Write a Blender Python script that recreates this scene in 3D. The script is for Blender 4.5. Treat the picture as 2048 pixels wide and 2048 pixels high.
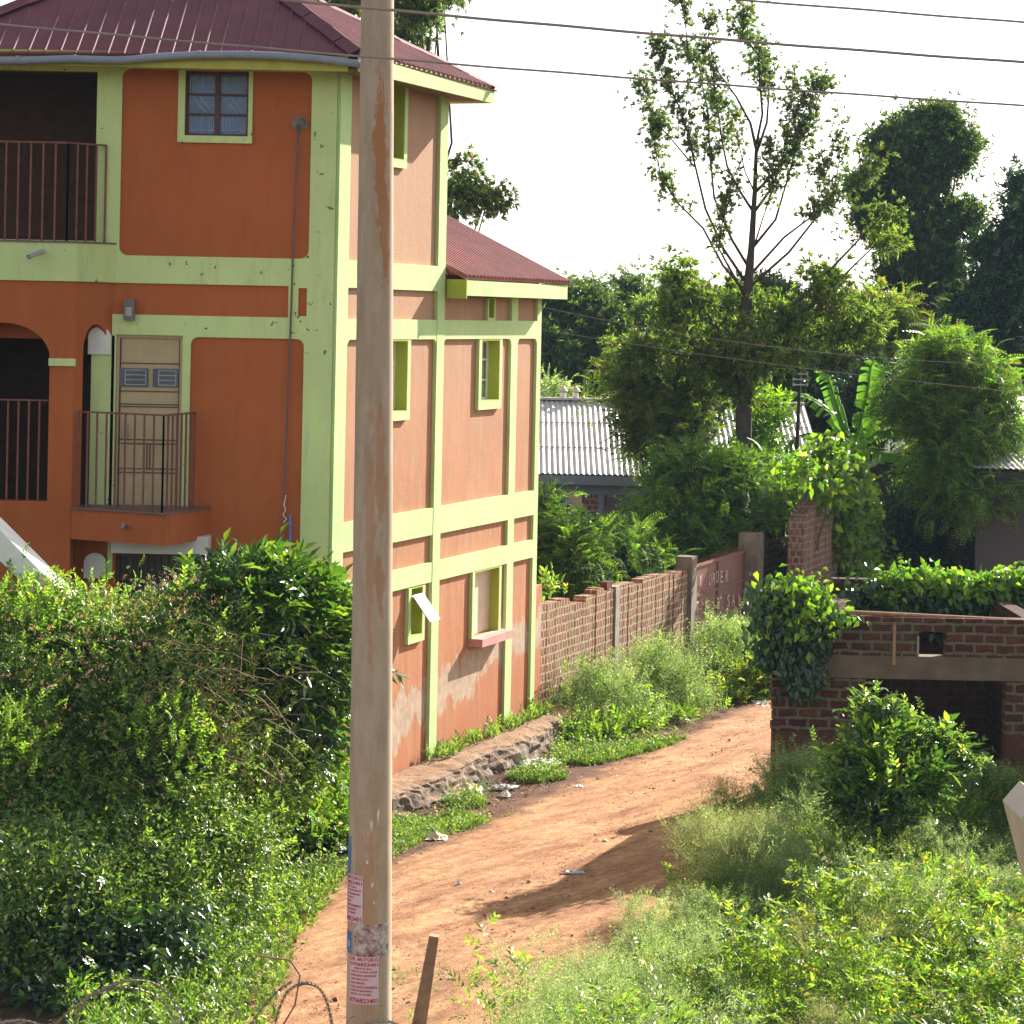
import bpy, math, random
import numpy as np
from mathutils import Vector, Matrix

random.seed(7)
RNG = np.random.default_rng(11)
SC = bpy.context.scene
for o in list(bpy.data.objects):
    bpy.data.objects.remove(o, do_unlink=True)

# ------------------------------------------------------------------ camera, sky, sun, exposure
FPX, PU, PV, HC, ROLL = 5200.0, 1024.0, 628.0, 6.1, 0.020
cam_data = bpy.data.cameras.new("camera")
cam = bpy.data.objects.new("camera", cam_data)
SC.collection.objects.link(cam)
cam_data.sensor_width = 36.0
cam_data.lens = FPX / 2048 * 36.0
cam_data.shift_y = -(1024 - PV) / 2048
cam_data.clip_start = 0.5
cam_data.clip_end = 6000
cam.location = (0, 0, HC)
cam.rotation_euler = (Matrix.Rotation(math.pi / 2, 3, 'X') @ Matrix.Rotation(ROLL, 3, 'Z')).to_euler()
SC.camera = cam

SUN_AZ = math.atan2(0.59, 0.807)
SUN_EL = math.radians(27.5)
world = bpy.data.worlds.new("World")
SC.world = world
world.use_nodes = True
wn = world.node_tree
wn.nodes.clear()
sky = wn.nodes.new("ShaderNodeTexSky")
sky.sky_type = 'NISHITA'
sky.sun_disc = False
sky.sun_elevation = SUN_EL
sky.sun_rotation = SUN_AZ
sky.air_density = 1.0
sky.dust_density = 1.5
sky.ozone_density = 1.0
bg = wn.nodes.new("ShaderNodeBackground")
bg.inputs[1].default_value = 0.088
wo = wn.nodes.new("ShaderNodeOutputWorld")
hs = wn.nodes.new("ShaderNodeHueSaturation")   # a white, hazy sky
hs.inputs['Saturation'].default_value = 0.35
wn.links.new(sky.outputs[0], hs.inputs['Color'])
wn.links.new(hs.outputs[0], bg.inputs[0])
wn.links.new(bg.outputs[0], wo.inputs[0])

sl = bpy.data.lights.new("sun", 'SUN')
sl.energy = 5.0
sl.angle = math.radians(0.5)
sl.color = (1.0, 0.93, 0.82)
sun = bpy.data.objects.new("sun", sl)
SC.collection.objects.link(sun)
sd = Vector((math.sin(SUN_AZ) * math.cos(SUN_EL), math.cos(SUN_AZ) * math.cos(SUN_EL), math.sin(SUN_EL)))
sun.rotation_euler = sd.to_track_quat('Z', 'Y').to_euler()
sun.location = sd * 60

SC.view_settings.view_transform = 'Standard'
SC.view_settings.look = 'None'
SC.view_settings.exposure = 1.35
SC.view_settings.gamma = 1.0
SC.view_settings.use_curve_mapping = False
SC.render.engine = 'CYCLES'
SC.cycles.use_denoising = True
SC.cycles.max_bounces = 6
SC.cycles.diffuse_bounces = 3
SC.cycles.glossy_bounces = 2
SC.cycles.transmission_bounces = 3
SC.cycles.volume_bounces = 0
SC.cycles.transparent_max_bounces = 4
SC.cycles.caustics_reflective = False
SC.cycles.caustics_refractive = False
SC.cycles.sample_clamp_indirect = 4.0

# ------------------------------------------------------------------ measuring helpers
CR, SR = math.cos(ROLL), math.sin(ROLL)


def P(u, v, Y):
    """point at distance Y seen at photograph position (u, v)"""
    du, dv = u - PU, v - PV
    return Vector(((du * CR + dv * SR) / FPX * Y, Y, HC - (dv * CR - du * SR) / FPX * Y))


def G(u, v, z=0.0):
    """point on the ground seen at (u, v)"""
    du, dv = u - PU, v - PV
    b = dv * CR - du * SR
    Y = (HC - z) * FPX / b
    return Vector(((du * CR + dv * SR) / FPX * Y, Y, z))


Y0 = 30.6                                   # plane of the house front
CX = -2.104                                 # its right corner
WD = Vector((0.3396, 0.9406, 0))            # direction of the side wall, away from the camera
WN = Vector((0.9406, -0.3396, 0))           # its outward normal


def SZ(u, v, off=0.0):
    """(distance along the side wall, height) of the wall point seen at (u, v)"""
    du, dv = u - PU, v - PV
    a, b = (du * CR + dv * SR) / FPX, (dv * CR - du * SR) / FPX
    ox, oy = CX + WN.x * off, Y0 + WN.y * off
    s = (a * oy - ox) / (WD.x - a * WD.y)
    return s, HC - b * (oy + WD.y * s)


def FX(u, v, d=0.0):
    p = P(u, v, Y0 + d)
    return p.x, p.z


FR = Matrix.Translation((0, Y0, 0))
SIDE = Matrix(((WD.x, -WN.x, 0, CX), (WD.y, -WN.y, 0, Y0), (0, 0, 1, 0), (0, 0, 0, 1)))


# ------------------------------------------------------------------ object helpers
def tag(o, label=None, cat=None, group=None, kind=None):
    if label: o['label'] = label
    if cat: o['category'] = cat
    if group: o['group'] = group
    if kind: o['kind'] = kind
    return o


def empty(name, loc=(0, 0, 0), label=None, cat=None, group=None):
    o = bpy.data.objects.new(name, None)
    o.empty_display_size = 0.2
    o.location = loc
    SC.collection.objects.link(o)
    return tag(o, label, cat, group)


def wloc(o):
    v = Vector((0, 0, 0))
    while o is not None:
        v += o.location
        o = o.parent
    return v


class MB:
    """collects polygons in a frame; build() links them as one mesh object"""

    def __init__(self, fr=None):
        self.fr = fr or Matrix.Identity(4)
        self.v, self.f, self.uv = [], [], []

    def poly(self, pts, uvs=None):
        pts = [Vector(p) for p in pts]
        i = len(self.v)
        self.v += [self.fr @ p for p in pts]
        self.f.append(list(range(i, i + len(pts))))
        if uvs is None:
            n = Vector((0, 0, 0))
            for k in range(len(pts)):
                a, b = pts[k], pts[(k + 1) % len(pts)]
                n += a.cross(b)
            ax = max(range(3), key=lambda q: abs(n[q]))
            if ax == 2: uvs = [(p.x, p.y) for p in pts]
            elif ax == 1: uvs = [(p.x, p.z) for p in pts]
            else: uvs = [(p.y + 0.31, p.z) for p in pts]
        self.uv += uvs
        return self

    def box(self, x0, x1, y0, y1, z0, z1):
        a = [(x0, y0, z0), (x1, y0, z0), (x1, y1, z0), (x0, y1, z0), (x0, y0, z1), (x1, y0, z1), (x1, y1, z1), (x0, y1, z1)]
        for q in ((0, 3, 2, 1), (4, 5, 6, 7), (0, 1, 5, 4), (1, 2, 6, 5), (2, 3, 7, 6), (3, 0, 4, 7)):
            self.poly([a[i] for i in q])
        return self

    def prism(self, pts, y0, y1):
        """outline in x,z extruded over y0..y1 (outline counter-clockwise seen from -y)"""
        n = len(pts)
        self.poly([(p[0], y0, p[1]) for p in pts])
        self.poly([(p[0], y1, p[1]) for p in reversed(pts)])
        for k in range(n):
            a, b = pts[k], pts[(k + 1) % n]
            self.poly([(a[0], y0, a[1]), (a[0], y1, a[1]), (b[0], y1, b[1]), (b[0], y0, b[1])])
        return self

    def slab(self, pts, z0, z1):
        """outline in x,y extruded over z0..z1"""
        n = len(pts)
        self.poly([(p[0], p[1], z1) for p in pts])
        self.poly([(p[0], p[1], z0) for p in reversed(pts)])
        for k in range(n):
            a, b = pts[k], pts[(k + 1) % n]
            self.poly([(a[0], a[1], z0), (b[0], b[1], z0), (b[0], b[1], z1), (a[0], a[1], z1)])
        return self

    def panel(self, x0, x1, z0, z1, y0, y1, holes):
        """wall slab with rectangular holes (hx0,hx1,hz0,hz1): faces and reveals only"""
        xs = sorted({x0, x1} | {min(max(h[i], x0), x1) for h in holes for i in (0, 1)})
        zs = sorted({z0, z1} | {min(max(h[i], z0), z1) for h in holes for i in (2, 3)})

        def solid(i, j):
            if i < 0 or j < 0 or i >= len(xs) - 1 or j >= len(zs) - 1: return False
            cx, cz = (xs[i] + xs[i + 1]) / 2, (zs[j] + zs[j + 1]) / 2
            return not any(h[0] < cx < h[1] and h[2] < cz < h[3] for h in holes)
        for i in range(len(xs) - 1):
            for j in range(len(zs) - 1):
                if not solid(i, j): continue
                a, b, c, d = xs[i], xs[i + 1], zs[j], zs[j + 1]
                self.poly([(a, y0, c), (b, y0, c), (b, y0, d), (a, y0, d)])
                self.poly([(a, y1, c), (a, y1, d), (b, y1, d), (b, y1, c)])
                if not solid(i - 1, j): self.poly([(a, y0, c), (a, y0, d), (a, y1, d), (a, y1, c)])
                if not solid(i + 1, j): self.poly([(b, y0, c), (b, y1, c), (b, y1, d), (b, y0, d)])
                if not solid(i, j - 1): self.poly([(a, y0, c), (a, y1, c), (b, y1, c), (b, y0, c)])
                if not solid(i, j + 1): self.poly([(a, y0, d), (b, y0, d), (b, y1, d), (a, y1, d)])
        return self

    def fillets(self, h, r, y0, y1, corners="abcd"):
        x0, x1, z0, z1 = h
        for (cx, cz, sx, sz, k) in ((x0, z0, 1, 1, 'a'), (x1, z0, -1, 1, 'b'), (x1, z1, -1, -1, 'c'), (x0, z1, 1, -1, 'd')):
            if k not in corners: continue
            arc = [(cx + sx * r * (1 - math.sin(t * math.pi / 10)), cz + sz * r * (1 - math.cos(t * math.pi / 10))) for t in range(6)]
            pts = [(cx, cz)] + arc
            if sx * sz > 0: pts.reverse()
            self.prism(pts, y0, y1)
        return self

    def tube(self, pts, r, n=8, closed=False, caps=True):
        pts = [Vector(p) for p in pts]
        rs = r if isinstance(r, (list, tuple)) else [r] * len(pts)
        rings = []
        N = len(pts)
        up = Vector((0, 0, 1))
        prev = None
        for i, p in enumerate(pts):
            a = pts[i - 1] if (i > 0 or closed) else p
            b = pts[(i + 1) % N] if (i < N - 1 or closed) else p
            t = (b - a)
            if t.length < 1e-9: t = Vector((0, 0, 1))
            t.normalize()
            if prev is None:
                s = t.cross(up)
                if s.length < 1e-3: s = t.cross(Vector((1, 0, 0)))
            else:
                s = prev - t * prev.dot(t)
                if s.length < 1e-4: s = t.cross(up)
            s.normalize()
            prev = s
            q = t.cross(s)
            rings.append([p + (s * math.cos(2 * math.pi * k / n) + q * math.sin(2 * math.pi * k / n)) * rs[i] for k in range(n)])
        i0 = len(self.v)
        for ring in rings:
            self.v += [self.fr @ x for x in ring]
        L = 0.0
        for i in range(N if closed else N - 1):
            j = (i + 1) % N
            seg = (pts[j] - pts[i]).length
            for k in range(n):
                m = (k + 1) % n
                self.f.append([i0 + i * n + k, i0 + i * n + m, i0 + j * n + m, i0 + j * n + k])
                self.uv += [(k / n, L), ((k + 1) / n, L), ((k + 1) / n, L + seg), (k / n, L + seg)]
            L += seg
        if caps and not closed:
            self.f.append([i0 + k for k in reversed(range(n))]); self.uv += [(0, 0)] * n
            self.f.append([i0 + (N - 1) * n + k for k in range(n)]); self.uv += [(0, 0)] * n
        return self

    def build(self, name, mat, parent=None, label=None, smooth=False, bevel=0.0):
        off = wloc(parent) if parent else Vector((0, 0, 0))
        me = bpy.data.meshes.new(name)
        me.from_pydata([tuple(p - off) for p in self.v], [], self.f)
        ul = me.uv_layers.new(name="uv")
        flat = [c for uv in self.uv for c in uv]
        ul.data.foreach_set("uv", flat)
        me.materials.append(mat)
        if smooth:
            me.polygons.foreach_set("use_smooth", [True] * len(me.polygons))
        me.update()
        o = bpy.data.objects.new(name, me)
        SC.collection.objects.link(o)
        if parent: o.parent = parent
        if bevel:
            m = o.modifiers.new("bevel", 'BEVEL'); m.width = bevel; m.segments = 2; m.limit_method = 'ANGLE'
        if label: o['label'] = label
        return o


# ------------------------------------------------------------------ materials
def NM(name):
    m = bpy.data.materials.new(name)
    m.use_nodes = True
    nt = m.node_tree
    nt.nodes.clear()
    out = nt.nodes.new("ShaderNodeOutputMaterial")
    return m, nt, out


def N(nt, t, **kw):
    n = nt.nodes.new("ShaderNode" + t)
    for k, v in kw.items():
        if k.startswith("i_"):
            n.inputs[k[2:].replace("_", " ")].default_value = v
        else:
            setattr(n, k, v)
    return n


def link(nt, a, b): nt.links.new(a, b)


def ramp(nt, src, stops, interp='LINEAR'):
    r = nt.nodes.new("ShaderNodeValToRGB")
    r.color_ramp.interpolation = interp
    el = r.color_ramp.elements
    while len(el) < len(stops): el.new(0.5)
    for e, (p, c) in zip(el, stops):
        e.position = p
        e.color = (c[0], c[1], c[2], 1) if isinstance(c, (tuple, list)) else (c, c, c, 1)
    nt.links.new(src, r.inputs[0])
    return r.outputs[0]


def mixc(nt, fac, a, b, mode='MIX'):
    m = nt.nodes.new("ShaderNodeMix")
    m.data_type = 'RGBA'
    m.blend_type = mode
    for val, idx in ((fac, 0), (a, 6), (b, 7)):
        if hasattr(val, 'links') or hasattr(val, 'is_linked'):
            nt.links.new(val, m.inputs[idx])
        elif idx == 0:
            m.inputs[0].default_value = val
        else:
            m.inputs[idx].default_value = (*val[:3], 1)
    return m.outputs[2]


def noise(nt, vec, scale, detail=4, rough=0.55, stretch=None):
    if stretch:
        mp = nt.nodes.new("ShaderNodeMapping")
        mp.inputs['Scale'].default_value = stretch
        nt.links.new(vec, mp.inputs[0])
        vec = mp.outputs[0]
    n = nt.nodes.new("ShaderNodeTexNoise")
    n.inputs['Scale'].default_value = scale
    n.inputs['Detail'].default_value = detail
    n.inputs['Roughness'].default_value = rough
    nt.links.new(vec, n.inputs['Vector'])
    return n.outputs[0]


def math_(nt, op, a, b=0.0, clamp=False):
    m = nt.nodes.new("ShaderNodeMath")
    m.operation = op
    m.use_clamp = clamp
    for v, i in ((a, 0), (b, 1)):
        if hasattr(v, 'is_linked'): nt.links.new(v, m.inputs[i])
        else: m.inputs[i].default_value = v
    return m.outputs[0]


def pos(nt): return nt.nodes.new("ShaderNodeNewGeometry").outputs['Position']


def bump(nt, h, strength, dist):
    b = nt.nodes.new("ShaderNodeBump")
    b.inputs['Strength'].default_value = strength
    b.inputs['Distance'].default_value = dist
    nt.links.new(h, b.inputs['Height'])
    return b.outputs[0]


def principled(nt, out, col, rough=0.8, metal=0.0, spec=0.5, nrm=None):
    p = nt.nodes.new("ShaderNodeBsdfPrincipled")
    if hasattr(col, 'is_linked'): nt.links.new(col, p.inputs['Base Color'])
    else: p.inputs['Base Color'].default_value = (*col[:3], 1)
    if hasattr(rough, 'is_linked'): nt.links.new(rough, p.inputs['Roughness'])
    else: p.inputs['Roughness'].default_value = rough
    p.inputs['Metallic'].default_value = metal
    p.inputs['Specular IOR Level'].default_value = spec
    if nrm is not None: nt.links.new(nrm, p.inputs['Normal'])
    nt.links.new(p.outputs[0], out.inputs[0])
    return p


def simple(name, col, rough=0.7, metal=0.0, spec=0.4, var=0.25, sc=6.0, bs=0.15, bd=0.01):
    m, nt, out = NM(name)
    g = pos(nt)
    n = noise(nt, g, sc, 5, 0.6)
    lo = tuple(c * (1 - var) for c in col)
    hi = tuple(min(1, c * (1 + var * 0.6)) for c in col)
    c = ramp(nt, n, [(0.3, lo), (0.7, hi)])
    b = bump(nt, noise(nt, g, sc * 8, 3), bs, bd)
    principled(nt, out, c, rough, metal, spec, b)
    return m


def plaster(name, col, faded=None, chips=None, stain=False, streak=0.25, chip_thr=0.72):
    m, nt, out = NM(name)
    g = pos(nt)
    big = noise(nt, g, 0.7, 5, 0.6)
    c = ramp(nt, big, [(0.3, tuple(x * 0.86 for x in col)), (0.7, tuple(min(1, x * 1.1) for x in col))])
    st = noise(nt, g, 5.0, 5, 0.65, stretch=(1, 1, 0.12))
    stm = ramp(nt, st, [(0.45, 0.0), (0.72, 1.0)])
    if faded:
        c = mixc(nt, math_(nt, 'MULTIPLY', stm, streak * 1.6), c, faded)
    dk = noise(nt, g, 8.0, 6, 0.7, stretch=(1, 1, 0.2))
    dkm = math_(nt, 'MULTIPLY', ramp(nt, dk, [(0.52, 0.0), (0.78, 1.0)]), streak)
    c = mixc(nt, dkm, c, tuple(x * 0.45 for x in col))
    if stain:
        sxa = N(nt, 'SeparateXYZ'); link(nt, g, sxa.inputs[0])
        drip = None
        dn = ramp(nt, noise(nt, g, 11.0, 4, 0.6, stretch=(1, 1, 0.03)), [(0.46, 0.0), (0.66, 1.0)])
        for zt, ln in ((6.375, 0.35), (5.755, 0.9), (3.225, 0.3), (2.615, 0.9), (8.9, 1.1)):
            t = math_(nt, 'DIVIDE', math_(nt, 'SUBTRACT', zt, sxa.outputs[2]), ln)
            k = ramp(nt, t, [(0.0, 0.0), (0.02, 1.0), (1.0, 0.0)])
            drip = k if drip is None else math_(nt, 'MAXIMUM', drip, k)
        c = mixc(nt, math_(nt, 'MULTIPLY', math_(nt, 'MULTIPLY', drip, dn), 0.6), c, (0.22, 0.11, 0.07))
        grime = ramp(nt, noise(nt, g, 26.0, 5, 0.7, stretch=(1, 1, 0.45)), [(0.60, 0.0), (0.72, 0.55)])
        c = mixc(nt, grime, c, (0.24, 0.11, 0.08))
        sx0 = N(nt, 'SeparateXYZ'); link(nt, g, sx0.inputs[0])
        up = ramp(nt, math_(nt, 'DIVIDE', math_(nt, 'ADD', sx0.outputs[2], math_(nt, 'MULTIPLY', big, 2.0)), 10.0), [(0.3, 0.0), (0.8, 1.0)])
        c = mixc(nt, math_(nt, 'MULTIPLY', up, 0.6), c, (0.45, 0.29, 0.19))
    if chips:
        ch = noise(nt, g, 9.0, 4, 0.6)
        ch2 = noise(nt, g, 1.3, 2)
        mk = ramp(nt, math_(nt, 'ADD', ch, math_(nt, 'MULTIPLY', ch2, 0.35)), [(chip_thr + 0.14, 0.0), (chip_thr + 0.16, 1.0)])
        c = mixc(nt, mk, c, chips)
    if stain:
        sx = N(nt, 'SeparateXYZ')
        link(nt, g, sx.inputs[0])
        z = sx.outputs[2]
        edge = noise(nt, g, 2.2, 5, 0.65, stretch=(1, 1, 0.5))
        zz = math_(nt, 'ADD', z, math_(nt, 'MULTIPLY', math_(nt, 'SUBTRACT', edge, 0.5), 1.5))
        yy = math_(nt, 'MULTIPLY', math_(nt, 'SUBTRACT', sx.outputs[1], 33.0), 0.13)
        zz = math_(nt, 'SUBTRACT', zz, yy)
        band = math_(nt, 'MULTIPLY', ramp(nt, zz, [(0.0, 0.0), (0.72, 0.0), (0.78, 1.0), (1.0, 1.0)]),
                     ramp(nt, math_(nt, 'SUBTRACT', zz, 0.5), [(0.0, 1.0), (0.72, 1.0), (0.75, 0.0)]))
        gm = ramp(nt, noise(nt, g, 7, 4), [(0.3, (0.36, 0.27, 0.19)), (0.7, (0.52, 0.42, 0.32))])
        low = ramp(nt, zz, [(0.25, 1.0), (0.9, 0.0)])
        c = mixc(nt, math_(nt, 'MULTIPLY', low, 0.6), c, (0.42, 0.13, 0.05))
        c = mixc(nt, math_(nt, 'MULTIPLY', band, 0.85), c, gm)
    h = math_(nt, 'ADD', noise(nt, g, 38, 4), math_(nt, 'MULTIPLY', noise(nt, g, 4, 3), 1.2))
    principled(nt, out, c, 0.85, 0, 0.3, bump(nt, h, 0.35, 0.012))
    return m


def brick(name, c1, c2, mortar, w=0.245, h=0.118, ms=0.026, sq=0.5, moss=0.0, bumpd=0.02, rough_edges=0.02):
    m, nt, out = NM(name)
    uv = N(nt, 'UVMap').outputs[0]
    g = pos(nt)
    # bend the grid a little so the courses are not ruled
    nz = N(nt, 'TexNoise', i_Scale=3.0, i_Detail=4.0)
    link(nt, g, nz.inputs['Vector'])
    vm = N(nt, 'VectorMath', operation='MULTIPLY_ADD')
    link(nt, nz.outputs['Color'], vm.inputs[0])
    vm.inputs[1].default_value = (rough_edges * 2, rough_edges * 1.6, 0)
    link(nt, uv, vm.inputs[2])
    nz2 = N(nt, 'TexNoise', i_Scale=22.0, i_Detail=3.0)
    link(nt, g, nz2.inputs['Vector'])
    vm2 = N(nt, 'VectorMath', operation='MULTIPLY_ADD')
    link(nt, nz2.outputs['Color'], vm2.inputs[0])
    vm2.inputs[1].default_value = (rough_edges * 0.9, rough_edges * 0.9, 0)
    link(nt, vm.outputs[0], vm2.inputs[2])
    b = N(nt, 'TexBrick', offset=sq, i_Scale=1.0)
    b.inputs['Brick Width'].default_value = w
    b.inputs['Row Height'].default_value = h
    b.inputs['Mortar Size'].default_value = ms * 0.5
    b.inputs['Mortar Smooth'].default_value = 0.35
    b.inputs['Bias'].default_value = 0.0
    b.inputs['Color1'].default_value = (*c1, 1)
    b.inputs['Color2'].default_value = (*c2, 1)
    b.inputs['Mortar'].default_value = (*mortar, 1)
    link(nt, vm2.outputs[0], b.inputs['Vector'])
    c = b.outputs['Color']
    v = ramp(nt, noise(nt, g, 9, 6, 0.7), [(0.3, 0.62), (0.7, 1.2)])
    c = mixc(nt, 1.0, c, v, 'MULTIPLY')
    gr = ramp(nt, noise(nt, g, 2.0, 6, 0.7), [(0.5, 0.0), (0.68, 1.0)])
    c = mixc(nt, math_(nt, 'MULTIPLY', gr, 0.45), c, tuple(x * 0.85 for x in mortar))
    if moss:
        mm = ramp(nt, noise(nt, g, 3.5, 6, 0.7), [(0.56, 0.0), (0.72, 1.0)])
        c = mixc(nt, math_(nt, 'MULTIPLY', mm, moss), c, (0.05, 0.05, 0.035))
    hh = math_(nt, 'ADD', math_(nt, 'MULTIPLY', math_(nt, 'SUBTRACT', 1.0, b.outputs['Fac']), 1.0), math_(nt, 'MULTIPLY', noise(nt, g, 30, 4, 0.7), 0.7))
    principled(nt, out, c, 0.92, 0, 0.2, bump(nt, hh, 0.9, bumpd))
    return m


def leaf_mat(name, cols, trans=0.4, rough=0.42, spec=0.5, tcol=None, clump=0.5, gain=1.5):
    """cols: list of (pos, colour) over a random value per leaf"""
    m, nt, out = NM(name)
    geo = nt.nodes.new("ShaderNodeNewGeometry")
    r = geo.outputs['Random Per Island']
    cols = [(q, tuple(min(0.8, x * gain) for x in k)) for q, k in cols]
    c = ramp(nt, r, cols)
    cl = ramp(nt, noise(nt, geo.outputs['Position'], 1.6, 3), [(0.32, 1.0 - clump * 0.6), (0.68, 1.0 + clump * 0.35)])
    c = mixc(nt, 1.0, c, cl, 'MULTIPLY')
    p = nt.nodes.new("ShaderNodeBsdfPrincipled")
    link(nt, c, p.inputs['Base Color'])
    p.inputs['Roughness'].default_value = rough
    p.inputs['Specular IOR Level'].default_value = spec
    t = nt.nodes.new("ShaderNodeBsdfTranslucent")
    tc = mixc(nt, 1.0, c, tcol or (1.45, 1.65, 0.6), 'MULTIPLY')
    link(nt, tc, t.inputs[0])
    ms = nt.nodes.new("ShaderNodeMixShader")
    ms.inputs[0].default_value = trans
    link(nt, p.outputs[0], ms.inputs[1])
    link(nt, t.outputs[0], ms.inputs[2])
    link(nt, ms.outputs[0], out.inputs[0])
    return m


M = {}
M['orange'] = plaster('orange_plaster', (0.46, 0.118, 0.032), (0.46, 0.15, 0.055), None, False, 0.30)
M['orange_side'] = plaster('faded_orange_plaster', (0.45, 0.175, 0.07), (0.46, 0.27, 0.16), None, True, 0.45)
M['green'] = plaster('green_plaster', (0.64, 0.76, 0.32), (0.58, 0.66, 0.36), (0.16, 0.20, 0.12), False, 0.36, 0.71)
M['green_side'] = plaster('pale_green_plaster', (0.52, 0.69, 0.29), (0.58, 0.70, 0.40), None, False, 0.25)
M['olive'] = plaster('yellow_green_reveal', (0.42, 0.47, 0.07), None, None, False, 0.15)
M['yellow'] = simple('bounce_tinted_lime_paint', (0.50, 0.47, 0.09), 0.75, var=0.15)  # yellow bounce light under the eaves, put into the paint colour
M['cream'] = simple('cream_paint', (0.52, 0.40, 0.22), 0.55, var=0.1)
M['cream_light'] = simple('pale_cream_paint', (0.72, 0.56, 0.42), 0.6, var=0.1)
M['white'] = simple('white_paint', (0.78, 0.77, 0.74), 0.6, var=0.1)
M['soffit'] = simple('brown_soffit', (0.20, 0.13, 0.08), 0.8)
M['iron'] = simple('red_oxide_iron', (0.22, 0.075, 0.045), 0.6, var=0.3)
M['frame_brown'] = simple('brown_window_steel', (0.10, 0.035, 0.03), 0.5)
M['grille'] = simple('pale_grille', (0.55, 0.58, 0.60), 0.5)
M['dark'] = simple('dark_room', (0.03, 0.022, 0.02), 0.9)
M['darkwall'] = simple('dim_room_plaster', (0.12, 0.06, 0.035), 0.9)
M['gutter'] = simple('grey_plastic_gutter', (0.26, 0.28, 0.34), 0.45, var=0.12)
M['pipe_brown'] = simple('brown_pipe', (0.17, 0.11, 0.11), 0.5)
M['pipe_blue'] = simple('blue_pipe', (0.12, 0.25, 0.55), 0.5)
M['pvc'] = simple('grey_plastic', (0.45, 0.43, 0.46), 0.5)
M['lampgrey'] = simple('grey_lamp_metal', (0.17, 0.16, 0.16), 0.5)
M['sill'] = simple('pink_sill', (0.55, 0.27, 0.24), 0.8)
M['concrete'] = simple('rough_concrete', (0.34, 0.29, 0.23), 0.9, var=0.35, sc=4, bs=0.5, bd=0.02)
M['lintel'] = simple('brown_lintel_concrete', (0.18, 0.125, 0.085), 0.9, var=0.3, sc=3, bs=0.5, bd=0.02)
M['dconcrete'] = simple('grey_weathered_concrete', (0.24, 0.20, 0.16), 0.9, var=0.35, sc=5, bs=0.5, bd=0.02)
M['wood'] = simple('old_timber', (0.40, 0.22, 0.115), 0.8, var=0.4, sc=12)
M['palewood'] = simple('pale_board', (0.62, 0.50, 0.38), 0.7, var=0.15)
M['rusty'] = simple('rusty_steel', (0.40, 0.20, 0.10), 0.75, var=0.35, sc=14)
M['cable'] = simple('cable', (0.34, 0.27, 0.24), 0.6, var=0.15)
M['bark'] = simple('grey_bark', (0.075, 0.062, 0.05), 0.95, var=0.4, sc=7, bs=0.8, bd=0.02)
M['barkdark'] = simple('dark_bark', (0.04, 0.033, 0.028), 0.95, var=0.3, sc=7)
M['stem'] = simple('green_stem', (0.10, 0.12, 0.04), 0.8)
M['dry'] = simple('dry_stem', (0.26, 0.19, 0.10), 0.9)
M['redsteel'] = simple('oxide_gate_sheet', (0.27, 0.125, 0.095), 0.5, var=0.2, sc=3)
M['paper'] = simple('pinkish_paper', (0.68, 0.52, 0.58), 0.8, var=0.06)
M['red_ink'] = simple('red_ink', (0.48, 0.03, 0.05), 0.7, var=0.05)
M['bluepaper'] = simple('blue_paper', (0.08, 0.22, 0.50), 0.7, var=0.3, sc=20)
M['chalk'] = simple('thin_white_paint', (0.72, 0.62, 0.56), 0.8, var=0.35, sc=25)
M['steelwire'] = simple('galvanised_wire', (0.34, 0.30, 0.27), 0.45, metal=0.5, var=0.3, sc=20)


def mat_glass(name, col, rough=0.12):
    m, nt, out = NM(name)
    c = ramp(nt, noise(nt, pos(nt), 2.5, 3), [(0.35, tuple(x * 0.6 for x in col)), (0.7, col)])
    principled(nt, out, c, rough, 0, 0.8)
    return m


M['glass_blue'] = mat_glass('sky_reflection_blue_glass', (0.07, 0.17, 0.42), 0.3)  # blue of the reflected sky painted into the panes
M['glass_grey'] = mat_glass('grey_glass', (0.10, 0.12, 0.15))
M['glass_white'] = mat_glass('white_curtained_glass', (0.50, 0.55, 0.48), 0.25)


def mat_roof(name, col, rough, seam=None):
    m, nt, out = NM(name)
    g = pos(nt)
    c = ramp(nt, noise(nt, g, 1.5, 5, 0.6), [(0.3, tuple(x * 0.75 for x in col)), (0.7, tuple(min(1, x * 1.15) for x in col))])
    if seam:
        d = ramp(nt, noise(nt, g, 4, 6, 0.7), [(0.52, 0.0), (0.75, 1.0)])
        c = mixc(nt, math_(nt, 'MULTIPLY', d, 0.5), c, seam)
    principled(nt, out, c, rough, 0, 0.5, bump(nt, noise(nt, g, 12, 3), 0.2, 0.01))
    return m


M['maroon'] = mat_roof('maroon_roof_sheet', (0.15, 0.035, 0.05), 0.75)
M['maroon2'] = mat_roof('maroon_sunlit_roof_sheet', (0.30, 0.10, 0.10), 0.35)  # pinker copy for the sunlit slopes, light put into the colour
M['zinc'] = mat_roof('pale_corrugated_iron', (0.56, 0.52, 0.48), 0.5, (0.40, 0.30, 0.22))
M['greywall'] = plaster('grey_house_plaster', (0.17, 0.16, 0.17), None, None, False, 0.2)
M['bluegrey'] = plaster('blue_grey_trim', (0.26, 0.29, 0.36), None, None, False, 0.15)
M['darkhouse'] = plaster('dark_grey_plaster', (0.085, 0.08, 0.08), None, None, False, 0.25)

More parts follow.
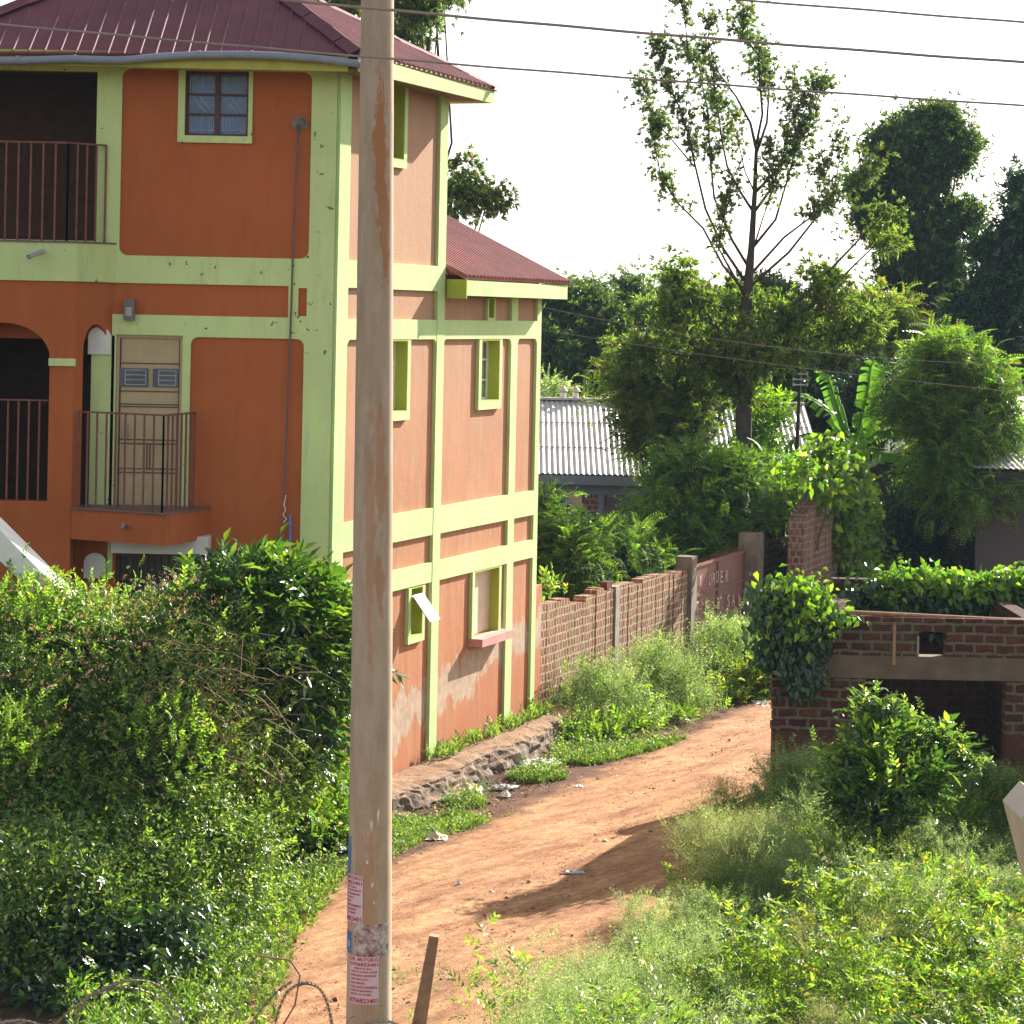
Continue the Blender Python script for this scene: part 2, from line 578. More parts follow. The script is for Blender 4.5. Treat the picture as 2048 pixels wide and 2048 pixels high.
M['brick_fence'] = brick('fence_brick', (0.33, 0.115, 0.065), (0.19, 0.07, 0.045), (0.47, 0.37, 0.24), w=0.125, h=0.128, ms=0.042, moss=0.3, bumpd=0.03, rough_edges=0.03)
M['brick_ruin'] = brick('ruin_brick', (0.17, 0.052, 0.034), (0.07, 0.03, 0.025), (0.20, 0.155, 0.11), w=0.245, h=0.116, ms=0.048, moss=0.2, bumpd=0.04, rough_edges=0.034)
M['brick_inner'] = brick('shade_dark_brick', (0.10, 0.035, 0.025), (0.06, 0.028, 0.02), (0.08, 0.06, 0.045), w=0.245, h=0.116, ms=0.04, moss=0.5)  # shade of the ruin's interior put into the brick colour
M['brick_tall'] = brick('weathered_brick', (0.30, 0.14, 0.10), (0.22, 0.10, 0.08), (0.38, 0.31, 0.24), w=0.125, h=0.13, ms=0.04, moss=0.5, bumpd=0.04, rough_edges=0.04)


def mat_clay():
    m, nt, out = NM('red_clay_footing')
    g = pos(nt)
    c = ramp(nt, noise(nt, g, 6, 6, 0.7), [(0.3, (0.085, 0.035, 0.024)), (0.7, (0.17, 0.07, 0.045))])
    principled(nt, out, c, 0.95, 0, 0.2, bump(nt, noise(nt, g, 18, 5, 0.7), 0.8, 0.03))
    return m


M['clay'] = mat_clay()


def mat_pole():
    m, nt, out = NM('stained_concrete_pole')
    g = pos(nt)
    c = ramp(nt, noise(nt, g, 9, 6, 0.65, (1, 1, 0.18)), [(0.3, (0.36, 0.26, 0.175)), (0.7, (0.54, 0.43, 0.32))])
    c = mixc(nt, ramp(nt, noise(nt, g, 45, 4, 0.7), [(0.6, 0.0), (0.72, 0.5)]), c, (0.17, 0.13, 0.11))
    sx = N(nt, 'SeparateXYZ'); link(nt, g, sx.inputs[0])
    # rust runs: one long stain high up, smaller blotches below
    rn = noise(nt, g, 16, 6, 0.75, (1, 1, 0.3))
    def run(zc, half, xc, wid, amt):
        dz = math_(nt, 'DIVIDE', math_(nt, 'ABSOLUTE', math_(nt, 'SUBTRACT', sx.outputs[2], zc)), half)
        dx = math_(nt, 'DIVIDE', math_(nt, 'ABSOLUTE', math_(nt, 'SUBTRACT', math_(nt, 'ADD', sx.outputs[0], math_(nt, 'MULTIPLY', sx.outputs[2], 0.018)), xc)), wid)
        d = math_(nt, 'SQRT', math_(nt, 'ADD', math_(nt, 'MULTIPLY', dz, dz), math_(nt, 'MULTIPLY', dx, dx)))
        d = math_(nt, 'MULTIPLY', math_(nt, 'ADD', d, math_(nt, 'MULTIPLY', math_(nt, 'SUBTRACT', rn, 0.5), 3.2)), 0.6)
        return math_(nt, 'MULTIPLY', ramp(nt, d, [(0.42, 1.0), (0.58, 0.0)]), amt)
    k = run(7.18, 0.62, -0.795, 0.055, 0.9)
    for a in ((6.6, 0.35, -0.765, 0.04, 0.8), (5.0, 0.5, -0.79, 0.04, 0.55), (4.6, 0.9, -0.86, 0.04, 0.4), (2.0, 0.5, -0.87, 0.07, 0.5), (4.25, 0.22, -0.80, 0.04, 0.6)):
        k = math_(nt, 'MAXIMUM', k, run(*a))
    c = mixc(nt, k, c, (0.42, 0.17, 0.06))
    st = ramp(nt, noise(nt, g, 3.0, 4, 0.6, (1, 1, 0.4)), [(0.5, 0.0), (0.75, 0.45)])
    c = mixc(nt, st, c, (0.42, 0.24, 0.13))
    principled(nt, out, c, 0.8, 0, 0.3, bump(nt, noise(nt, g, 60, 4), 0.25, 0.005))
    return m


M['pole'] = mat_pole()


def mat_smudge():
    m, nt, out = NM('torn_printed_paper')
    g = pos(nt)
    c = ramp(nt, noise(nt, g, 13, 7, 0.75), [(0.34, (0.05, 0.035, 0.04)), (0.45, (0.28, 0.15, 0.14)), (0.56, (0.50, 0.42, 0.42)), (0.66, (0.62, 0.58, 0.56)), (0.7, (0.10, 0.07, 0.12))])
    principled(nt, out, c, 0.7)
    return m


M['smudge'] = mat_smudge()


def mat_ground():
    m, nt, out = NM('red_soil_and_turf')
    g = pos(nt)
    soil = ramp(nt, noise(nt, g, 3.5, 7, 0.7), [(0.3, (0.05, 0.025, 0.017)), (0.55, (0.10, 0.05, 0.032)), (0.75, (0.19, 0.095, 0.055))])
    peb = ramp(nt, noise(nt, g, 26, 4, 0.7), [(0.62, 0.0), (0.68, 1.0)])
    soil = mixc(nt, math_(nt, 'MULTIPLY', peb, 0.5), soil, (0.40, 0.31, 0.24))
    turf = ramp(nt, noise(nt, g, 14, 5, 0.7), [(0.3, (0.03, 0.055, 0.015)), (0.7, (0.11, 0.16, 0.04))])
    mk = ramp(nt, noise(nt, g, 0.8, 5, 0.65), [(0.50, 0.0), (0.58, 1.0)])
    c = mixc(nt, mk, soil, turf)
    sx = N(nt, 'SeparateXYZ'); link(nt, g, sx.inputs[0])
    far = ramp(nt, math_(nt, 'DIVIDE', sx.outputs[1], 100.0), [(0.42, 0.0), (0.5, 1.0)])
    c = mixc(nt, far, c, turf)
    h = math_(nt, 'ADD', noise(nt, g, 7, 6, 0.7), math_(nt, 'MULTIPLY', noise(nt, g, 40, 3), 0.4))
    principled(nt, out, c, 0.95, 0, 0.2, bump(nt, h, 1.0, 0.05))
    return m


def mat_road():
    m, nt, out = NM('packed_red_earth')
    g = pos(nt)
    ww = WD
    # tyre and water lines run along the lane
    mp = N(nt, 'Mapping'); mp.inputs['Rotation'].default_value = (0, 0, math.radians(33)); link(nt, g, mp.inputs[0])
    base = ramp(nt, noise(nt, mp.outputs[0], 1.5, 8, 0.68, (2.6, 0.42, 1)), [(0.26, (0.20, 0.078, 0.034)), (0.40, (0.40, 0.19, 0.095)), (0.54, (0.56, 0.29, 0.15)), (0.74, (0.74, 0.42, 0.205))])
    fine = ramp(nt, noise(nt, mp.outputs[0], 9, 7, 0.72, (1.6, 0.7, 1)), [(0.3, 0.6), (0.7, 1.3)])
    c = mixc(nt, 1.0, base, fine, 'MULTIPLY')
    dk = ramp(nt, noise(nt, g, 0.9, 6, 0.7), [(0.57, 0.0), (0.7, 0.6)])
    c = mixc(nt, dk, c, (0.20, 0.085, 0.045))
    sx = N(nt, 'SeparateXYZ'); link(nt, g, sx.inputs[0])
    # darker trampled verge towards the house side
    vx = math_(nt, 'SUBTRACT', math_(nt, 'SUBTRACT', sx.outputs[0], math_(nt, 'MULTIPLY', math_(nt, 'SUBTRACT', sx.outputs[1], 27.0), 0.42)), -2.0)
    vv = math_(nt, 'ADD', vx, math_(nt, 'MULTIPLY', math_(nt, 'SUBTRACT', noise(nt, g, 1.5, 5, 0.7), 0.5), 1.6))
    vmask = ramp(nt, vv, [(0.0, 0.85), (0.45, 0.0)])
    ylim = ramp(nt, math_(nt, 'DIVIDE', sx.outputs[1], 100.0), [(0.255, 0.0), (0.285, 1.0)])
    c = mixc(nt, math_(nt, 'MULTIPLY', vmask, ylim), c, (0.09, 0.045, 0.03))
    sp = ramp(nt, noise(nt, g, 60, 3, 0.6), [(0.7, 0.0), (0.74, 0.7)])
    c = mixc(nt, sp, c, (0.09, 0.05, 0.035))
    h = math_(nt, 'ADD', noise(nt, mp.outputs[0], 5, 7, 0.7, (1.6, 0.7, 1)), math_(nt, 'MULTIPLY', noise(nt, g, 45, 4, 0.7), 0.35))
    principled(nt, out, c, 0.95, 0, 0.2, bump(nt, h, 1.0, 0.06))
    return m


M['ground'] = mat_ground()
M['road'] = mat_road()


def mat_stone():
    m, nt, out = NM('weathered_stone_plinth')
    g = pos(nt)
    c = ramp(nt, noise(nt, g, 6, 7, 0.75, (1, 1, 0.6)), [(0.3, (0.10, 0.075, 0.06)), (0.52, (0.30, 0.22, 0.17)), (0.72, (0.62, 0.56, 0.50))])
    nm = N(nt, 'NewGeometry')
    sx = N(nt, 'SeparateXYZ'); link(nt, nm.outputs['True Normal'], sx.inputs[0])
    c2 = ramp(nt, noise(nt, g, 5, 6, 0.7), [(0.3, (0.28, 0.15, 0.09)), (0.7, (0.50, 0.34, 0.22))])
    c = mixc(nt, ramp(nt, sx.outputs[2], [(0.6, 0.0), (0.85, 1.0)]), c, c2)
    principled(nt, out, c, 0.95, 0, 0.2, bump(nt, noise(nt, g, 14, 6, 0.75), 1.0, 0.06))
    return m


M['stone'] = mat_stone()
m_, nt_, out_ = NM('still_murky_water')
principled(nt_, out_, (0.07, 0.08, 0.045), 0.06, 0, 0.6)
M['water'] = m_
m_, nt_, out_ = NM('hazy_hill_woods')
principled(nt_, out_, ramp(nt_, noise(nt_, pos(nt_), 0.05, 6, 0.7), [(0.35, (0.03, 0.05, 0.03)), (0.65, (0.07, 0.10, 0.05))]), 0.95)
M['hills'] = m_

# foliage: colours drawn per leaf
M['lf_hedge'] = leaf_mat('hedge_leaves', [(0.0, (0.025, 0.048, 0.012)), (0.45, (0.06, 0.105, 0.024)), (0.88, (0.15, 0.20, 0.045)), (1.0, (0.26, 0.22, 0.10))], 0.45, 0.33, 0.9, gain=2.2)
M['lf_lantana'] = leaf_mat('lantana_leaves', [(0.0, (0.045, 0.09, 0.018)), (0.6, (0.11, 0.18, 0.03)), (1.0, (0.22, 0.26, 0.05))], 0.48, 0.40, 0.5, gain=2.0)
M['lf_big'] = leaf_mat('large_glossy_leaves', [(0.0, (0.03, 0.07, 0.014)), (0.6, (0.065, 0.125, 0.02)), (1.0, (0.17, 0.21, 0.03))], 0.45, 0.30, 0.6)
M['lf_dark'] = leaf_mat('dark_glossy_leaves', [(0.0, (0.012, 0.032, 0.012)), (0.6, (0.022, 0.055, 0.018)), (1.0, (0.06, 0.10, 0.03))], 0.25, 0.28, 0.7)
M['lf_feather'] = leaf_mat('feathery_green', [(0.0, (0.05, 0.10, 0.022)), (0.55, (0.10, 0.18, 0.035)), (1.0, (0.21, 0.27, 0.05))], 0.5, 0.5, 0.35)
M['lf_feather_y'] = leaf_mat('feathery_yellowing', [(0.0, (0.06, 0.11, 0.025)), (0.6, (0.14, 0.20, 0.04)), (0.85, (0.24, 0.22, 0.04)), (1.0, (0.22, 0.10, 0.04))], 0.5, 0.5, 0.35)
M['lf_grey'] = leaf_mat('grey_green_weeds', [(0.0, (0.06, 0.11, 0.035)), (0.5, (0.16, 0.23, 0.09)), (0.85, (0.28, 0.36, 0.17)), (1.0, (0.50, 0.50, 0.36))], 0.42, 0.55, 0.3, (1.6, 1.6, 0.9))
M['lf_yellow'] = leaf_mat('yellow_green_weeds', [(0.0, (0.045, 0.10, 0.02)), (0.45, (0.11, 0.18, 0.035)), (0.85, (0.22, 0.27, 0.05)), (1.0, (0.34, 0.25, 0.06))], 0.48, 0.42, 0.45)
M['lf_straw'] = leaf_mat('straw_weeds', [(0.0, (0.10, 0.14, 0.04)), (0.6, (0.20, 0.25, 0.09)), (1.0, (0.42, 0.36, 0.22))], 0.4, 0.6, 0.3, (1.5, 1.4, 0.9))
M['lf_grass'] = leaf_mat('grass_blades', [(0.0, (0.05, 0.10, 0.02)), (0.6, (0.12, 0.19, 0.04)), (1.0, (0.27, 0.29, 0.11))], 0.45, 0.45, 0.4)
M['lf_slender'] = leaf_mat('slender_tree_leaves', [(0.0, (0.05, 0.085, 0.035)), (0.6, (0.10, 0.15, 0.06)), (0.9, (0.17, 0.21, 0.08)), (1.0, (0.26, 0.16, 0.07))], 0.4, 0.45, 0.4)
M['lf_far'] = leaf_mat('far_tree_leaves', [(0.0, (0.025, 0.05, 0.02)), (0.6, (0.06, 0.10, 0.03)), (1.0, (0.16, 0.19, 0.055))], 0.42, 0.40, 0.4)
M['lf_mid'] = leaf_mat('olive_tree_leaves', [(0.0, (0.045, 0.08, 0.024)), (0.55, (0.11, 0.165, 0.045)), (0.9, (0.22, 0.26, 0.075)), (1.0, (0.30, 0.16, 0.07))], 0.5, 0.40, 0.45)
M['lf_vine'] = leaf_mat('vine_leaves', [(0.0, (0.05, 0.11, 0.015)), (0.5, (0.11, 0.20, 0.02)), (1.0, (0.24, 0.32, 0.03))], 0.5, 0.36, 0.5)
M['lf_banana'] = leaf_mat('banana_leaf', [(0.0, (0.07, 0.15, 0.02)), (1.0, (0.12, 0.24, 0.03))], 0.5, 0.32, 0.6)
M['flower'] = leaf_mat('lantana_flowers', [(0.0, (0.60, 0.14, 0.10)), (0.5, (0.75, 0.28, 0.14)), (1.0, (0.75, 0.40, 0.30))], 0.2, 0.6, 0.3, (1, 1, 1))
M['flower_y'] = leaf_mat('small_yellow_flowers', [(0.0, (0.70, 0.30, 0.03)), (1.0, (0.80, 0.50, 0.05))], 0.2, 0.6, 0.3, (1, 1, 1))
M['litter'] = leaf_mat('fallen_leaves_and_grit', [(0.0, (0.06, 0.03, 0.02)), (0.5, (0.16, 0.08, 0.05)), (0.85, (0.35, 0.22, 0.14)), (1.0, (0.60, 0.52, 0.44))], 0.05, 0.8, 0.2, (1, 1, 1))


# ------------------------------------------------------------------ foliage tools
def unit(a):
    return a / np.maximum(np.linalg.norm(a, axis=-1, keepdims=True), 1e-9)


def T_leaf(w=0.5, fold=0.09, droop=0.15):
    v = np.array([(0, 0, 0), (0.42, w / 2, fold), (1, 0, -droop), (0.42, -w / 2, fold)], float)
    return v, np.array([(0, 2, 1), (0, 3, 2)])


def T_join(parts):
    V, F, o = [], [], 0
    for v, f in parts:
        V.append(v); F.append(f + o); o += len(v)
    return np.vstack(V), np.vstack(F)


def T_place(t, d, p=(0, 0, 0), s=1.0, up=(0, 0, 1)):
    v, f = t
    d = np.array(d, float); d /= np.linalg.norm(d)
    n = np.array(up, float); n = n - d * n.dot(d)
    if np.linalg.norm(n) < 1e-3: n = np.array((0.0, 1.0, 0.0)) - d * d[1]
    n /= np.linalg.norm(n)
    y = np.cross(n, d)
    return np.array(p) + s * (v[:, :1] * d + v[:, 1:2] * y + v[:, 2:3] * n), f


def T_whorl(k=5, w=0.28, open_=0.9, seed=0):
    r = np.random.default_rng(seed)
    L = T_leaf(w, 0.05, 0.2)
    return T_join([T_place(L, (1, open_ * math.cos(6.283 * i / k) * r.uniform(.6, 1.2), open_ * math.sin(6.283 * i / k) * r.uniform(.6, 1.2)),
                           (0.1 * r.random(), 0, 0), r.uniform(.7, 1)) for i in range(k)])


def T_shoot(k=8, w=0.45, ls=0.36, seed=0):
    """a leafy shoot: paired leaves along a curved stem"""
    r = np.random.default_rng(seed)
    out = [T_stemtri((0, 0, 0), (0.5, 0, 0.03)), T_stemtri((0.5, 0, 0.03), (0.95, 0, -0.06))]
    for i in range(k):
        t = (i + 0.6) / k
        sgn = 1 if i % 2 else -1
        x = t * 0.9
        out.append(T_place(T_leaf(w, 0.07, 0.18), (0.55 + 0.5 * t, sgn * (1.1 - 0.6 * t), r.uniform(-0.3, 0.35)), (x, 0, 0.05 * math.sin(3 * t) - .06 * t), ls * r.uniform(.75, 1.1)))
    return T_join(out)


def T_stemtri(a, b, w=0.012):
    a, b = np.array(a, float), np.array(b, float)
    return np.array([a + (0, w, 0), a - (0, w, 0), b]), np.array([(0, 1, 2)])


def T_frond(n=10, ll=0.24, lw=0.3, droop=0.35):
    out = []
    def c(t): return np.array((t, 0, 0.10 * math.sin(t * 2.6) - droop * t * t))
    out.append(T_stemtri(c(0), c(.5), .008)); out.append(T_stemtri(c(.5), c(1), .008))
    for i in range(n):
        t = 0.12 + 0.88 * (i + 0.5) / n
        for s in (1, -1):
            l = ll * (1 - 0.5 * abs(t - 0.45))
            d = np.array((0.45, s * 1.0, -0.25)); d /= np.linalg.norm(d)
            p = c(t)
            q = p + d * l * 0.5
            o = np.array((lw * l * 0.5, 0, 0))
            out.append((np.array([p, q + o, p + d * l, q - o]), np.array([(0, 1, 2), (0, 2, 3)])))
    return T_join(out)


def T_sprig(n=18, seed=0, ls=0.13, w=0.3, head=True):
    """airy weed top: branching wisps with tiny leaves and buds"""
    r = np.random.default_rng(seed)
    out = []
    for b in range(5):
        ang = r.uniform(0, 6.28)
        d = np.array((1, 0.5 * math.cos(ang), 0.5 * math.sin(ang))) * r.uniform(0.6, 1.0)
        p0 = np.array((r.uniform(0, .35), 0, 0))
        out.append(T_stemtri(p0, p0 + d * 0.7, .006))
        for i in range(n // 5 + 1):
            t = r.uniform(0.15, 0.75)
            q = p0 + d * t + r.normal(0, 0.035, 3)
            e = r.normal(0, 1, 3) + (0.6, 0, 0)
            out.append(T_place(T_leaf(w, .04, .1), e, q, ls * r.uniform(.6, 1.2)))
        if head:
            for i in range(3):
                q = p0 + d * r.uniform(.65, .85) + r.normal(0, .05, 3)
                out.append(T_place(T_leaf(0.9, .02, 0), r.normal(0, 1, 3), q, ls * 0.3))
    return T_join(out)


def T_tuft(k=8, seed=0, spread=0.5, w=0.035):
    r = np.random.default_rng(seed)
    V, F = [], []
    for i in range(k):
        a = r.uniform(0, 6.28); s = spread * r.uniform(.3, 1); h = r.uniform(.6, 1)
        dx, dy = math.cos(a), math.sin(a)
        b = np.array((0, dx * .05, dy * .05))
        m = np.array((h * .6, dx * s * .4, dy * s * .4)); t = np.array((h * r.uniform(.75, 1), dx * s, dy * s))
        n = np.array((0, -dy, dx)) * w
        o = len(V)
        V += [b - n, b + n, m + n * .8, m - n * .8, t]
        F += [(o, o + 1, o + 2), (o, o + 2, o + 3), (o + 3, o + 2, o + 4)]
    return np.array(V), np.array(F)


TP = {
    'leaf': [T_leaf(0.55)],
    'lance': [T_leaf(0.26, 0.05, 0.2)],
    'whorl': [T_whorl(5, .28, .9, s) for s in range(3)],
    'droop': [T_whorl(6, .26, .6, s + 9) for s in range(3)],
    'shoot': [T_shoot(8, .45, .36, s) for s in range(4)],
    'bigshoot': [T_shoot(6, .40, .55, s + 4) for s in range(3)],
    'frond': [T_frond(9, .26, .34, .3), T_frond(10, .22, .34, .5)],
    'frondfar': [T_frond(6, .34, .5, .4)],
    'sprig': [T_sprig(20, s) for s in range(4)],
    'wisp': [T_sprig(14, s + 5, .09, .25) for s in range(4)],
    'tuft': [T_tuft(9, s) for s in range(4)],
    'blade': [T_tuft(5, s + 3, .35, .03) for s in range(3)],
}


def np_mesh(name, V, F, mat, parent=None, label=None):
    off = wloc(parent) if parent else Vector((0, 0, 0))
    V = V - np.array(off)
    me = bpy.data.meshes.new(name)
    nv, nf = len(V), len(F)
    me.vertices.add(nv)
    me.vertices.foreach_set("co", np.ascontiguousarray(V, dtype=np.float32).ravel())
    me.loops.add(nf * 3)
    me.loops.foreach_set("vertex_index", np.ascontiguousarray(F, dtype=np.int32).ravel())
    me.polygons.add(nf)
    me.polygons.foreach_set("loop_start", np.arange(0, nf * 3, 3, dtype=np.int32))
    me.materials.append(mat)
    me.update(calc_edges=True)
    o = bpy.data.objects.new(name, me)
    SC.collection.objects.link(o)
    if parent: o.parent = parent
    if label: o['label'] = label
    return o


def scatter(kind, pos_, dir_, size, nrm=None):
    """returns V, F of template copies at pos_ pointing along dir_"""
    T = TP[kind]
    n = len(pos_)
    if n == 0: return np.zeros((0, 3)), np.zeros((0, 3), int)
    d = unit(dir_)
    if nrm is None: nrm = RNG.normal(0, 0.5, (n, 3)) + (0, 0, 1)
    y = unit(np.cross(nrm, d))
    z = np.cross(d, y)
    size = np.broadcast_to(size, (n,))
    pick = RNG.integers(0, len(T), n)
    Vs, Fs, o = [], [], 0
    for k, (v, f) in enumerate(T):
        m = np.where(pick == k)[0]
        if len(m) == 0: continue
        VV = pos_[m][:, None, :] + size[m][:, None, None] * (v[None, :, 0:1] * d[m][:, None, :] + v[None, :, 1:2] * y[m][:, None, :] + v[None, :, 2:3] * z[m][:, None, :])
        FF = f[None] + (np.arange(len(m)) * len(v))[:, None, None]
        Vs.append(VV.reshape(-1, 3)); Fs.append(FF.reshape(-1, 3) + o); o += len(m) * len(v)
    return np.vstack(Vs), np.vstack(Fs)


def merge(lst):
    Vs, Fs, o = [], [], 0
    for v, f in lst:
        if len(v) == 0: continue
        Vs.append(v); Fs.append(f + o); o += len(v)
    return np.vstack(Vs), np.vstack(Fs)


def bl(u, v, ru, rv, Y, ry=None):
    c = P(u, v, Y)
    rx, rz = ru / FPX * Y, rv / FPX * Y
    return (c.x, Y, c.z, rx, ry if ry else rx * 0.8, rz)


def blob_points(blobs, n, rin=0.45, low=-0.7, clump=0.16, per=14, zmin=0.05):
    """leaf positions gathered in clumps near the skin of ellipsoid blobs; returns positions and outward directions"""
    B = np.array(blobs, float)
    vol = (B[:, 3] * B[:, 4] + B[:, 3] * B[:, 5] + B[:, 4] * B[:, 5])
    nc = max(4, n // per)
    pick = RNG.choice(len(B), nc, p=vol / vol.sum())
    d = unit(RNG.normal(0, 1, (nc, 3)))
    d[:, 2] = np.where(d[:, 2] < low, -d[:, 2], d[:, 2])
    r = rin + (1.03 - rin) * RNG.random(nc) ** 0.6
    r *= 1 + RNG.normal(0, 0.07, nc)
    R = B[pick, 3:6]
    c = B[pick, :3] + d * R * r[:, None]
    rep = np.repeat(np.arange(nc), per)
    cl = clump * np.minimum(1.6, 0.5 + RNG.random(nc))[rep][:, None]
    p = c[rep] + RNG.normal(0, 1, (nc * per, 3)) * cl * (1, 1, 0.75)
    out = unit(d[rep] + unit(p - c[rep]) * 0.8)
    ok = p[:, 2] > zmin
    return p[ok], out[ok], c, r


def limbs(mb, base, top, targets, r0, taper=0.35, jig=0.05, n=7):
    """trunk from base to top and limbs from the trunk to each target"""
    base, top = Vector(base), Vector(top)
    K = 7
    pts, rs = [], []
    L = (top - base).length
    for i in range(K + 1):
        t = i / K
        p = base.lerp(top, t) + Vector((random.uniform(-1, 1), random.uniform(-1, 1), 0)) * jig * L * 0.25 * (0 if i in (0,) else 1)
        pts.append(p); rs.append(r0 * (1 - (1 - taper) * t) * (1.25 if i == 0 else 1))
    mb.tube(pts, rs, n + 2)
    for tg in targets:
        tg = Vector(tg)
        h = max(0.15, min(0.97, (tg.z - base.z) / max(0.1, (top.z - base.z)) * random.uniform(0.45, 0.75)))
        i = min(K - 1, int(h * K)); s = pts[i].lerp(pts[i + 1], h * K - i)
        ra = r0 * (1 - (1 - taper) * h) * 0.55
        m = s.lerp(tg, 0.5) + Vector((random.uniform(-.1, .1), random.uniform(-.1, .1), random.uniform(-.12, .05))) * (tg - s).length
        q1, q2 = s.lerp(m, .5), m.lerp(tg, .5)
        mb.tube([s, q1, m, q2, tg], [ra, ra * .8, ra * .6, ra * .4, ra * .15], n - 1)


def ragged(blobs, k=6, f=0.52, out=0.62):
    """break every blob into smaller uneven ones"""
    r = []
    for b in blobs:
        for _ in range(k):
            d = unit(RNG.normal(0, 1, 3)); q = RNG.uniform(.25, 1.0) * out
            s = f * RNG.uniform(.55, 1.15)
            r.append((b[0] + d[0] * b[3] * q, b[1] + d[1] * b[4] * q, b[2] + d[2] * b[5] * q, b[3] * s, b[4] * s, b[5] * s * .85))
    return r


def plant(name, label, cat, blobs, leaves, base=None, trunk_r=0.0, trunk_mat='bark', group=None, top=None,
          parts=('trunk', 'crown'), twigs=0, twig_mat=None):
    """leaves: list of (template, material key, count, size, kwargs)"""
    B = np.array(blobs, float)
    if base is None: base = (B[:, 0].mean(), B[:, 1].mean())
    root = empty(name, (base[0], base[1], 0), label, cat, group)
    centres = None
    crown = None
    for li, (kind, mk, n, size, kw) in enumerate(leaves):
        kw = dict(kw)
        droop = kw.pop('droop', 0.0); up = kw.pop('up', 0.2); rnd = kw.pop('rnd', 0.7); sub = kw.pop('blobs', None); pname = kw.pop('name', None)
        pool = kw.pop('pool', None); bb = pool if pool else [blobs[i] for i in sub] if sub else blobs
        p, o, c, _ = blob_points(bb, n, **kw)
        if centres is None: centres = c
        dr = o + RNG.normal(0, rnd, p.shape) + (0, 0, up - droop)
        nrm = RNG.normal(0, 0.45, p.shape) + (0, 0, 1) + o * 0.4
        sz = size * RNG.uniform(0.65, 1.25, len(p))
        V, F = scatter(kind, p, dr, sz, nrm)
        if crown is None:
            crown = np_mesh(pname or parts[1], V, F, M[mk], root)
        else:
            np_mesh(pname or 'foliage', V, F, M[mk], root)
    if trunk_r:
        mb = MB()
        zt = top or (B[:, 2] * 1).max() * 0.75 + B[:, 2].min() * 0.25
        tx, ty = B[B[:, 2].argmax()][0], B[:, 1].mean()
        tg = [tuple(b[:3]) for b in blobs]
        cs = centres[RNG.choice(len(centres), min(len(centres), 10 + twigs), replace=False)]
        tg += [tuple(c) for c in cs]
        limbs(mb, (base[0], base[1], -0.05), (tx, ty, zt), tg, trunk_r)
        mb.build(parts[0], M[trunk_mat], root, smooth=True)
    return root


def in_poly(x, y, poly):
    poly = np.array(poly)
    r = np.zeros(len(x), bool)
    j = len(poly) - 1
    for i in range(len(poly)):
        xi, yi = poly[i]; xj, yj = poly[j]
        c = ((yi > y) != (yj > y)) & (x < (xj - xi) * (y - yi) / (yj - yi + 1e-12) + xi)
        r ^= c
        j = i
    return r


def scatter_ground(poly, n):
    poly = np.array(poly)
    lo, hi = poly.min(0), poly.max(0)
    q = RNG.uniform(lo, hi, (int(n * 3), 2))
    q = q[in_poly(q[:, 0], q[:, 1], poly)]
    return q[:n]


def vnoise(x, y, s=1.0, seed=0):
    """smooth value noise in 0..1"""
    r = np.random.default_rng(seed)
    T = r.random((64, 64))
    x = x * s + 100; y = y * s + 100
    xi, yi = np.floor(x).astype(int), np.floor(y).astype(int)
    fx, fy = x - xi, y - yi
    fx, fy = fx * fx * (3 - 2 * fx), fy * fy * (3 - 2 * fy)
    g = lambda a, b: T[a % 64, b % 64]
    return (g(xi, yi) * (1 - fx) + g(xi + 1, yi) * fx) * (1 - fy) + (g(xi, yi + 1) * (1 - fx) + g(xi + 1, yi + 1) * fx) * fy


def weeds(q, h, per, spread, kind, size, lean=0.25, up=0.6, zlo=0.15):
    """leafy stems standing at q with height h"""
    n = len(q)
    rep = np.repeat(np.arange(n), per)
    t = zlo + (1 - zlo) * RNG.random(n * per) ** 0.75
    a = RNG.uniform(0, 6.283, n * per)
    rad = spread * np.sqrt(RNG.random(n * per)) * (1.15 - t * 0.7)
    L = RNG.normal(0, lean, (n, 2))
    H = np.broadcast_to(h, (n,))[rep]
    p = np.stack([q[rep, 0] + np.cos(a) * rad + L[rep, 0] * t * H, q[rep, 1] + np.sin(a) * rad + L[rep, 1] * t * H, t * H], 1)
    d = np.stack([np.cos(a) * .8, np.sin(a) * .8, up * np.ones(n * per)], 1) + RNG.normal(0, .45, (n * per, 3))
    return scatter(kind, p, d, size * RNG.uniform(.6, 1.3, n * per))


def stems(q, h, r=0.006):
    """thin upright stems as narrow triangles, two crossed faces each"""
    n = len(q)
    H = np.broadcast_to(h, (n,))
    L = RNG.normal(0, .18, (n, 2)) * H[:, None]
    V = np.zeros((n, 6, 3))
    b = np.stack([q[:, 0], q[:, 1], np.zeros(n)], 1)
    t = np.stack([q[:, 0] + L[:, 0], q[:, 1] + L[:, 1], H], 1)
    V[:, 0] = b + (r, 0, 0); V[:, 1] = b - (r, 0, 0); V[:, 2] = t
    V[:, 3] = b + (0, r, 0); V[:, 4] = b - (0, r, 0); V[:, 5] = t
    F = np.array([(0, 1, 2), (3, 4, 5)])[None] + (np.arange(n) * 6)[:, None, None]
    return V.reshape(-1, 3), F.reshape(-1, 3)


# ------------------------------------------------------------------ ground, road, hills
gm = MB()
gm.poly([(-1500, -60, 0), (1500, -60, 0), (1500, 3000, 0), (-1500, 3000, 0)])
tag(gm.build('ground', M['ground']), kind='structure')

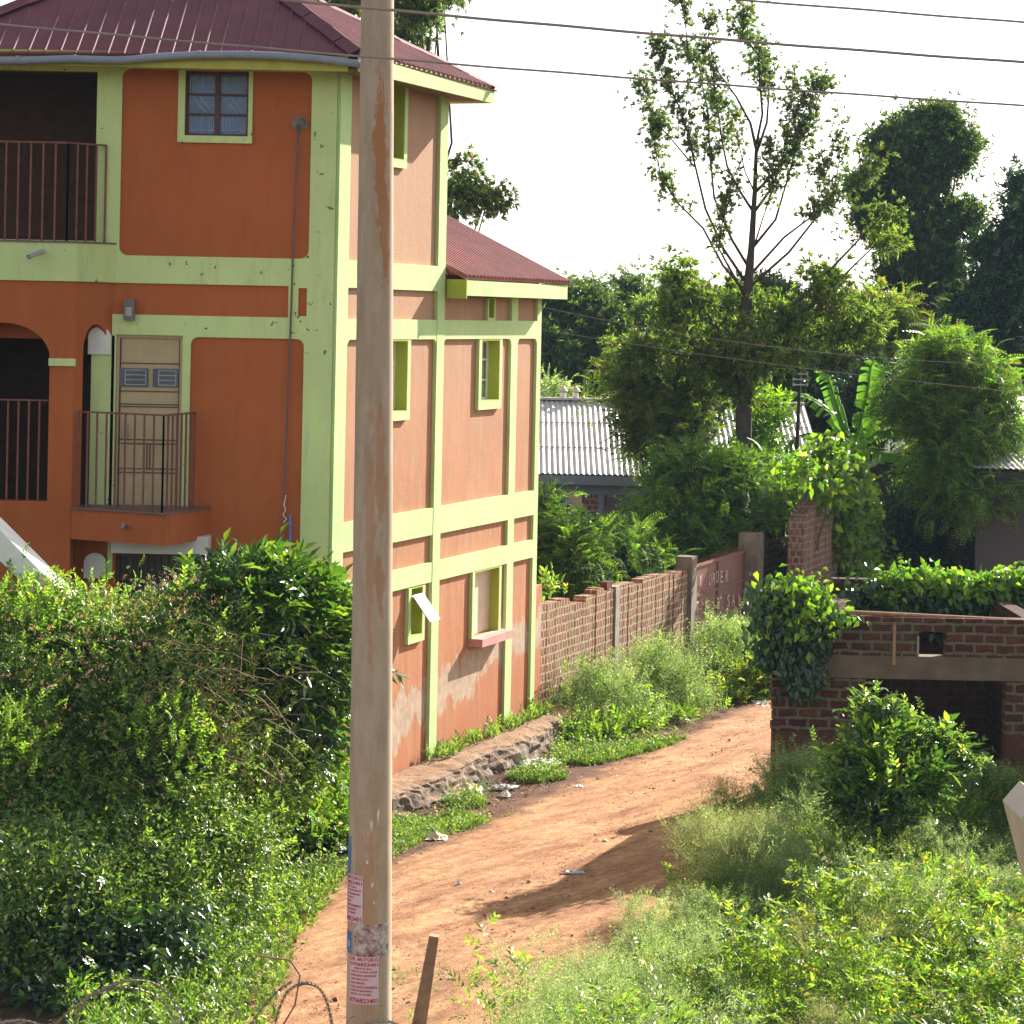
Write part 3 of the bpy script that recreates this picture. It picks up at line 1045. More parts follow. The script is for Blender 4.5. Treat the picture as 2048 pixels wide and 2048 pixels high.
LEFT = [(-3.2, 14), (-2.9, 20), (-2.55, 24.0), (-2.3, 27.3), (-1.6, 29.5), (-0.9, 31.2), (-0.35, 32.8), (0.55, 34.8), (1.5, 37.0), (2.5, 39.5), (4.7, 43), (7.4, 47), (10, 52)]
RIGHT = [(1.2, 14), (1.4, 20), (1.6, 24.0), (2.0, 27.3), (2.9, 29.5), (3.3, 31.2), (4.1, 32.8), (5.0, 34.8), (6.0, 37.0), (7.2, 39.5), (9, 43), (11.5, 47), (15, 52)]


def road_mesh():
    V, F = [], []
    nx, ny = 60, 0
    ys = np.linspace(14, 52, 190)
    Lx = np.interp(ys, [p[1] for p in LEFT], [p[0] for p in LEFT])
    Rx = np.interp(ys, [p[1] for p in RIGHT], [p[0] for p in RIGHT])
    Lx = Lx + (vnoise(ys, ys * 0, 0.9, 3) - .5) * .6 + (vnoise(ys, ys * 0, 3.5, 4) - .5) * .2
    for i, y in enumerate(ys):
        for j in range(nx + 1):
            t = j / nx
            x = Lx[i] * (1 - t) + Rx[i] * t
            e = min(t, 1 - t) * 8
            along = x * WD.y - y * WD.x
            z = 0.006 + min(1, e) * (0.07 * vnoise(np.array([along * 2.2]), np.array([y * .14]), 1, 5)[0] + 0.02 * vnoise(np.array([x]), np.array([y]), 2.2, 6)[0])
            V.append((x, y, z))
    n1 = nx + 1
    for i in range(len(ys) - 1):
        for j in range(nx):
            a = i * n1 + j
            F.append((a, a + 1, a + n1 + 1, a + n1))
    me = bpy.data.meshes.new('dirt_road')
    me.from_pydata(V, [], F)
    me.polygons.foreach_set("use_smooth", [True] * len(F))
    me.materials.append(M['road'])
    o = bpy.data.objects.new('dirt_road', me)
    SC.collection.objects.link(o)
    return o


tag(road_mesh(), kind='structure')

pd = MB()
cpt = G(628, 1722)
pd.poly([(cpt.x + (0.62 + .12 * math.sin(3 * a)) * math.cos(a), cpt.y + (0.5 + .1 * math.sin(5 * a)) * math.sin(a), 0.012) for a in [k * 6.283 / 26 for k in range(26)]])
tag(pd.build('puddle', M['water']), kind='structure')


def hills():
    xs = np.linspace(-900, 900, 120)
    V, F = [], []
    rows = ((640, 0.0), (700, .45), (800, .8), (950, 1.0), (1300, .9))
    for Y, k in rows:
        for x in xs:
            h = 4 + 6 * vnoise(np.array([x]), np.array([Y * .3]), 0.006, 9)[0] + 1.5 * vnoise(np.array([x]), np.array([Y]), 0.06, 10)[0]
            V.append((x, Y, -1 + h * k * (0.9 + min(0.4, 0.003 * max(0, x))) if k else -1))
    n = len(xs)
    for r in range(len(rows) - 1):
        for i in range(n - 1):
            a = r * n + i
            F.append((a, a + 1, a + n + 1, a + n))
    me = bpy.data.meshes.new('hills'); me.from_pydata(V, [], F); me.materials.append(M['hills'])
    me.polygons.foreach_set("use_smooth", [True] * len(F))
    o = bpy.data.objects.new('hills', me); SC.collection.objects.link(o)
    return tag(o, kind='structure')


hills()

# ------------------------------------------------------------------ the three-storey house
house = empty('apartment_house', (CX, Y0, 0), 'orange and lime green three storey house with maroon metal roof beside the dirt road', 'house')


def zf(v, u=665.0): return FX(u, v)[1]


ZB3b, ZB3t = 2.615, 2.87
ZB2b, ZB2t = 3.225, 3.575
ZB1b, ZB1t = 5.755, 6.005
ZB0b, ZB0t = 6.375, 6.70
ZTOP = 8.945
ZW = 9.02
XL = -8.4
xf = lambda u, v=600: FX(u, v)[0]

# openings of the front
win = (FX(372, 143)[0], FX(496, 272)[0], FX(434, 272)[1], FX(434, 143)[1])
door = (FX(231, 800)[0], FX(364, 800)[0], 3.66, FX(297, 670)[1])
ub = (XL, FX(193, 300)[0], FX(190, 482)[1] , FX(193, 144)[1])
lb = (XL, FX(182, 800)[0], 3.66, 5.70)
gw = (FX(230, 1150)[0], FX(408, 1150)[0], 1.7, FX(320, 1108)[1])
low_l = (XL, FX(150, 1100)[0], 0.3, 3.2)
fw = MB(FR)
fw.panel(XL, CX + 0.0, 0.0, ZW, 0.0, 0.2, [win, door, ub, lb, gw])
fw.build('front_wall', M['orange'], house)

# green framework of the front, panels cut out of it
E = 0.035
gh = []
p1 = (FX(243, 300)[0], FX(622, 300)[0], ZB0t, FX(430, 141)[1])
p2 = (FX(226, 600)[0], FX(577, 600)[0], ZB1t, ZB0b)
p3 = (FX(597, 600)[0], FX(614, 600)[0], ZB1t + .02, ZB0b - .02)
p4 = (FX(378, 900)[0], FX(604, 900)[0], 0.0, ZB1b)
p5 = (XL, FX(226, 600)[0], 2.9, ZB0b)
p6 = (FX(226, 1100)[0], FX(378, 1100)[0], 0.0, 3.6)
lowg = (XL, FX(226, 1100)[0], 0.0, 2.9)
gf = MB(FR)
gf.panel(XL, CX - 0.0, 0.0, ZW - .01, -E, -0.001, [p1, p2, p3, p4, p5, p6, lowg, ub, lb, door])
gf.fillets(p1, 0.10, -E, -0.001)
gf.fillets(p4, 0.09, -E, -0.001, "cd")
gf.build('green_framework', M['green'], house)
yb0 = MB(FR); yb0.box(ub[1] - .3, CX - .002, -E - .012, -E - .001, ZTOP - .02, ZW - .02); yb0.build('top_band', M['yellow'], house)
# green strip left of the balcony door, and surround of the window
g2 = MB(FR)
g2.box(lb[1], FX(228, 800)[0], -E, -.001, 3.66, ZB1b)
g2.build('green_strip', M['green'], house)
g2 = MB(FR)
wx0, wx1, wz0 = FX(357, 200)[0], FX(506, 200)[0], FX(430, 286)[1]
g2.panel(wx0, wx1, wz0, p1[3] , -E - .004, -0.002, [(win[0], win[1], win[2], win[3] + .5)])
g2.build('window_surround', M['green'], house)

# front window: steel frame, mullion, panes with a diamond burglar grille
wf = MB(FR)
x0, x1, z0, z1 = win
wf.panel(x0, x1, z0, z1, 0.06, 0.10, [(x0 + .025, x1 - .025, z0 + .03, z1 - .03)])
xm = (x0 + x1) / 2
wf.box(xm - .028, xm + .028, 0.045, 0.055, z0 + .001, z1 - .001)
zz = [z0 + (z1 - z0) * k for k in (0.34, 0.65)]
for zq in zz:
    wf.box(x0 + .02, xm - .028, .062, .094, zq - .011, zq + .011)
    wf.box(xm + .028, x1 - .02, .062, .094, zq - .011, zq + .011)
wfo = wf.build('window_frame', M['frame_brown'], house, 'brown steel window frame with blue panes under the eaves')
pn = MB(FR); pn.box(x0 + .01, x1 - .01, .11, .12, z0 + .01, z1 - .01); pn.build('window_pane', M['glass_blue'], wfo)
gr = MB(FR)
for (a, b) in ((x0 + .045, xm - .045), (xm + .045, x1 - .045)):
    rows = [z0 + .05] + zz + [z1 - .05]
    for k in (0, 2):
        for t in (0.08, .18, .5, .82, .92):
            gr.tube([(a + (b - a) * t, .1, rows[k]), (a + (b - a) * t, .1, rows[k + 1])], .0045, 4)
    for zq in (rows[0] + .02, rows[3] - .02):
        gr.tube([(a, .1, zq), (b, .1, zq)], .0045, 4)
    zc, hz = (rows[1] + rows[2]) / 2, (rows[2] - rows[1]) / 2 * .8
    for cxx in (a + (b - a) * .36, a + (b - a) * .66):
        w_ = (b - a) * .26
        q = [(cxx - w_, .1, zc), (cxx, .1, zc + hz), (cxx + w_, .1, zc), (cxx, .1, zc - hz)]
        gr.tube(q, .0045, 4, closed=True)
        gr.tube([(cxx - w_ * .9, .1, zc + hz * .9), (cxx + w_ * .9, .1, zc - hz * .9)], .004, 4)
    for s in (a, b): gr.tube([(s, .1, rows[0]), (s, .1, rows[3])], .0045, 4)
    gr.tube([(a, .1, zc), (a + (b - a) * .12, .1, zc)], .0045, 4)
    gr.tube([(b, .1, zc), (b - (b - a) * .1, .1, zc)], .0045, 4)
gr.build('window_grille', M['grille'], wfo)

# balcony door, first floor
x0, x1, z0, z1 = door
dm = MB(FR)
dm.box(x0, x1, .05, .09, z0, z1)
dr = dm.build('door', M['cream'], house, 'cream steel door with small barred lights opening on the lower balcony')
dj = MB(FR)
dj.panel(x0, x1, z0, z1, .01, .048, [(x0 + .035, x1 - .035, z0 + .02, z1 - .035)])
dj.build('door_frame', M['cream'], dr)
H_ = z1 - z0


def zr(v): return FX(297, v)[1]


dd = MB(FR)
for v_ in (675, 727, 783, 809, 814, 880, 888, 938, 946, 1012):
    dd.box(x0 + .04, x1 - .04, .04, .052, zr(v_) - .006, zr(v_) + .006)
for (u_, va, vb) in ((293, 888, 938), (299, 888, 938)):
    xx = FX(u_, 900)[0]
    dd.box(xx - .006, xx + .006, .04, .0521, zr(vb), zr(va))
for xx in (x0 + .045, x1 - .045): dd.box(xx - .006, xx + .006, .04, .0515, z0 + .03, z1 - .05)
dd.build('door_moulding', M['frame_brown'], dr)
for (ua, ub_) in ((238, 296), (305, 363)):
    xa, xb = FX(ua, 755)[0], FX(ub_, 755)[0]
    xb = min(xb, x1 - .05)
    g_ = MB(FR); g_.box(xa, xb, .030, .042, zr(774), zr(737)); go = g_.build('door_light', M['glass_grey'], dr)
    s_ = MB(FR)
    for k in range(4):
        zq = zr(770) + (zr(741) - zr(770)) * k / 3
        s_.tube([(xa + .07, .025, zq), (xb - .03, .025, zq)], .005, 4)
    s_.tube([(xa + .07, .025, zr(770)), (xa + .07, .025, zr(741))], .005, 4)
    s_.tube([(xb - .03, .025, zr(770)), (xb - .03, .025, zr(741))], .005, 4)
    s_.build('light_grille', M['grille'], go)
hn = MB(FR); hx, hz = FX(252, 862)[0], zr(862)
hn.box(hx - .012, hx + .012, .005, .04, hz - .09, hz + .09); hn.tube([(hx, -.01, hz), (hx + .07, -.01, hz)], .008, 6)
hn.build('door_handle', M['pvc'], dr)

# projecting left bay: arched loggia front, chamfered corner
D = -0.45
bx = FX(150, 600, D)[0]
cxr = FX(226, 600)[0]
zsp = FX(98, 717, D)[1]; zcr = FX(10, 645, D)[1]; zfl = FX(50, 1002, D)[1]
ax0, ax1 = FX(-90, 750, D)[0], FX(99, 750, D)[0]
acx, arx = (ax0 + ax1) / 2, (ax1 - ax0) / 2
arc = [(acx + arx * math.cos(t * math.pi / 16), zsp + (zcr - zsp) * math.sin(t * math.pi / 16)) for t in range(17)]
bay = MB(FR)
bay.prism([(XL, zfl), (ax0, zfl)] + list(reversed(arc)) + [(ax1, zfl), (bx, zfl), (bx, ZB0b), (XL, ZB0b)], D, D + .2)
bay.box(XL, bx, D, D + .2, 0, zfl)
CF = Matrix(((0.707, -.707, 0, bx), (0.707, .707, 0, Y0 + D), (0, 0, 1, 0), (0, 0, 0, 1)))
# chamfer frame: x towards the wall, y inwards
vx = Vector((cxr - bx, -D, 0)); Lc = vx.length; vx.normalize()
CF = Matrix(((vx.x, -vx.y, 0, bx), (vx.y, vx.x, 0, Y0 + D), (0, 0, 1, 0), (0, 0, 0, 1)))
a0, a1 = Lc * .24, Lc * .90
ac, ar = (a0 + a1) / 2, (a1 - a0) / 2
zs2 = FX(200, 700)[1]; zc2 = FX(200, 648)[1]
arc2 = [(ac + ar * math.cos(t * math.pi / 12), zs2 + (zc2 - zs2) * math.sin(t * math.pi / 12)) for t in range(13)]
bay2 = MB(CF)
bay2.prism([(0.0, 3.4), (a0, 3.4), (a0, zs2)] + list(reversed(arc2[:-1])) + [(a1, zs2 - .02), (Lc, zs2 - .02), (Lc, ZB0b), (0, ZB0b)], 0, .15)
bay.v += bay2.v; k0 = len(bay.v) - len(bay2.v)
bay.f += [[i + k0 for i in f] for f in bay2.f]; bay.uv += bay2.uv
bay.build('arched_bay', M['orange'], house)
cap = MB(FR); cap.box(ax1 - .01, bx + .02, D - .03, D + .21, FX(130, 732, D)[1], FX(130, 717, D)[1])
cap.build('column_capital', M['green'], house)
for (ua, ub_, va, vb, arch) in ((177, 221, 653, 709, 1), (168, 212, 1105, 1157, 1)):
    xa, za = FX(ua, va, -.06); xb, zb_ = FX(ub_, vb, -.06)
    xc, rr = (xa + xb) / 2, (xb - xa) / 2
    sp = za - rr * 0.9
    pts = [(xa, zb_), (xb, zb_)] + [(xc + rr * math.cos(t * math.pi / 8), sp + rr * .9 * math.sin(t * math.pi / 8)) for t in range(9)]
    wa = MB(FR)
    wa.prism(pts, -.07, -.04)
    wa.build('arch_soffit', M['white'], house)

# upper balcony: lime slab edge and railing
yb = [(XL, D), (bx, D), (cxr, 0.0)]
sb = MB(FR)
sb.slab([(XL, D - .03), (bx + .012, D - .03), (cxr + .03, -.036), (cxr + .03, .02), (XL, .02)], ZB0b + .002, FX(100, 485, D)[1])
sb.build('balcony_slab', M['green'], house)
sf = MB(FR)
zs = FX(100, 485, D)[1]
sf.slab([(XL, .021), (ub[1] - .001, .021), (ub[1] - .001, 2.6), (XL, 2.6)], ZB0b + .1, zs - .01)
sf.build('balcony_floor', M['concrete'], house)
cp = MB(FR)
cp.slab([(XL, D - .05), (bx + .02, D - .05), (cxr + .035, -.04), (cxr + .035, .03), (XL, .03)], zs + .001, zs + .02)
cp.build('balcony_coping', M['pipe_brown'], house)


def railing(name, pts, z0, z1, spacing, r=.011, top=.02):
    m = MB(FR)
    for a, b in zip(pts[:-1], pts[1:]):
        a, b = Vector(a), Vector(b)
        L = (b - a).length
        n = max(1, round(L / spacing))
        for k in range(n + 1):
            p = a.lerp(b, k / n)
            m.box(p.x - r, p.x + r, p.y - r, p.y + r, z0, z1 - top)
        t = (b - a).normalized(); s = Vector((-t.y, t.x))* top
        m.slab([(a - s)[:2], (b - s)[:2], (b + s)[:2], (a + s)[:2]], z1 - top, z1)
    return m.build(name, M['iron'], house)


rz = FX(60, 282, D)[1]
rx1 = FX(137, 300, D + .04)[0]
railing('balcony_railing', [(XL + .2, D + .03), (rx1, D + .03), (FX(214, 300)[0], -.06)], zs + .02, rz, .145)
railing('balcony_railing', [(ax0, D + .08), (ax1, D + .08)], zfl, FX(60, 799, D)[1], .125)

# lower triangular balcony
Bx, Bz = FX(333, 1030, -1.1); Bx = FX(333, 1030, -1.1)[0]
Ax = FX(143, 1015, D)[0]; Cx_ = FX(417, 1015)[0]
zt = FX(333, 1030, -1.1)[1]; zb = FX(333, 1092, -1.1)[1]
lbm = MB(FR)
lbm.slab([(Ax, D), (Bx, -1.1), (Cx_, -.002), (Ax, -.002)], zb, zt)
lbm.build('balcony_slab', M['orange'], house)
cp2 = MB(FR)
cp2.slab([(Ax - .02, D - .03), (Bx, -1.14), (Cx_ + .03, -.002), (Ax, -.002)], zt + .001, zt + .022)
cp2.build('balcony_coping', M['pipe_brown'], house)
railing('balcony_railing', [(FX(157, 820, D)[0], D + .02), (FX(327, 830, -1.05)[0], -1.02), (FX(392, 820)[0], -.08)], zt + .02, FX(327, 829, -1.02)[1], .135)
fa = MB(FR)
fa.prism([(FX(222, 1108, -.3)[0], FX(222, 1106, -.3)[1]), (FX(415, 1108, -.3)[0], FX(415, 1110, -.3)[1]), (FX(417, 1070, -.3)[0], FX(417, 1073, -.3)[1]), (FX(222, 1085, -.3)[0], FX(222, 1080, -.3)[1])], -.3, -.002)
fa.build('window_canopy', M['white'], house)
x0, x1, z0, z1 = gw
gw_ = MB(FR)
gw_.panel(x0, x1, z0, z1, .05, .09, [(x0 + .04, x1 - .04, z0 + .04, z1 - .04)])
n = 12
for k in range(1, n):
    xx = x0 + (x1 - x0) * k / n
    gw_.box(xx - .009, xx + .009, .06, .08, z0 + .04, z1 - .04)
gw_.box(x0 + .04, x1 - .04, .052, .059, z1 - .32, z1 - .29)
gwo = gw_.build('window_frame', M['frame_brown'], house, 'brown barred window under the lower balcony')
pm = MB(FR); pm.box(x0 + .01, x1 - .01, .12, .13, z0, z1); pm.build('window_pane', M['glass_grey'], gwo)

# spouts, lamp, conduits
for (ua, va, ub_, vb, d0) in ((95, 499, 57, 514, D), (255, 1045, 244, 1054, -.6)):
    m = MB(FR)
    xa, za = FX(ua, va, d0); xb, zb2 = FX(ub_, vb, d0 - .35)
    m.tube([(xa, d0 + .1, za + .01), (xb, d0 - .35, zb2)], .026, 10, caps=False)
    m.tube([(xa, d0 + .1, za + .01), (xb, d0 - .34, zb2)], .019, 10)
    m.build('drain_spout', M['pvc'], house, smooth=True)
m = MB(FR); xa, za = FX(251, 599); xb, zb2 = FX(271, 641)
m.box(xa, xb, -.14, -.036, zb2, za)
lo = m.build('wall_lamp', M['lampgrey'], house, bevel=.02)
m = MB(FR); m.box(xa + .025, xb - .025, -.15, -.138, zb2 + .05, za - .09); m.build('lamp_glass', M['pvc'], lo)
m = MB(FR)
pts = [(FX(u_, v_, -.06)[0], -.06, FX(u_, v_, -.06)[1]) for u_, v_ in ((597, 250), (592, 360), (586, 500), (583, 600), (577, 760), (571, 940), (568, 1060), (566, 1150))]
m.tube(pts, .012, 8); m.build('conduit', M['pipe_brown'], house, smooth=True)
m = MB(FR)
pts = [(FX(u_, v_, -.06)[0], -.06, FX(u_, v_, -.06)[1]) for u_, v_ in ((580, 1030), (581, 1140), (580, 1200))]
m.tube(pts, .014, 8); m.build('conduit', M['pipe_blue'], house, smooth=True)
m = MB(FR)
pts = [(FX(u_, v_, -.09)[0], -.09, FX(u_, v_, -.09)[1]) for u_, v_ in ((572, 990), (568, 1010), (571, 1020), (566, 1030), (573, 1038), (567, 1045))]
m.tube(pts, .007, 6); m.build('tie_wire', M['white'], house)
m = MB(FR)
xa, za = FX(600, 246, -.04)
pts = [(xa - .14, za + .06), (xa + .1, za + .05), (xa + .1, za + .11), (xa - .02, za + .1)]
for q in range(9):
    a = q * .7
    m.prism([(xa + .05 * math.cos(a) + .06 * math.cos(t * 1.26 + a), za + .03 * math.sin(a) + .06 * math.sin(t * 1.26 + a)) for t in range(5)], -.012 - .001 * q, -.001)
m.build('patched_hole', M['dconcrete'], house)
m = MB(FR); m.tube([(xa + .02, -.1, za), (xa + .03, .01, za + .03)], .035, 8); m.build('pipe_stub', M['lampgrey'], house)

# low light wall at the foot of the corner
m = MB(FR); m.box(FX(560, 1215)[0], CX - .03, -.3, -.036, 0.0, FX(640, 1212)[1]); m.build('footing_wall', M['concrete'], house)

# ---- side wall
S = SZ
Lm = S(889, 330)[0]
La = S(1076, 700)[0]
sw = MB(SIDE)


def sh(u0, v0, u1, v1, z0=None, z1=None):
    """hole on the side wall from two corners"""
    a, b = S(u0, v0), S(u1, v1)
    return (a[0], b[0], z0 if z0 is not None else b[1], z1 if z1 is not None else a[1])


h_up = (S(757, 200)[0], S(803, 200)[0], S(800, 321)[1], 8.93)
h_m1 = (S(757, 700)[0], S(808.5, 700)[0], S(808, 822)[1], ZB1b - .01)
h_m2 = (S(957, 700)[0], S(993, 700)[0], S(980, 801)[1], ZB1b - .01)
h_sm = (S(971, 620)[0], S(982, 620)[0], ZB1t + .03, S(978, 597)[1])
h_l1 = (S(815, 1200)[0], S(838, 1200)[0], S(825, 1271)[1], S(825, 1174)[1])
h_l2 = (S(942, 1200)[0], S(991, 1200)[0], S(965, 1268)[1], ZB3b - .01)
ZAN = 6.5
holes_m = [h for h in (h_up, h_m1, h_l1)]
sw.panel(0.0, Lm, 0.0, ZW, 0.0, 0.2, [h_up, h_m1, h_l1])
sw.panel(Lm, La, 0.0, ZAN + .1, 0.0, 0.2, [h_m2, h_sm, h_l2])
sw.build('side_wall', M['orange_side'], house)

c0 = S(688, 650)[0]
q0, q1 = S(864.5, 800)[0], S(878.5, 800)[0]
r0, r1 = S(1014.6, 800)[0], S(1027, 800)[0]
f0 = S(1066, 800)[0]
gs = MB(SIDE)
H1 = [(c0, q0, ZB0t, ZTOP), (c0, q0, ZB1t, ZB0b), (c0, q0, ZB2t, ZB1b), (c0, q0, ZB3t, ZB2b), (c0, q0, 0.0, ZB3b)]
gs.panel(0, Lm - 0.0, 0.0, ZW - .01, -.045, -.001, [h if h[1] < Lm else h for h in [(a, min(b, Lm), c, d) for a, b, c, d in H1]])
for h in (H1[2],): gs.fillets(h, .10, -.045, -.001, "cd")
H2 = []
for (a, b) in ((q1, r0), (r1, f0)):
    H2 += [(a, b, ZB1t, ZAN), (a, b, ZB2t, ZB1b), (a, b, ZB3t, ZB2b), (a, b, 0.0, ZB3b)]
gs.panel(Lm, La, 0.0, ZAN, -.045, -.001, [(max(a, Lm + .001), b, c, d) for a, b, c, d in H2])
for h in (H2[1], H2[5]): gs.fillets(h, .10, -.045, -.001, "cd")
# second pilaster belongs to both blocks
gs.panel(q0, q1, 0.0, ZAN - .02, -.05, -.046, [])
gs.build('green_framework', M['green_side'], house)

# surrounds
for h, w_, zb_, topopen in ((h_up, .10, .10, True), (h_m1, .10, .11, True), (h_m2, .10, .115, True), (h_l1, .085, .085, False), (h_l2, .085, .06, True), (h_sm, .045, .03, True)):
    zt_ = h[3] if topopen else h[3] + .001
    sr = MB(SIDE)
    sr.panel(h[0] - w_, h[1] + w_, h[2] - zb_, zt_ + .0, -.052, -.002, [(h[0], h[1], h[2], h[3] + .5)])
    sr.build('window_surround', M['green_side'], house)


def side_window(h, rows, cols, pane, frame, label=None, depth=.16):
    a, b, c, d = h
    rv = MB(SIDE)
    rv.box(b - .012, b + .001, -.05, depth, c, d); rv.box(a - .001, a + .012, -.05, depth, c, d)
    rv.box(a + .012, b - .012, -.05, depth, c - .001, c + .012); rv.box(a + .012, b - .012, -.05, depth, d - .012, d + .001)
    r = rv.build('window_reveal', M['olive'], house, label)
    fm = MB(SIDE)
    fm.panel(a + .012, b - .012, c + .012, d - .012, depth - .05, depth - .02, [(a + .04, b - .04, c + .045, d - .045)])
    for k in range(1, cols):
        x = a + (b - a) * k / cols
        fm.box(x - .016, x + .016, depth - .052, depth - .019, c + .045, d - .045)
    for k in range(1, rows):
        z = c + (d - c) * k / rows
        fm.box(a + .04, b - .04, depth - .048, depth - .021, z - .014, z + .014)
    fm.build('window_frame', frame, r)
    pm = MB(SIDE); pm.box(a, b, depth, depth + .02, c, d); pm.build('window_pane', pane, r)
    return r


side_window(h_up, 3, 2, M['glass_grey'], M['frame_brown'], 'top floor side window in a lime reveal behind the pole')
side_window(h_m1, 3, 2, M['glass_white'], M['white'], 'middle floor side window in a lime reveal behind the pole')
side_window(h_m2, 3, 2, M['glass_white'], M['white'], 'six pane side window of the low rear block')
side_window(h_sm, 1, 1, M['glass_white'], M['white'])
rl1 = side_window(h_l1, 1, 1, M['glass_grey'], M['green_side'], 'small side window with its white pane pushed open')
# the open top-hung pane
a, b, c, d = h_l1
om = MB(SIDE)
zt_, zl = d - .1, d - .42
om.poly([(a + .02, -.05, zt_), (b - .02, -.05, zt_), (b + .06, -.26, zl), (a + .10, -.26, zl)])
om.poly([(a + .10, -.275, zl), (b + .06, -.275, zl), (b - .02, -.065, zt_ + .01), (a + .02, -.065, zt_ + .01)])
om.poly([(a + .10, -.26, zl), (b + .06, -.26, zl), (b + .06, -.275, zl), (a + .10, -.275, zl)])
om.poly([(b + .06, -.26, zl), (b - .02, -.05, zt_), (b - .02, -.065, zt_ + .01), (b + .06, -.275, zl)])
om.build('open_pane', M['white'], rl1)
# shuttered window with sill
a, b, c, d = h_l2
rv = MB(SIDE)
rv.box(b - .012, b + .001, -.05, .14, c, d); rv.box(a + .001, b - .012, -.05, .14, d - .012, d + .001)
r2 = rv.build('window_reveal', M['olive'], house, 'shuttered ground floor side window with a pink sill')
for k in (0, 1):
    sm = MB(SIDE)
    x_0 = a + (b - a) * k / 2 + .006
    sm.box(x_0, x_0 + (b - a) / 2 - .012, .08 + .004 * k, .11, c + .005, d - .014)
    sm.build('shutter', M['cream_light'], r2)
sm = MB(SIDE); sm.box(a - .09, b + .22, -.21, -.001, c - .11, c - .002); sm.build('window_sill', M['sill'], r2)

# orange end pier and the back and inner walls
m = MB(SIDE); m.box(La + .002, S(1079, 1300)[0], -.02, .18, 0, S(1070, 1172)[1]); m.build('end_pier', M['orange_side'], house)
bk = MB(SIDE)
bk.box(Lm - .2, Lm - .002, .201, 7.0, 0, ZW - .02)
bk.box(La - .2, La - .002, .201, 7.0, 0, ZAN)
bk.build('rear_wall', M['orange_side'], house)
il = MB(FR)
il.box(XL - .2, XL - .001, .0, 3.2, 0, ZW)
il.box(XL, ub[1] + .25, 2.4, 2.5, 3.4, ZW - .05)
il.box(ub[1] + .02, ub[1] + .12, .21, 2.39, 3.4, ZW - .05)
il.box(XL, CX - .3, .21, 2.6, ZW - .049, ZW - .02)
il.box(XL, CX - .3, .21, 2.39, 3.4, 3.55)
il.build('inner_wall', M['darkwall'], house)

# ---- roofs
def roof_plane(name, pts, mat, ribdir, spacing, h=.03, w=.03, parent=house, thick=.02, lap=False):
    """sheet with raised ribs clipped to the outline"""
    pts = [Vector(p) for p in pts]
    n = (pts[1] - pts[0]).cross(pts[2] - pts[0]).normalized()
    if n.z < 0: n = -n
    rd = Vector(ribdir); rd = (rd - n * rd.dot(n)).normalized()
    ad = rd.cross(n).normalized()
    o = pts[0]
    q = [((p - o).dot(ad), (p - o).dot(rd)) for p in pts]
    m = MB()
    m.poly(pts); m.poly([p - n * thick for p in reversed(pts)])
    for k in range(len(pts)):
        a, b = pts[k], pts[(k + 1) % len(pts)]
        m.poly([a, a - n * thick, b - n * thick, b])
    lo, hi = min(t[0] for t in q), max(t[0] for t in q)
    x = lo + spacing * .4
    while x < hi:
        ys = []
        for k in range(len(q)):
            a, b = q[k], q[(k + 1) % len(q)]
            if (a[0] - x) * (b[0] - x) < 0:
                ys.append(a[1] + (b[1] - a[1]) * (x - a[0]) / (b[0] - a[0]))
        if len(ys) >= 2:
            y0_, y1_ = min(ys), max(ys)
            A, B = o + ad * x + rd * y0_, o + ad * x + rd * y1_
            e = ad * w / 2; t_ = ad * w * .25; u_ = n * h
            m.poly([A - e, B - e, B - t_ + u_, A - t_ + u_]); m.poly([A - t_ + u_, B - t_ + u_, B + t_ + u_, A + t_ + u_]); m.poly([A + t_ + u_, B + t_ + u_, B + e, A + e])
            m.poly([A - e, A - t_ + u_, A + t_ + u_, A + e]); m.poly([B - e, B + e, B + t_ + u_, B - t_ + u_])
        x += spacing
    return m.build(name, mat, parent)


ZE = FX(722, 108, -.6)[1]
C1 = Vector((-1.81, 30.0, ZE)); C2 = Vector((-0.25, 34.25, P(992, 181, 34.25).z))
C0 = P(-215, 110, 30.0); C0.z = ZE - .10
R1 = Vector((-3.3, 32.15, ZE + 1.22)); R0 = Vector((-5.0, 32.15, ZE + 1.22)); C3 = Vector((C0.x - .5, 34.4, ZE))
roof = roof_plane('roof', [C0, C1, R1, R0], M['maroon'], (0, 1, .5), .185, .011, .035)
roof_plane('roof_slope', [C1, C2, R1], M['maroon2'], tuple(-WN) , .16, .04, .05, parent=roof)
roof_plane('roof_slope', [C2, C3, R0, R1], M['maroon'], (0, -1, .5), .185, .028, .035, parent=roof)
roof_plane('roof_slope', [C3, C0, R0], M['maroon'], (1, 0, .5), .185, .028, .035, parent=roof)
rc = MB()
for a, b in ((C1, R1), (R1, R0), (C0, R0), (C2, R1)):
    t = (b - a).normalized(); s = t.cross(Vector((0, 0, 1))).normalized()
    nseg = 7
    for k in range(nseg):
        p, q_ = a.lerp(b, k / nseg) + Vector((0, 0, .035)), a.lerp(b, (k + 1) / nseg) + Vector((0, 0, .028 + .012 * (k % 2)))
        rc.poly([p - s * .15 - Vector((0, 0, .05)), q_ - s * .14 - Vector((0, 0, .05)), q_ + Vector((0, 0, .03)), p + Vector((0, 0, .03))])
        rc.poly([p + Vector((0, 0, .03)), q_ + Vector((0, 0, .03)), q_ + s * .14 - Vector((0, 0, .05)), p + s * .15 - Vector((0, 0, .05))])
rc.build('ridge_cap', M['maroon'], roof)
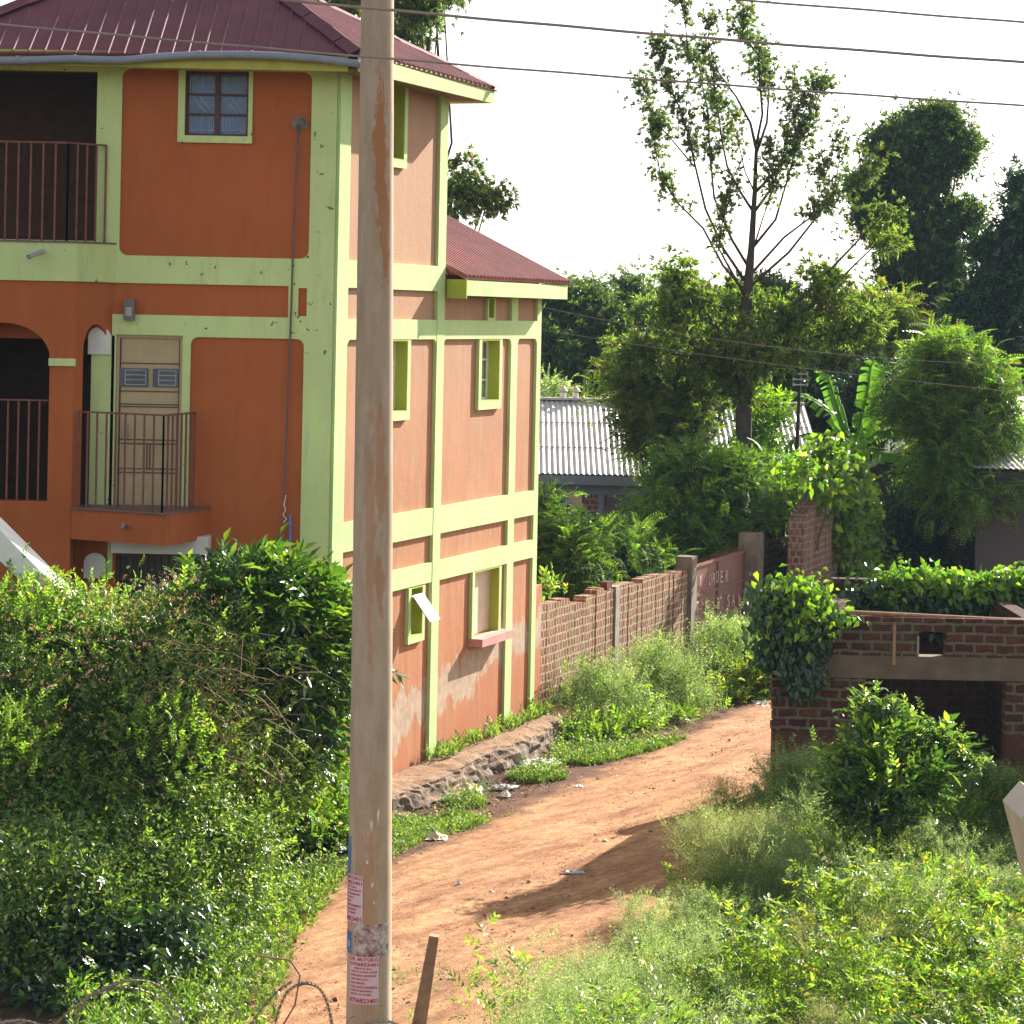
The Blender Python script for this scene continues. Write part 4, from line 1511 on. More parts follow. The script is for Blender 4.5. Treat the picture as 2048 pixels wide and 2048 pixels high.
# eaves: fascia, soffit, gutter
fs = MB(SIDE)
o_ = -.48
zfa, zfb = ZE - .20, ZE + .01
fs.box(-.46, 4.02, o_, o_ + .03, zfa, zfb)
fs.box(3.99, 4.02, o_ + .03, .3, zfa, zfb)
fs.build('fascia_board', M['green_side'], house)
ff = MB(FR)
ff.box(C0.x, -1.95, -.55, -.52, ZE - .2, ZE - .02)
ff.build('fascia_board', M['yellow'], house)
so = MB(SIDE)
so.box(-.4, 3.98, o_ + .031, -.051, zfa + .03, zfa + .045)
so.box(Lm + .002, 3.98, -.05, 1.5, zfa + .031, zfa + .046)
so.build('soffit', M['soffit'], house)
so = MB(FR); so.box(C0.x, CX - .2, -.519, -.04, ZE - .16, ZE - .15); so.build('soffit', M['olive'], house)
gt = MB(FR)
gp = [(-160, 118), (0, 121), (40, 121.5), (140, 118), (240, 121), (320, 114), (395, 110), (480, 109.5), (560, 112), (640, 118), (700, 125), (722, 128)]
gp = [(FX(u_, v_, -.63)[0], -.63, FX(u_, v_, -.63)[1]) for u_, v_ in gp]
gt.tube(gp, .046, 12)
go = gt.build('gutter', M['gutter'], roof, smooth=True)
for u_ in (36, 150, 240, 398, 503):
    v_ = np.interp(u_, [-160, 0, 140, 240, 395, 480, 560, 722], [118, 121, 118, 121, 110, 109.5, 112, 128])
    p = (FX(u_, v_, -.63)[0], -.63, FX(u_, v_, -.63)[1])
    b_ = MB(FR); b_.tube([(p[0] - .018, p[1], p[2]), (p[0] + .018, p[1], p[2])], .054, 12); b_.box(p[0] - .012, p[0] + .012, -.63, -.5, p[2] + .03, p[2] + .05)
    b_.build('gutter_bracket', M['gutter'], go)
# annex lean-to roof
def SP(s, off, z):
    return Vector((CX + WD.x * s + WN.x * off, Y0 + WD.y * s + WN.y * off, z))


zae = P(1123, 567, 37.8).z
A0, A1 = SP(Lm - .12, .32, zae), SP(La + .32, .36, zae)
A2, A3 = SP(La + .32, -1.75, zae + 1.02), SP(Lm + .02, -1.75, zae + 1.02)
A0 = SP(Lm + .02, .32, zae)
ar_ = roof_plane('annex_roof', [A0, A1, A2, A3], M['maroon2'], tuple(-WN), .135, .045, .05)
roof_plane('roof_slope', [A1, SP(La + .32, -4.2, zae), A2], M['maroon2'], tuple(-WD), .11, .022, .05, parent=ar_)
af = MB(SIDE)
af.box(Lm + .06, La + .30, -.33, -.30, zae - .23, zae - .03)
af.box(La + .27, La + .30, -.299, .3, zae - .23, zae - .03)
af.build('fascia_board', M['green_side'], house)
af = MB(SIDE); af.box(Lm + .03, Lm + .058, -.33, -.052, zae - .27, zae - .02); af.box(Lm + .06, La + .27, -.299, -.052, zae - .22, zae - .205); af.build('fascia_board', M['olive'], house, 'yellow green end board of the lower roof')

# rough stone plinth along the side wall
def plinth():
    ns, nr = 90, 14
    V, F = [], []
    s0, s1 = -.5, La + .75
    for i in range(ns + 1):
        s = s0 + (s1 - s0) * i / ns
        wid = .52 - .04 * math.sin(s * 2) + .1 * (s / s1)
        prof = [(0.02, .0), (.02, .30), (wid * .5, .30), (wid * .86, .29), (wid * .97, .26), (wid * 1.0, .2), (wid * 1.05, .1), (wid * 1.12, -.02)]
        pp = []
        for k in range(nr + 1):
            t = k / nr * (len(prof) - 1); a = min(int(t), len(prof) - 2); f = t - a
            pp.append((prof[a][0] * (1 - f) + prof[a + 1][0] * f, prof[a][1] * (1 - f) + prof[a + 1][1] * f))
        hs = .92 + .35 * (s / s1)
        for k, (o, z) in enumerate(pp):
            j = 0.0 if k < 2 else 1.0
            na = (vnoise(np.array([s]), np.array([z * 4 + o]), 4.0, 21)[0] - .5) * .09 * j + (vnoise(np.array([s]), np.array([z * 9 + o * 3]), 12.0, 22)[0] - .5) * .045 * j
            V.append(SP(s, o + na, z * hs + (na * .45 if z > .05 else 0)))
    for i in range(ns):
        for k in range(nr):
            a = i * (nr + 1) + k
            F.append((a, a + 1, a + nr + 2, a + nr + 1))
    F.append(tuple(range(nr + 1))); F.append(tuple(reversed(range(ns * (nr + 1), (ns + 1) * (nr + 1)))))
    me = bpy.data.meshes.new('stone_plinth'); me.from_pydata([tuple(v) for v in V], [], F); me.materials.append(M['stone'])
    o = bpy.data.objects.new('stone_plinth', me); SC.collection.objects.link(o)
    return tag(o, 'rough stone and mortar plinth along the foot of the orange side wall', 'plinth')


plinth()

# sloping white parapet behind the hedge
sp_ = MB()
q = [P(-60, 1058, 26.6), P(-60, 995, 26.6), P(190, 1245, 26.6), P(190, 1300, 26.6)]
sp_.prism([(p.x, p.z) for p in q], 26.5, 27.0)
q2 = [P(-60, 1068, 25.6), P(190, 1303, 25.6)]
so_ = sp_.build('sloping_parapet', M['white'])
tag(so_, 'sloping white slab coming down from the left edge behind the hedge', 'parapet')


# ------------------------------------------------------------------ utility pole with its posters
YP = 18.0
pA, pB = P(755, 0, YP), P(737.5, 2048, YP)
dirp = (pA - pB) / (pA.z - pB.z)
pole_at = lambda z: pB + dirp * (z - pB.z)
rad_at = lambda z: 0.157 - (z - pB.z) * (0.157 - 0.1135) / (pA.z - pB.z)
pole = empty('utility_pole', pole_at(0), 'tall concrete utility pole with torn posters in front of the orange house', 'utility pole')
m = MB()
zs_ = [-.1 + k * .25 for k in range(42)]
m.tube([pole_at(z) for z in zs_], [rad_at(z) * (1 + .006 * math.sin(z * 7)) for z in zs_], 40)
m.build('shaft', M['pole'], pole, smooth=True)


def on_pole(theta, z, d=.003):
    c, r = pole_at(z), rad_at(z) + d
    return Vector((c.x + r * math.sin(theta), c.y - r * math.cos(theta), z))


def sticker(name, t0, t1, za, zb, mat, parent, d=.003, label=None, ragged=0.0):
    mb = MB(); nx, nz = 14, 16
    for i in range(nx):
        for k in range(nz):
            ta, tb = t0 + (t1 - t0) * i / nx, t0 + (t1 - t0) * (i + 1) / nx
            z0_, z1_ = za + (zb - za) * k / nz, za + (zb - za) * (k + 1) / nz
            if ragged and random.random() < ragged and (i in (0, nx - 1, nx - 2, 1) or k in (0, 1, nz - 2, nz - 1)): continue
            mb.poly([on_pole(ta, z0_, d), on_pole(tb, z0_, d), on_pole(tb, z1_, d), on_pole(ta, z1_, d)])
    return mb.build(name, mat, parent, label)


_tc = {}


def text_mesh(s, bold=0.0):
    cu = bpy.data.curves.new('lettering', 'FONT')
    cu.body = s; cu.size = 1.0; cu.offset = bold; cu.resolution_u = 2
    o = bpy.data.objects.new('lettering', cu)
    SC.collection.objects.link(o)
    dg = bpy.context.evaluated_depsgraph_get()
    me = bpy.data.meshes.new_from_object(o.evaluated_get(dg))
    bpy.data.objects.remove(o, do_unlink=True)
    V = np.array([v.co[:] for v in me.vertices]); F = [tuple(p.vertices) for p in me.polygons]
    bpy.data.meshes.remove(me)
    V[:, 0] -= V[:, 0].min(); V[:, 1] -= V[:, 1].min()
    return V, F


def poster_text(lines, t0, t1, za, zb, parent, clip=None):
    VV, FF = [], []
    for (s, f0, f1, h0, h1) in lines:
        V, F = text_mesh(s, .02)
        w, h = V[:, 0].max(), V[:, 1].max()
        o = len(VV)
        for x, y, _ in V:
            th = t0 + (t1 - t0) * (f0 + (f1 - f0) * x / w); z = zb + (za - zb) * (h0 + (h1 - h0) * (1 - y / h)) if False else zb - (zb - za) * (h1 - (h1 - h0) * y / h)
            VV.append(on_pole(th, z, .006))
        FF += [tuple(i + o for i in f) for f in F]
    off = wloc(parent)
    me = bpy.data.meshes.new('poster_text'); me.from_pydata([tuple(v - off) for v in VV], [], FF); me.materials.append(M['red_ink'])
    o = bpy.data.objects.new('poster_text', me); SC.collection.objects.link(o); o.parent = parent
    return o


def zp(v): return P(740, v, YP - .15).z


LN = [("DR. MUTUKO", .03, .97, .02, .095), ("0706823401", .03, .97, .125, .20), ("HELP'S IN:-", .2, .8, .225, .275), ("DAWA YA KUSHIKA MWIZI", .06, .94, .30, .34),
      ("KURUDISHA MAPENZI", .05, .90, .375, .42), ("KWA SIKU TATU", .07, .66, .455, .50), ("KUDAI MDENI", .05, .55, .535, .58),
      ("KAZI ZILIZOHARIBIKA", .05, .95, .615, .665), ("KUINUA BIASHARA", .05, .80, .695, .74), ("NGUVU ZA KIUME", .05, .75, .77, .815), ("0706823401", .02, .96, .87, .975)]
p2_ = sticker('poster', math.radians(-53), math.radians(28), zp(2009), zp(1914), M['paper'], pole, .004, 'lower pink notice with red lettering, whole')
poster_text(LN, math.radians(-53), math.radians(28), zp(2009), zp(1914), p2_)
p1_ = sticker('poster', math.radians(-98), math.radians(-15), zp(1848), zp(1753), M['paper'], pole, .004, 'upper pink notice wrapping round the left edge')
poster_text(LN, math.radians(-98), math.radians(-15), zp(1848), zp(1753), p1_)
sticker('poster', math.radians(-40), math.radians(58), zp(1916), zp(1849), M['smudge'], pole, .0025, 'torn smudged poster remains', .35)
sticker('poster', math.radians(-92), math.radians(-58), zp(1752), zp(1678), M['bluepaper'], pole, .0025, 'narrow torn blue paper strip', .3)
p5_ = sticker('poster', math.radians(-92), math.radians(-50), zp(1912), zp(1868), M['bluepaper'], pole, .0025, 'blue paper scrap with a white ring letter', .2)
V_, F_ = text_mesh("O", .03)
vv = [tuple(on_pole(math.radians(-66 + 14 * x), zp(1898) + .055 * y, .006) - wloc(p5_)) for x, y, _ in V_]
me = bpy.data.meshes.new('poster_text'); me.from_pydata(vv, [], F_); me.materials.append(M['white'])
o = bpy.data.objects.new('poster_text', me); SC.collection.objects.link(o); o.parent = p5_
for (th, v0_, v1_) in ((-8, 1720, 1728), (6, 1765, 1775), (10, 1802, 1808), (2, 1640, 1662), (14, 1990, 2006), (20, 1615, 1650)):
    sticker('paper_scrap', math.radians(th), math.radians(th + 7), zp(v1_), zp(v0_), M['chalk'], pole, .003, None, .45)

# overhead cables
CBL = [([(-200, 30), (0, 49), (350, 79), (700, 109), (1200, 152), (1662, 187), (2048, 212), (2300, 226)], 16.2, .0075, 'lowest of the three overhead cables, crossing the maroon roof and the pole'),
       ([(300, -28), (525, -6), (788, 22), (1200, 60), (1640, 92), (2048, 125), (2300, 142)], 16.4, .0100, 'middle overhead cable, thickest, sagging over the tall slender tree'),
       ([(1200, -22), (1450, -3), (1740, 20), (2048, 46), (2300, 64)], 16.6, .0080, 'highest overhead cable, only in the upper right corner')]
for pts, Y, r, lab in CBL:
    u_ = np.array([p[0] for p in pts], float); v_ = np.array([p[1] for p in pts], float)
    cf = np.polyfit(u_, v_, 2)
    m = MB()
    us = np.linspace(u_[0], u_[-1], 60)
    m.tube([P(u, np.polyval(cf, u) + .5 * math.sin(u * .021), Y + .02 * math.sin(u / 200)) for u in us], r, 6)
    o = m.build('power_cable', M['cable'], None, smooth=True)
    tag(o, lab, 'cable', 'overhead cables above the lane')
for a, b, c, lab in (((1040, 604), (1262, 650), (2100, 730), 'upper faint wire in front of the distant dark trees'), ((1040, 652), (1290, 692), (2100, 790), 'lower faint wire in front of the distant dark trees')):
    m = MB()
    cf = np.polyfit([a[0], b[0], c[0]], [a[1], b[1], c[1]], 2)
    m.tube([P(u, np.polyval(cf, u), 49.5) for u in np.linspace(1040, 2100, 30)], .0055, 4)
    tag(m.build('distant_wire', M['cable']), lab, 'wire', 'thin wires in front of the distant trees')

# ------------------------------------------------------------------ boundary walls along the lane
def side_wall_mesh(name, s0, s1, zfun, mat, label, off=0.0, thick=.2, step=.25, cat='wall', courses=.064, base=0.0):
    m = MB(SIDE)
    s = s0
    while s < s1 - 1e-3:
        e = min(s + step, s1)
        z = zfun((s + e) / 2)
        z = round(z / courses) * courses + random.uniform(-.012, .012)
        y0 = -off + random.uniform(-.008, .008)
        m.box(s, e, y0, y0 + thick, base, z)
        s = e
    o = m.build(name, mat, None, bevel=0.012)
    return tag(o, label, cat)


sA = S(1080, 1300)[0]
sB = S(1231, 1250)[0]
sC = S(1374, 1250)[0]
g0 = S(1391, 1200)[0]; g1 = S(1490, 1200)[0]


def zline(pts):
    ss = [S(u, v)[0] for u, v in pts]; zz_ = [S(u, v)[1] for u, v in pts]
    return lambda s: float(np.interp(s, ss, zz_))


zfen = zline([(1080, 1214), (1138, 1200), (1142, 1208), (1190, 1192), (1195, 1180), (1229, 1176), (1235, 1174), (1270, 1168), (1320, 1152), (1374, 1141)])
side_wall_mesh('brick_boundary_wall', sA + .01, sC, zfen, M['brick_fence'], 'sunlit brick boundary wall from the orange house to the brown gate', 0.0, .2, .13)
# slim concrete column in the wall
m = MB(SIDE); z_ = zfen(sB) + .02
m.box(sB - .10, sB + .10, -.03, .22, 0, z_)
tag(m.build('wall_column', M['concrete'], bevel=.01), 'slim concrete column half way along the sunlit brick wall', 'column')
m = MB(SIDE); m.box(sB - .42, sB - .16, .02, .14, z_ - .02, z_ + .1)
tag(m.build('loose_brick', M['clay'], bevel=.01), 'loose red brick lying on top of the sunlit brick wall', 'brick')
# gate posts
zpl = S(1385, 1113, .04)[1]
pl_ = MB(SIDE); pl_.box(sC + .01, g0 - .02 + .35, -.16, .16, 0, zpl)
pl_ = MB(SIDE)
wpost = S(1392, 1200, .2)[0]
pl_.box(sC + .005, sC + .34, -.07, .23, 0, zpl)
tag(pl_.build('gate_post', M['dconcrete'], bevel=.02), 'lower concrete gate post on the near side of the brown gate', 'gate post', 'posts of the brown gate')
gs0, gs1 = sC + .37, S(1497, 1200, .1)[0]
pr_ = MB(SIDE)
zpr = S(1522, 1068, .3)[1]
pr_.box(gs1 + .01, gs1 + .42, -.27, .12, 0, zpr)
tag(pr_.build('gate_post', M['dconcrete'], bevel=.02), 'taller concrete gate post on the far side of the brown gate', 'gate post', 'posts of the brown gate')
# gate of ribbed sheet, two leaves
gate = empty('metal_gate', SIDE @ Vector((gs0, .02, 0)), 'rust brown double gate of ribbed metal sheet with faint white lettering', 'gate')
zg0 = 0.02
zg1 = S(1392, 1128, -.02)[1]
mid = (gs0 + gs1) / 2 - .05 * (gs1 - gs0)
for (a, b) in ((gs0, mid - .01), (mid + .01, gs1)):
    m = MB(SIDE)
    n = 7 if b - a < 1.7 else 7
    for k in range(n):
        xa, xb = a + (b - a) * k / n, a + (b - a) * (k + 1) / n
        q = xa + (xb - xa) * .82
        m.poly([(xa, .02, zg0), (q, .0, zg0), (q, .0, zg1), (xa, .02, zg1)])
        m.poly([(q, .0, zg0), (xb, .045, zg0), (xb, .045, zg1), (q, .0, zg1)])
    lf = m.build('gate_leaf', M['redsteel'], gate)
    m = MB(SIDE)
    for zz_ in (zg0 + .02, zg0 + (zg1 - zg0) * .36, zg0 + (zg1 - zg0) * .67, zg1 - .05):
        m.box(a, b, -.03, -.001, zz_, zz_ + .045)
    for xx in (a, b - .035): m.box(xx, xx + .035, -.028, -.002, zg0, zg1)
    m.build('gate_frame', M['redsteel'], lf)
m = MB(SIDE)
k = 0
x = gs0 + .02
while x < gs1:
    m.tube([(x, .02, zg1 - .02), (x, .02, zg1 + .10 + .02 * math.sin(k * 2.1))], [.007, .002], 4); x += .085; k += 1
m.build('gate_spikes', M['iron'], gate)


def gate_letters(items):
    VV, FF = [], []
    for (ch, u, v, hpx) in items:
        V, F = text_mesh(ch, -.012)
        s_, z_ = S(u, v, .04)
        hh = .21
        i = len(VV)
        w, h = V[:, 0].max(), V[:, 1].max()
        sl = random.uniform(-.1, .1)
        for x, y, _ in V:
            VV.append(SIDE @ Vector((s_ + x / w * .17 + sl * y * .1, -.034, z_ + y / h * hh)) - gate.location)
        FF += [tuple(q + i for q in f) for f in F]
    me = bpy.data.meshes.new('gate_lettering'); me.from_pydata([tuple(v) for v in VV], [], FF); me.materials.append(M['chalk'])
    o = bpy.data.objects.new('gate_lettering', me); SC.collection.objects.link(o); o.parent = gate


gate_letters([('Y', 1399.5, 1174, 0), ('O', 1418.5, 1171.5, 0), ('R', 1426, 1169.5, 0), ('D', 1433, 1166, 0), ('E', 1442, 1166, 0), ('R', 1452, 1164.5, 0),
              ('T', 1393, 1228, 0), ('F', 1411, 1227, 0), ('O', 1423, 1227, 0), ('R', 1435, 1219.5, 0), ('S', 1455, 1214, 0), ('A', 1465, 1212, 0), ('L', 1478, 1211, 0), ('E', 1487.5, 1208.5, 0)])
# wall beyond the gate, stepping up to the tall broken wall
sD = gs1 + .50
sE = S(1612, 1100)[0]; sF = S(1700, 1000)[0]; sG = S(1780, 1100)[0]
zw2 = zline([(1536, 1085), (1600, 1070), (1612, 1062)])
side_wall_mesh('brick_boundary_wall', sD, sE, zw2, M['brick_tall'], 'old brick wall between the far gate post and the tall vine covered wall', 0, .22, .3)
ztl = zline([(1612, 1035), (1632, 1000), (1650, 960), (1668, 905), (1700, 895), (1712, 935), (1730, 990), (1755, 1050), (1780, 1090)])
OT = 1.0
sE2, sG2 = S(1608, 1050, OT)[0], S(1780, 1100, OT)[0]
_p = [(1608, 1040), (1632, 1000), (1650, 960), (1664, 912), (1704, 895), (1714, 935), (1732, 990), (1757, 1050), (1780, 1090)]
ztl = lambda s, a=[S(u, v, OT)[0] for u, v in _p], b=[S(u, v, OT)[1] for u, v in _p]: float(np.interp(s, a, b))
m = MB(SIDE); m.box(sE - .3, sE - .08, -OT, .0, 0, zw2(sE) - .1)
tag(m.build('brick_return_wall', M['brick_tall']), 'short brick return joining the lane wall to the tall vine covered wall', 'wall')
side_wall_mesh('tall_broken_wall', sE2, sG2, ztl, M['brick_tall'], 'tall broken brick wall overgrown by bright green vine', OT, .3, .14)
# dim brick wall behind the bushes
bw = MB()
a_, b_ = P(1040, 1100, 56), P(1640, 1100, 51.5)
L_ = (b_.xy - a_.xy).length; d_ = (b_ - a_); d_.z = 0; d_.normalize()
BF = Matrix(((d_.x, -d_.y, 0, a_.x), (d_.y, d_.x, 0, a_.y), (0, 0, 1, 0), (0, 0, 0, 1)))
bw = MB(BF)
x = 0
while x < L_:
    bw.box(x, min(x + .5, L_), random.uniform(-.01, .01), .2, 0, 1.85 + random.choice((0, .0, .12, -.12))); x += .5
tag(bw.build('brick_yard_wall', M['brick_ruin']), 'dim brick yard wall half hidden by bushes below the pale roof', 'wall')

# ------------------------------------------------------------------ roofless brick building at the right
YR = 31.0
RF = Matrix.Translation((0, YR, 0))
ruin = empty('roofless_brick_building', (P(1549, 1500, YR).x, YR, 0), 'roofless unfinished brick building at the right with a wide dark opening', 'building')
rx = lambda u, v=1400: P(u, v, YR).x
rzz = lambda v, u=1800: P(u, v, YR).z
xl = rx(1549); xr = 9.0
zt_l = rzz(1232, 1650); zt_ = zt_l
lint = (rzz(1358, 1800), rzz(1312, 1800))
op = (rx(1732), rx(2012), 0.25, lint[0])
hl = (rx(1838, 1290), rx(1893, 1290), rzz(1316, 1865), rzz(1264, 1865))
clz = rzz(1462, 1600)
fwm = MB(RF)
fwm.panel(xl, xr, clz, lint[0], 0, .23, [(op[0], op[1], 0, lint[0])])
fwm.panel(rx(1640, 1330), xr, lint[1], zt_, 0, .23, [hl])
fwm.panel(xl, rx(1640, 1330), lint[0], zt_ - .05, 0, .23, [])
# toothed edges of brick ends
random.seed(3)
z = clz
while z < zt_ - .1:
    if random.random() < .75: fwm.box(xl - random.uniform(.01, .04), xl, .004, .22, z, z + .09)
    if z < lint[0] - .1 and random.random() < .6: fwm.box(op[0] - .0, op[0] + random.uniform(.01, .03), .01, .2, z, z + .09)
    z += .116
fwm.build('front_wall', M['brick_ruin'], ruin)
m = MB(RF); m.panel(rx(1640, 1330) + .001, xr, lint[0] + .001, lint[1] - .001, -.012, .22, []); m.build('concrete_lintel', M['lintel'], ruin)
m = MB(RF); m.panel(xl - .01, xr, 0, clz - .001, -.02, .24, [(op[0], op[1], .25, clz)]); m.build('footing', M['clay'], ruin)
m = MB(RF)
a0_, a1_ = P(1650, 1224, YR), P(2120, 1247, YR)
m.tube([(a0_.x, .1, a0_.z + .0), ((a0_.x + a1_.x) / 2, .1, a0_.z * .5 + a1_.z * .5 + .0), (a1_.x, .1, a1_.z)], .028, 8)
m.build('top_pipe', M['rusty'], ruin)
m = MB(RF)
m.box(hl[0] - .025, hl[0], -.008, .2, hl[2], hl[3] - .05); m.box(hl[0] - .025, hl[1], -.01, .235, hl[2] - .02, hl[2] - .001)
m.build('hole_mortar', M['concrete'], ruin)
m = MB(RF); m.box(rx(1788, 1290) - .018, rx(1788, 1290) + .018, -.03, -.013, rzz(1330), rzz(1245)); m.build('strap', M['wood'], ruin)
# side and back walls
bwz = P(1900, 1160, YR + 3.6).z
m = MB(RF)
m.poly([(0, 0, 0), (0.01, 0, 0), (0.01, 0, .01)])
m = MB(Matrix(((WD.x, -WD.y, 0, xl), (WD.y, WD.x, 0, YR + .23), (0, 0, 1, 0), (0, 0, 0, 1))))
m.box(.0, 3.5, -.23, 0, 0, zt_ - .12)
m.build('left_wall', M['brick_ruin'], ruin)
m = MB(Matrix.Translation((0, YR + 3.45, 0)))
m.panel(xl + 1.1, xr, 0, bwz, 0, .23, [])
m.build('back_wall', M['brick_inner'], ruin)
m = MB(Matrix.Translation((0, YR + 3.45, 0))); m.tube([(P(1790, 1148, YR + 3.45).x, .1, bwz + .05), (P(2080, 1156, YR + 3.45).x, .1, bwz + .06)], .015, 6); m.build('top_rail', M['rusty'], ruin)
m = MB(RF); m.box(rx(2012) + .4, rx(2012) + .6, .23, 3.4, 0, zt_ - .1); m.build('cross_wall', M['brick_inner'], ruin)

# pale board at the right edge
m = MB()
q = [P(2027, 1622, 13.5), P(2062, 1582, 13.5), P(2140, 1640, 13.5), P(2100, 1830, 13.5), P(2082, 1830, 13.5)]
pb = [(p.x, p.z) for p in q]; m.prism(list(reversed(pb)), 13.3, 13.8)
o = m.build('timber_board', M['palewood'], bevel=.006); tag(o, 'pale timber board end sticking in at the right edge above the weeds', 'board')

# ------------------------------------------------------------------ houses behind
YH = 56.0
lh = empty('iron_roofed_house', (P(1300, 1000, YH).x, YH, 0), 'long grey house with pale corrugated roof behind the bushes', 'house')
HF = Matrix.Translation((0, YH, 0))
xa, xb = P(960, 950, YH).x, P(1650, 950, YH).x
ze = P(1200, 947, YH).z; zrg = P(1200, 801, YH + 4.2).z
m = MB(HF)
nv_ = 0
def corr(x0, x1, ya, za, yb, zb, mat, name, parent, pitch=.12, amp=.016):
    n = int((x1 - x0) / pitch * 6)
    V, F = [], []
    L = math.hypot(yb - ya, zb - za); ny, nz = -(zb - za) / L, (yb - ya) / L
    for i in range(n + 1):
        x = x0 + (x1 - x0) * i / n
        h = amp * math.sin(2 * math.pi * (x - x0) / pitch)
        for (y, z) in ((ya, za), (yb, zb)):
            V.append((x, y + ny * h, z + nz * h))
    for i in range(n): F.append((2 * i, 2 * i + 2, 2 * i + 3, 2 * i + 1))
    me = bpy.data.meshes.new(name); off = wloc(parent)
    me.from_pydata([tuple(Vector(v) - off) for v in V], [], F); me.materials.append(mat)
    o = bpy.data.objects.new(name, me); SC.collection.objects.link(o); o.parent = parent
    return o
rf = corr(xa, xb, YH - .35, ze, YH + 4.2, zrg, M['zinc'], 'roof', lh)
corr(xa, xb, YH + 8.6, ze, YH + 4.2, zrg, M['zinc'], 'roof_slope', rf)
m = MB(); m.box(xa, xb, YH + 4.05, YH + 4.35, zrg + .0, zrg + .05); m.build('ridge_cap', M['zinc'], rf)
m = MB(); t_ = .33
for k in (1, 2):
    y_ = YH - .35 + 4.55 * k / 3; z_ = ze + (zrg - ze) * k / 3
    m.box(xa, xb, y_ - .01, y_ + .012, z_ + .012, z_ + .024)
m.build('sheet_lap', M['dconcrete'], rf)
m = MB(); m.box(xa, xb, YH - .37, YH - .34, ze - .23, ze - .03); m.build('fascia_board', M['bluegrey'], lh)
m = MB(); m.box(xa, xb - .2, YH, YH + .2, 0, ze - .01); m.box(xa, xa + .2, YH + .2, YH + 8.2, 0, ze - .01); m.box(xb - .4, xb - .2, YH + .2, YH + 8.2, 0, ze - .01); m.box(xa, xb - .2, YH + 8.2, YH + 8.4, 0, ze - .01)
m.build('wall', M['greywall'], lh)
m = MB(); m.box(xa, xb - .2, YH - .04, YH - .001, P(1200, 989, YH).z, P(1200, 970, YH).z)
for u in (1085, 1130, 1202, 1262): m.box(P(u, 1000, YH).x - .07, P(u, 1000, YH).x + .07, YH - .045, YH - .0011, 0.6, P(u, 989, YH).z - .002)
m.build('wall_band', M['bluegrey'], lh)
for (u0, u1, v0, v1, mt) in ((1135, 1164, 986, 1024, 'cream_light'), (1170, 1198, 986, 1024, 'brick_tall'), (1268, 1290, 990, 1030, 'glass_grey')):
    m = MB(); m.box(P(u0, v0, YH).x, P(u1, v0, YH).x, YH - .03, YH - .005, P(u0, v1, YH).z, P(u0, v0, YH).z)
    m.build('window', M[mt], lh)
m = MB(); m.box(P(1143, 952, YH).x, P(1188, 952, YH).x, YH - .03, YH - .006, P(1150, 972, YH).z, P(1150, 951, YH).z); vt = m.build('vent_surround', M['bluegrey'], lh)
m = MB(); m.box(P(1150, 952, YH).x, P(1180, 952, YH).x, YH - .04, YH - .031, P(1150, 968, YH).z, P(1150, 955, YH).z); m.build('vent_grille', M['frame_brown'], vt)
for u in (1126, 1151):
    m = MB(); c = P(u, 800, YH + 4.2)
    m.tube([(c.x, c.y, zrg - .1), (c.x, c.y, zrg + .16)], .07, 12)
    ch = m.build('chimney_pot', M['white'], lh)
    m = MB(); m.tube([(c.x, c.y, zrg + .20), (c.x, c.y, zrg + .25), (c.x, c.y, zrg + .33)], [.11, .085, .015], 12)
    m.tube([(c.x, c.y, zrg + .16), (c.x, c.y, zrg + .20)], .04, 8)
    m.build('chimney_cap', M['cream_light'], ch)

YK = 57.0
rh = empty('dark_gabled_house', (P(1900, 1000, YK).x, YK, 0), 'dark grey gabled house behind the feathery tree at the right', 'house')
ang = math.radians(-20)
ax = Vector((math.cos(ang), math.sin(ang), 0)); ay = Vector((-math.sin(ang), math.cos(ang), 0))
cn = P(1752, 1000, YK); cn.z = 0
KF = Matrix(((ax.x, ay.x, 0, cn.x), (ax.y, ay.y, 0, cn.y), (0, 0, 1, 0), (0, 0, 0, 1)))
zke = P(1745, 924, YK).z; zka = zke + 1.35; Wk = 4.9
m = MB(KF)
m.prism([(0, 0), (Wk, 0), (Wk, zke), (Wk / 2, zka), (0, zke)], 0, .2)
m.box(0, .2, .2, 7, 0, zke); m.box(Wk - .2, Wk, .2, 7, 0, zke)
m.build('wall', M['darkhouse'], rh)
m = MB(KF); m.box(.0, Wk, -.03, -.001, 1.35, 1.5); m.build('wall_band', M['greywall'], rh)
m = MB(KF)
for sgn, x_e in ((-1, -.25), (1, Wk + .25)):
    ze_ = zke - .14
    A = (x_e, -.35, ze_ + .05); B = (x_e, 7.3, ze_ + .05); C_ = (Wk / 2, 7.3, zka + .06); D_ = (Wk / 2, -.35, zka + .06)
    pts = [A, B, C_, D_]
    m.poly(pts); m.poly([(p[0], p[1], p[2] - .05) for p in reversed(pts)]); m.poly([A, D_, (D_[0], D_[1], D_[2] - .12), (A[0], A[1], A[2] - .12)])
m.build('roof', M['zinc'], rh)
# neighbouring pale roof to its right
nb = empty('pale_roofed_shed', (P(2040, 900, 52).x, 52, 0), 'pale roofed low shed cut by the right edge behind the feathery tree', 'shed')
xa_, xb_ = P(1950, 900, 53).x, P(2200, 900, 53).x
corr(xa_, xb_, 53, P(2048, 938, 53).z, 57, P(2048, 868, 57).z, M['zinc'], 'roof', nb, .12, .012)
m = MB(); m.box(xa_ + .1, xb_, 53.3, 53.5, 0, P(2048, 945, 53).z); m.build('wall', M['darkhouse'], nb)

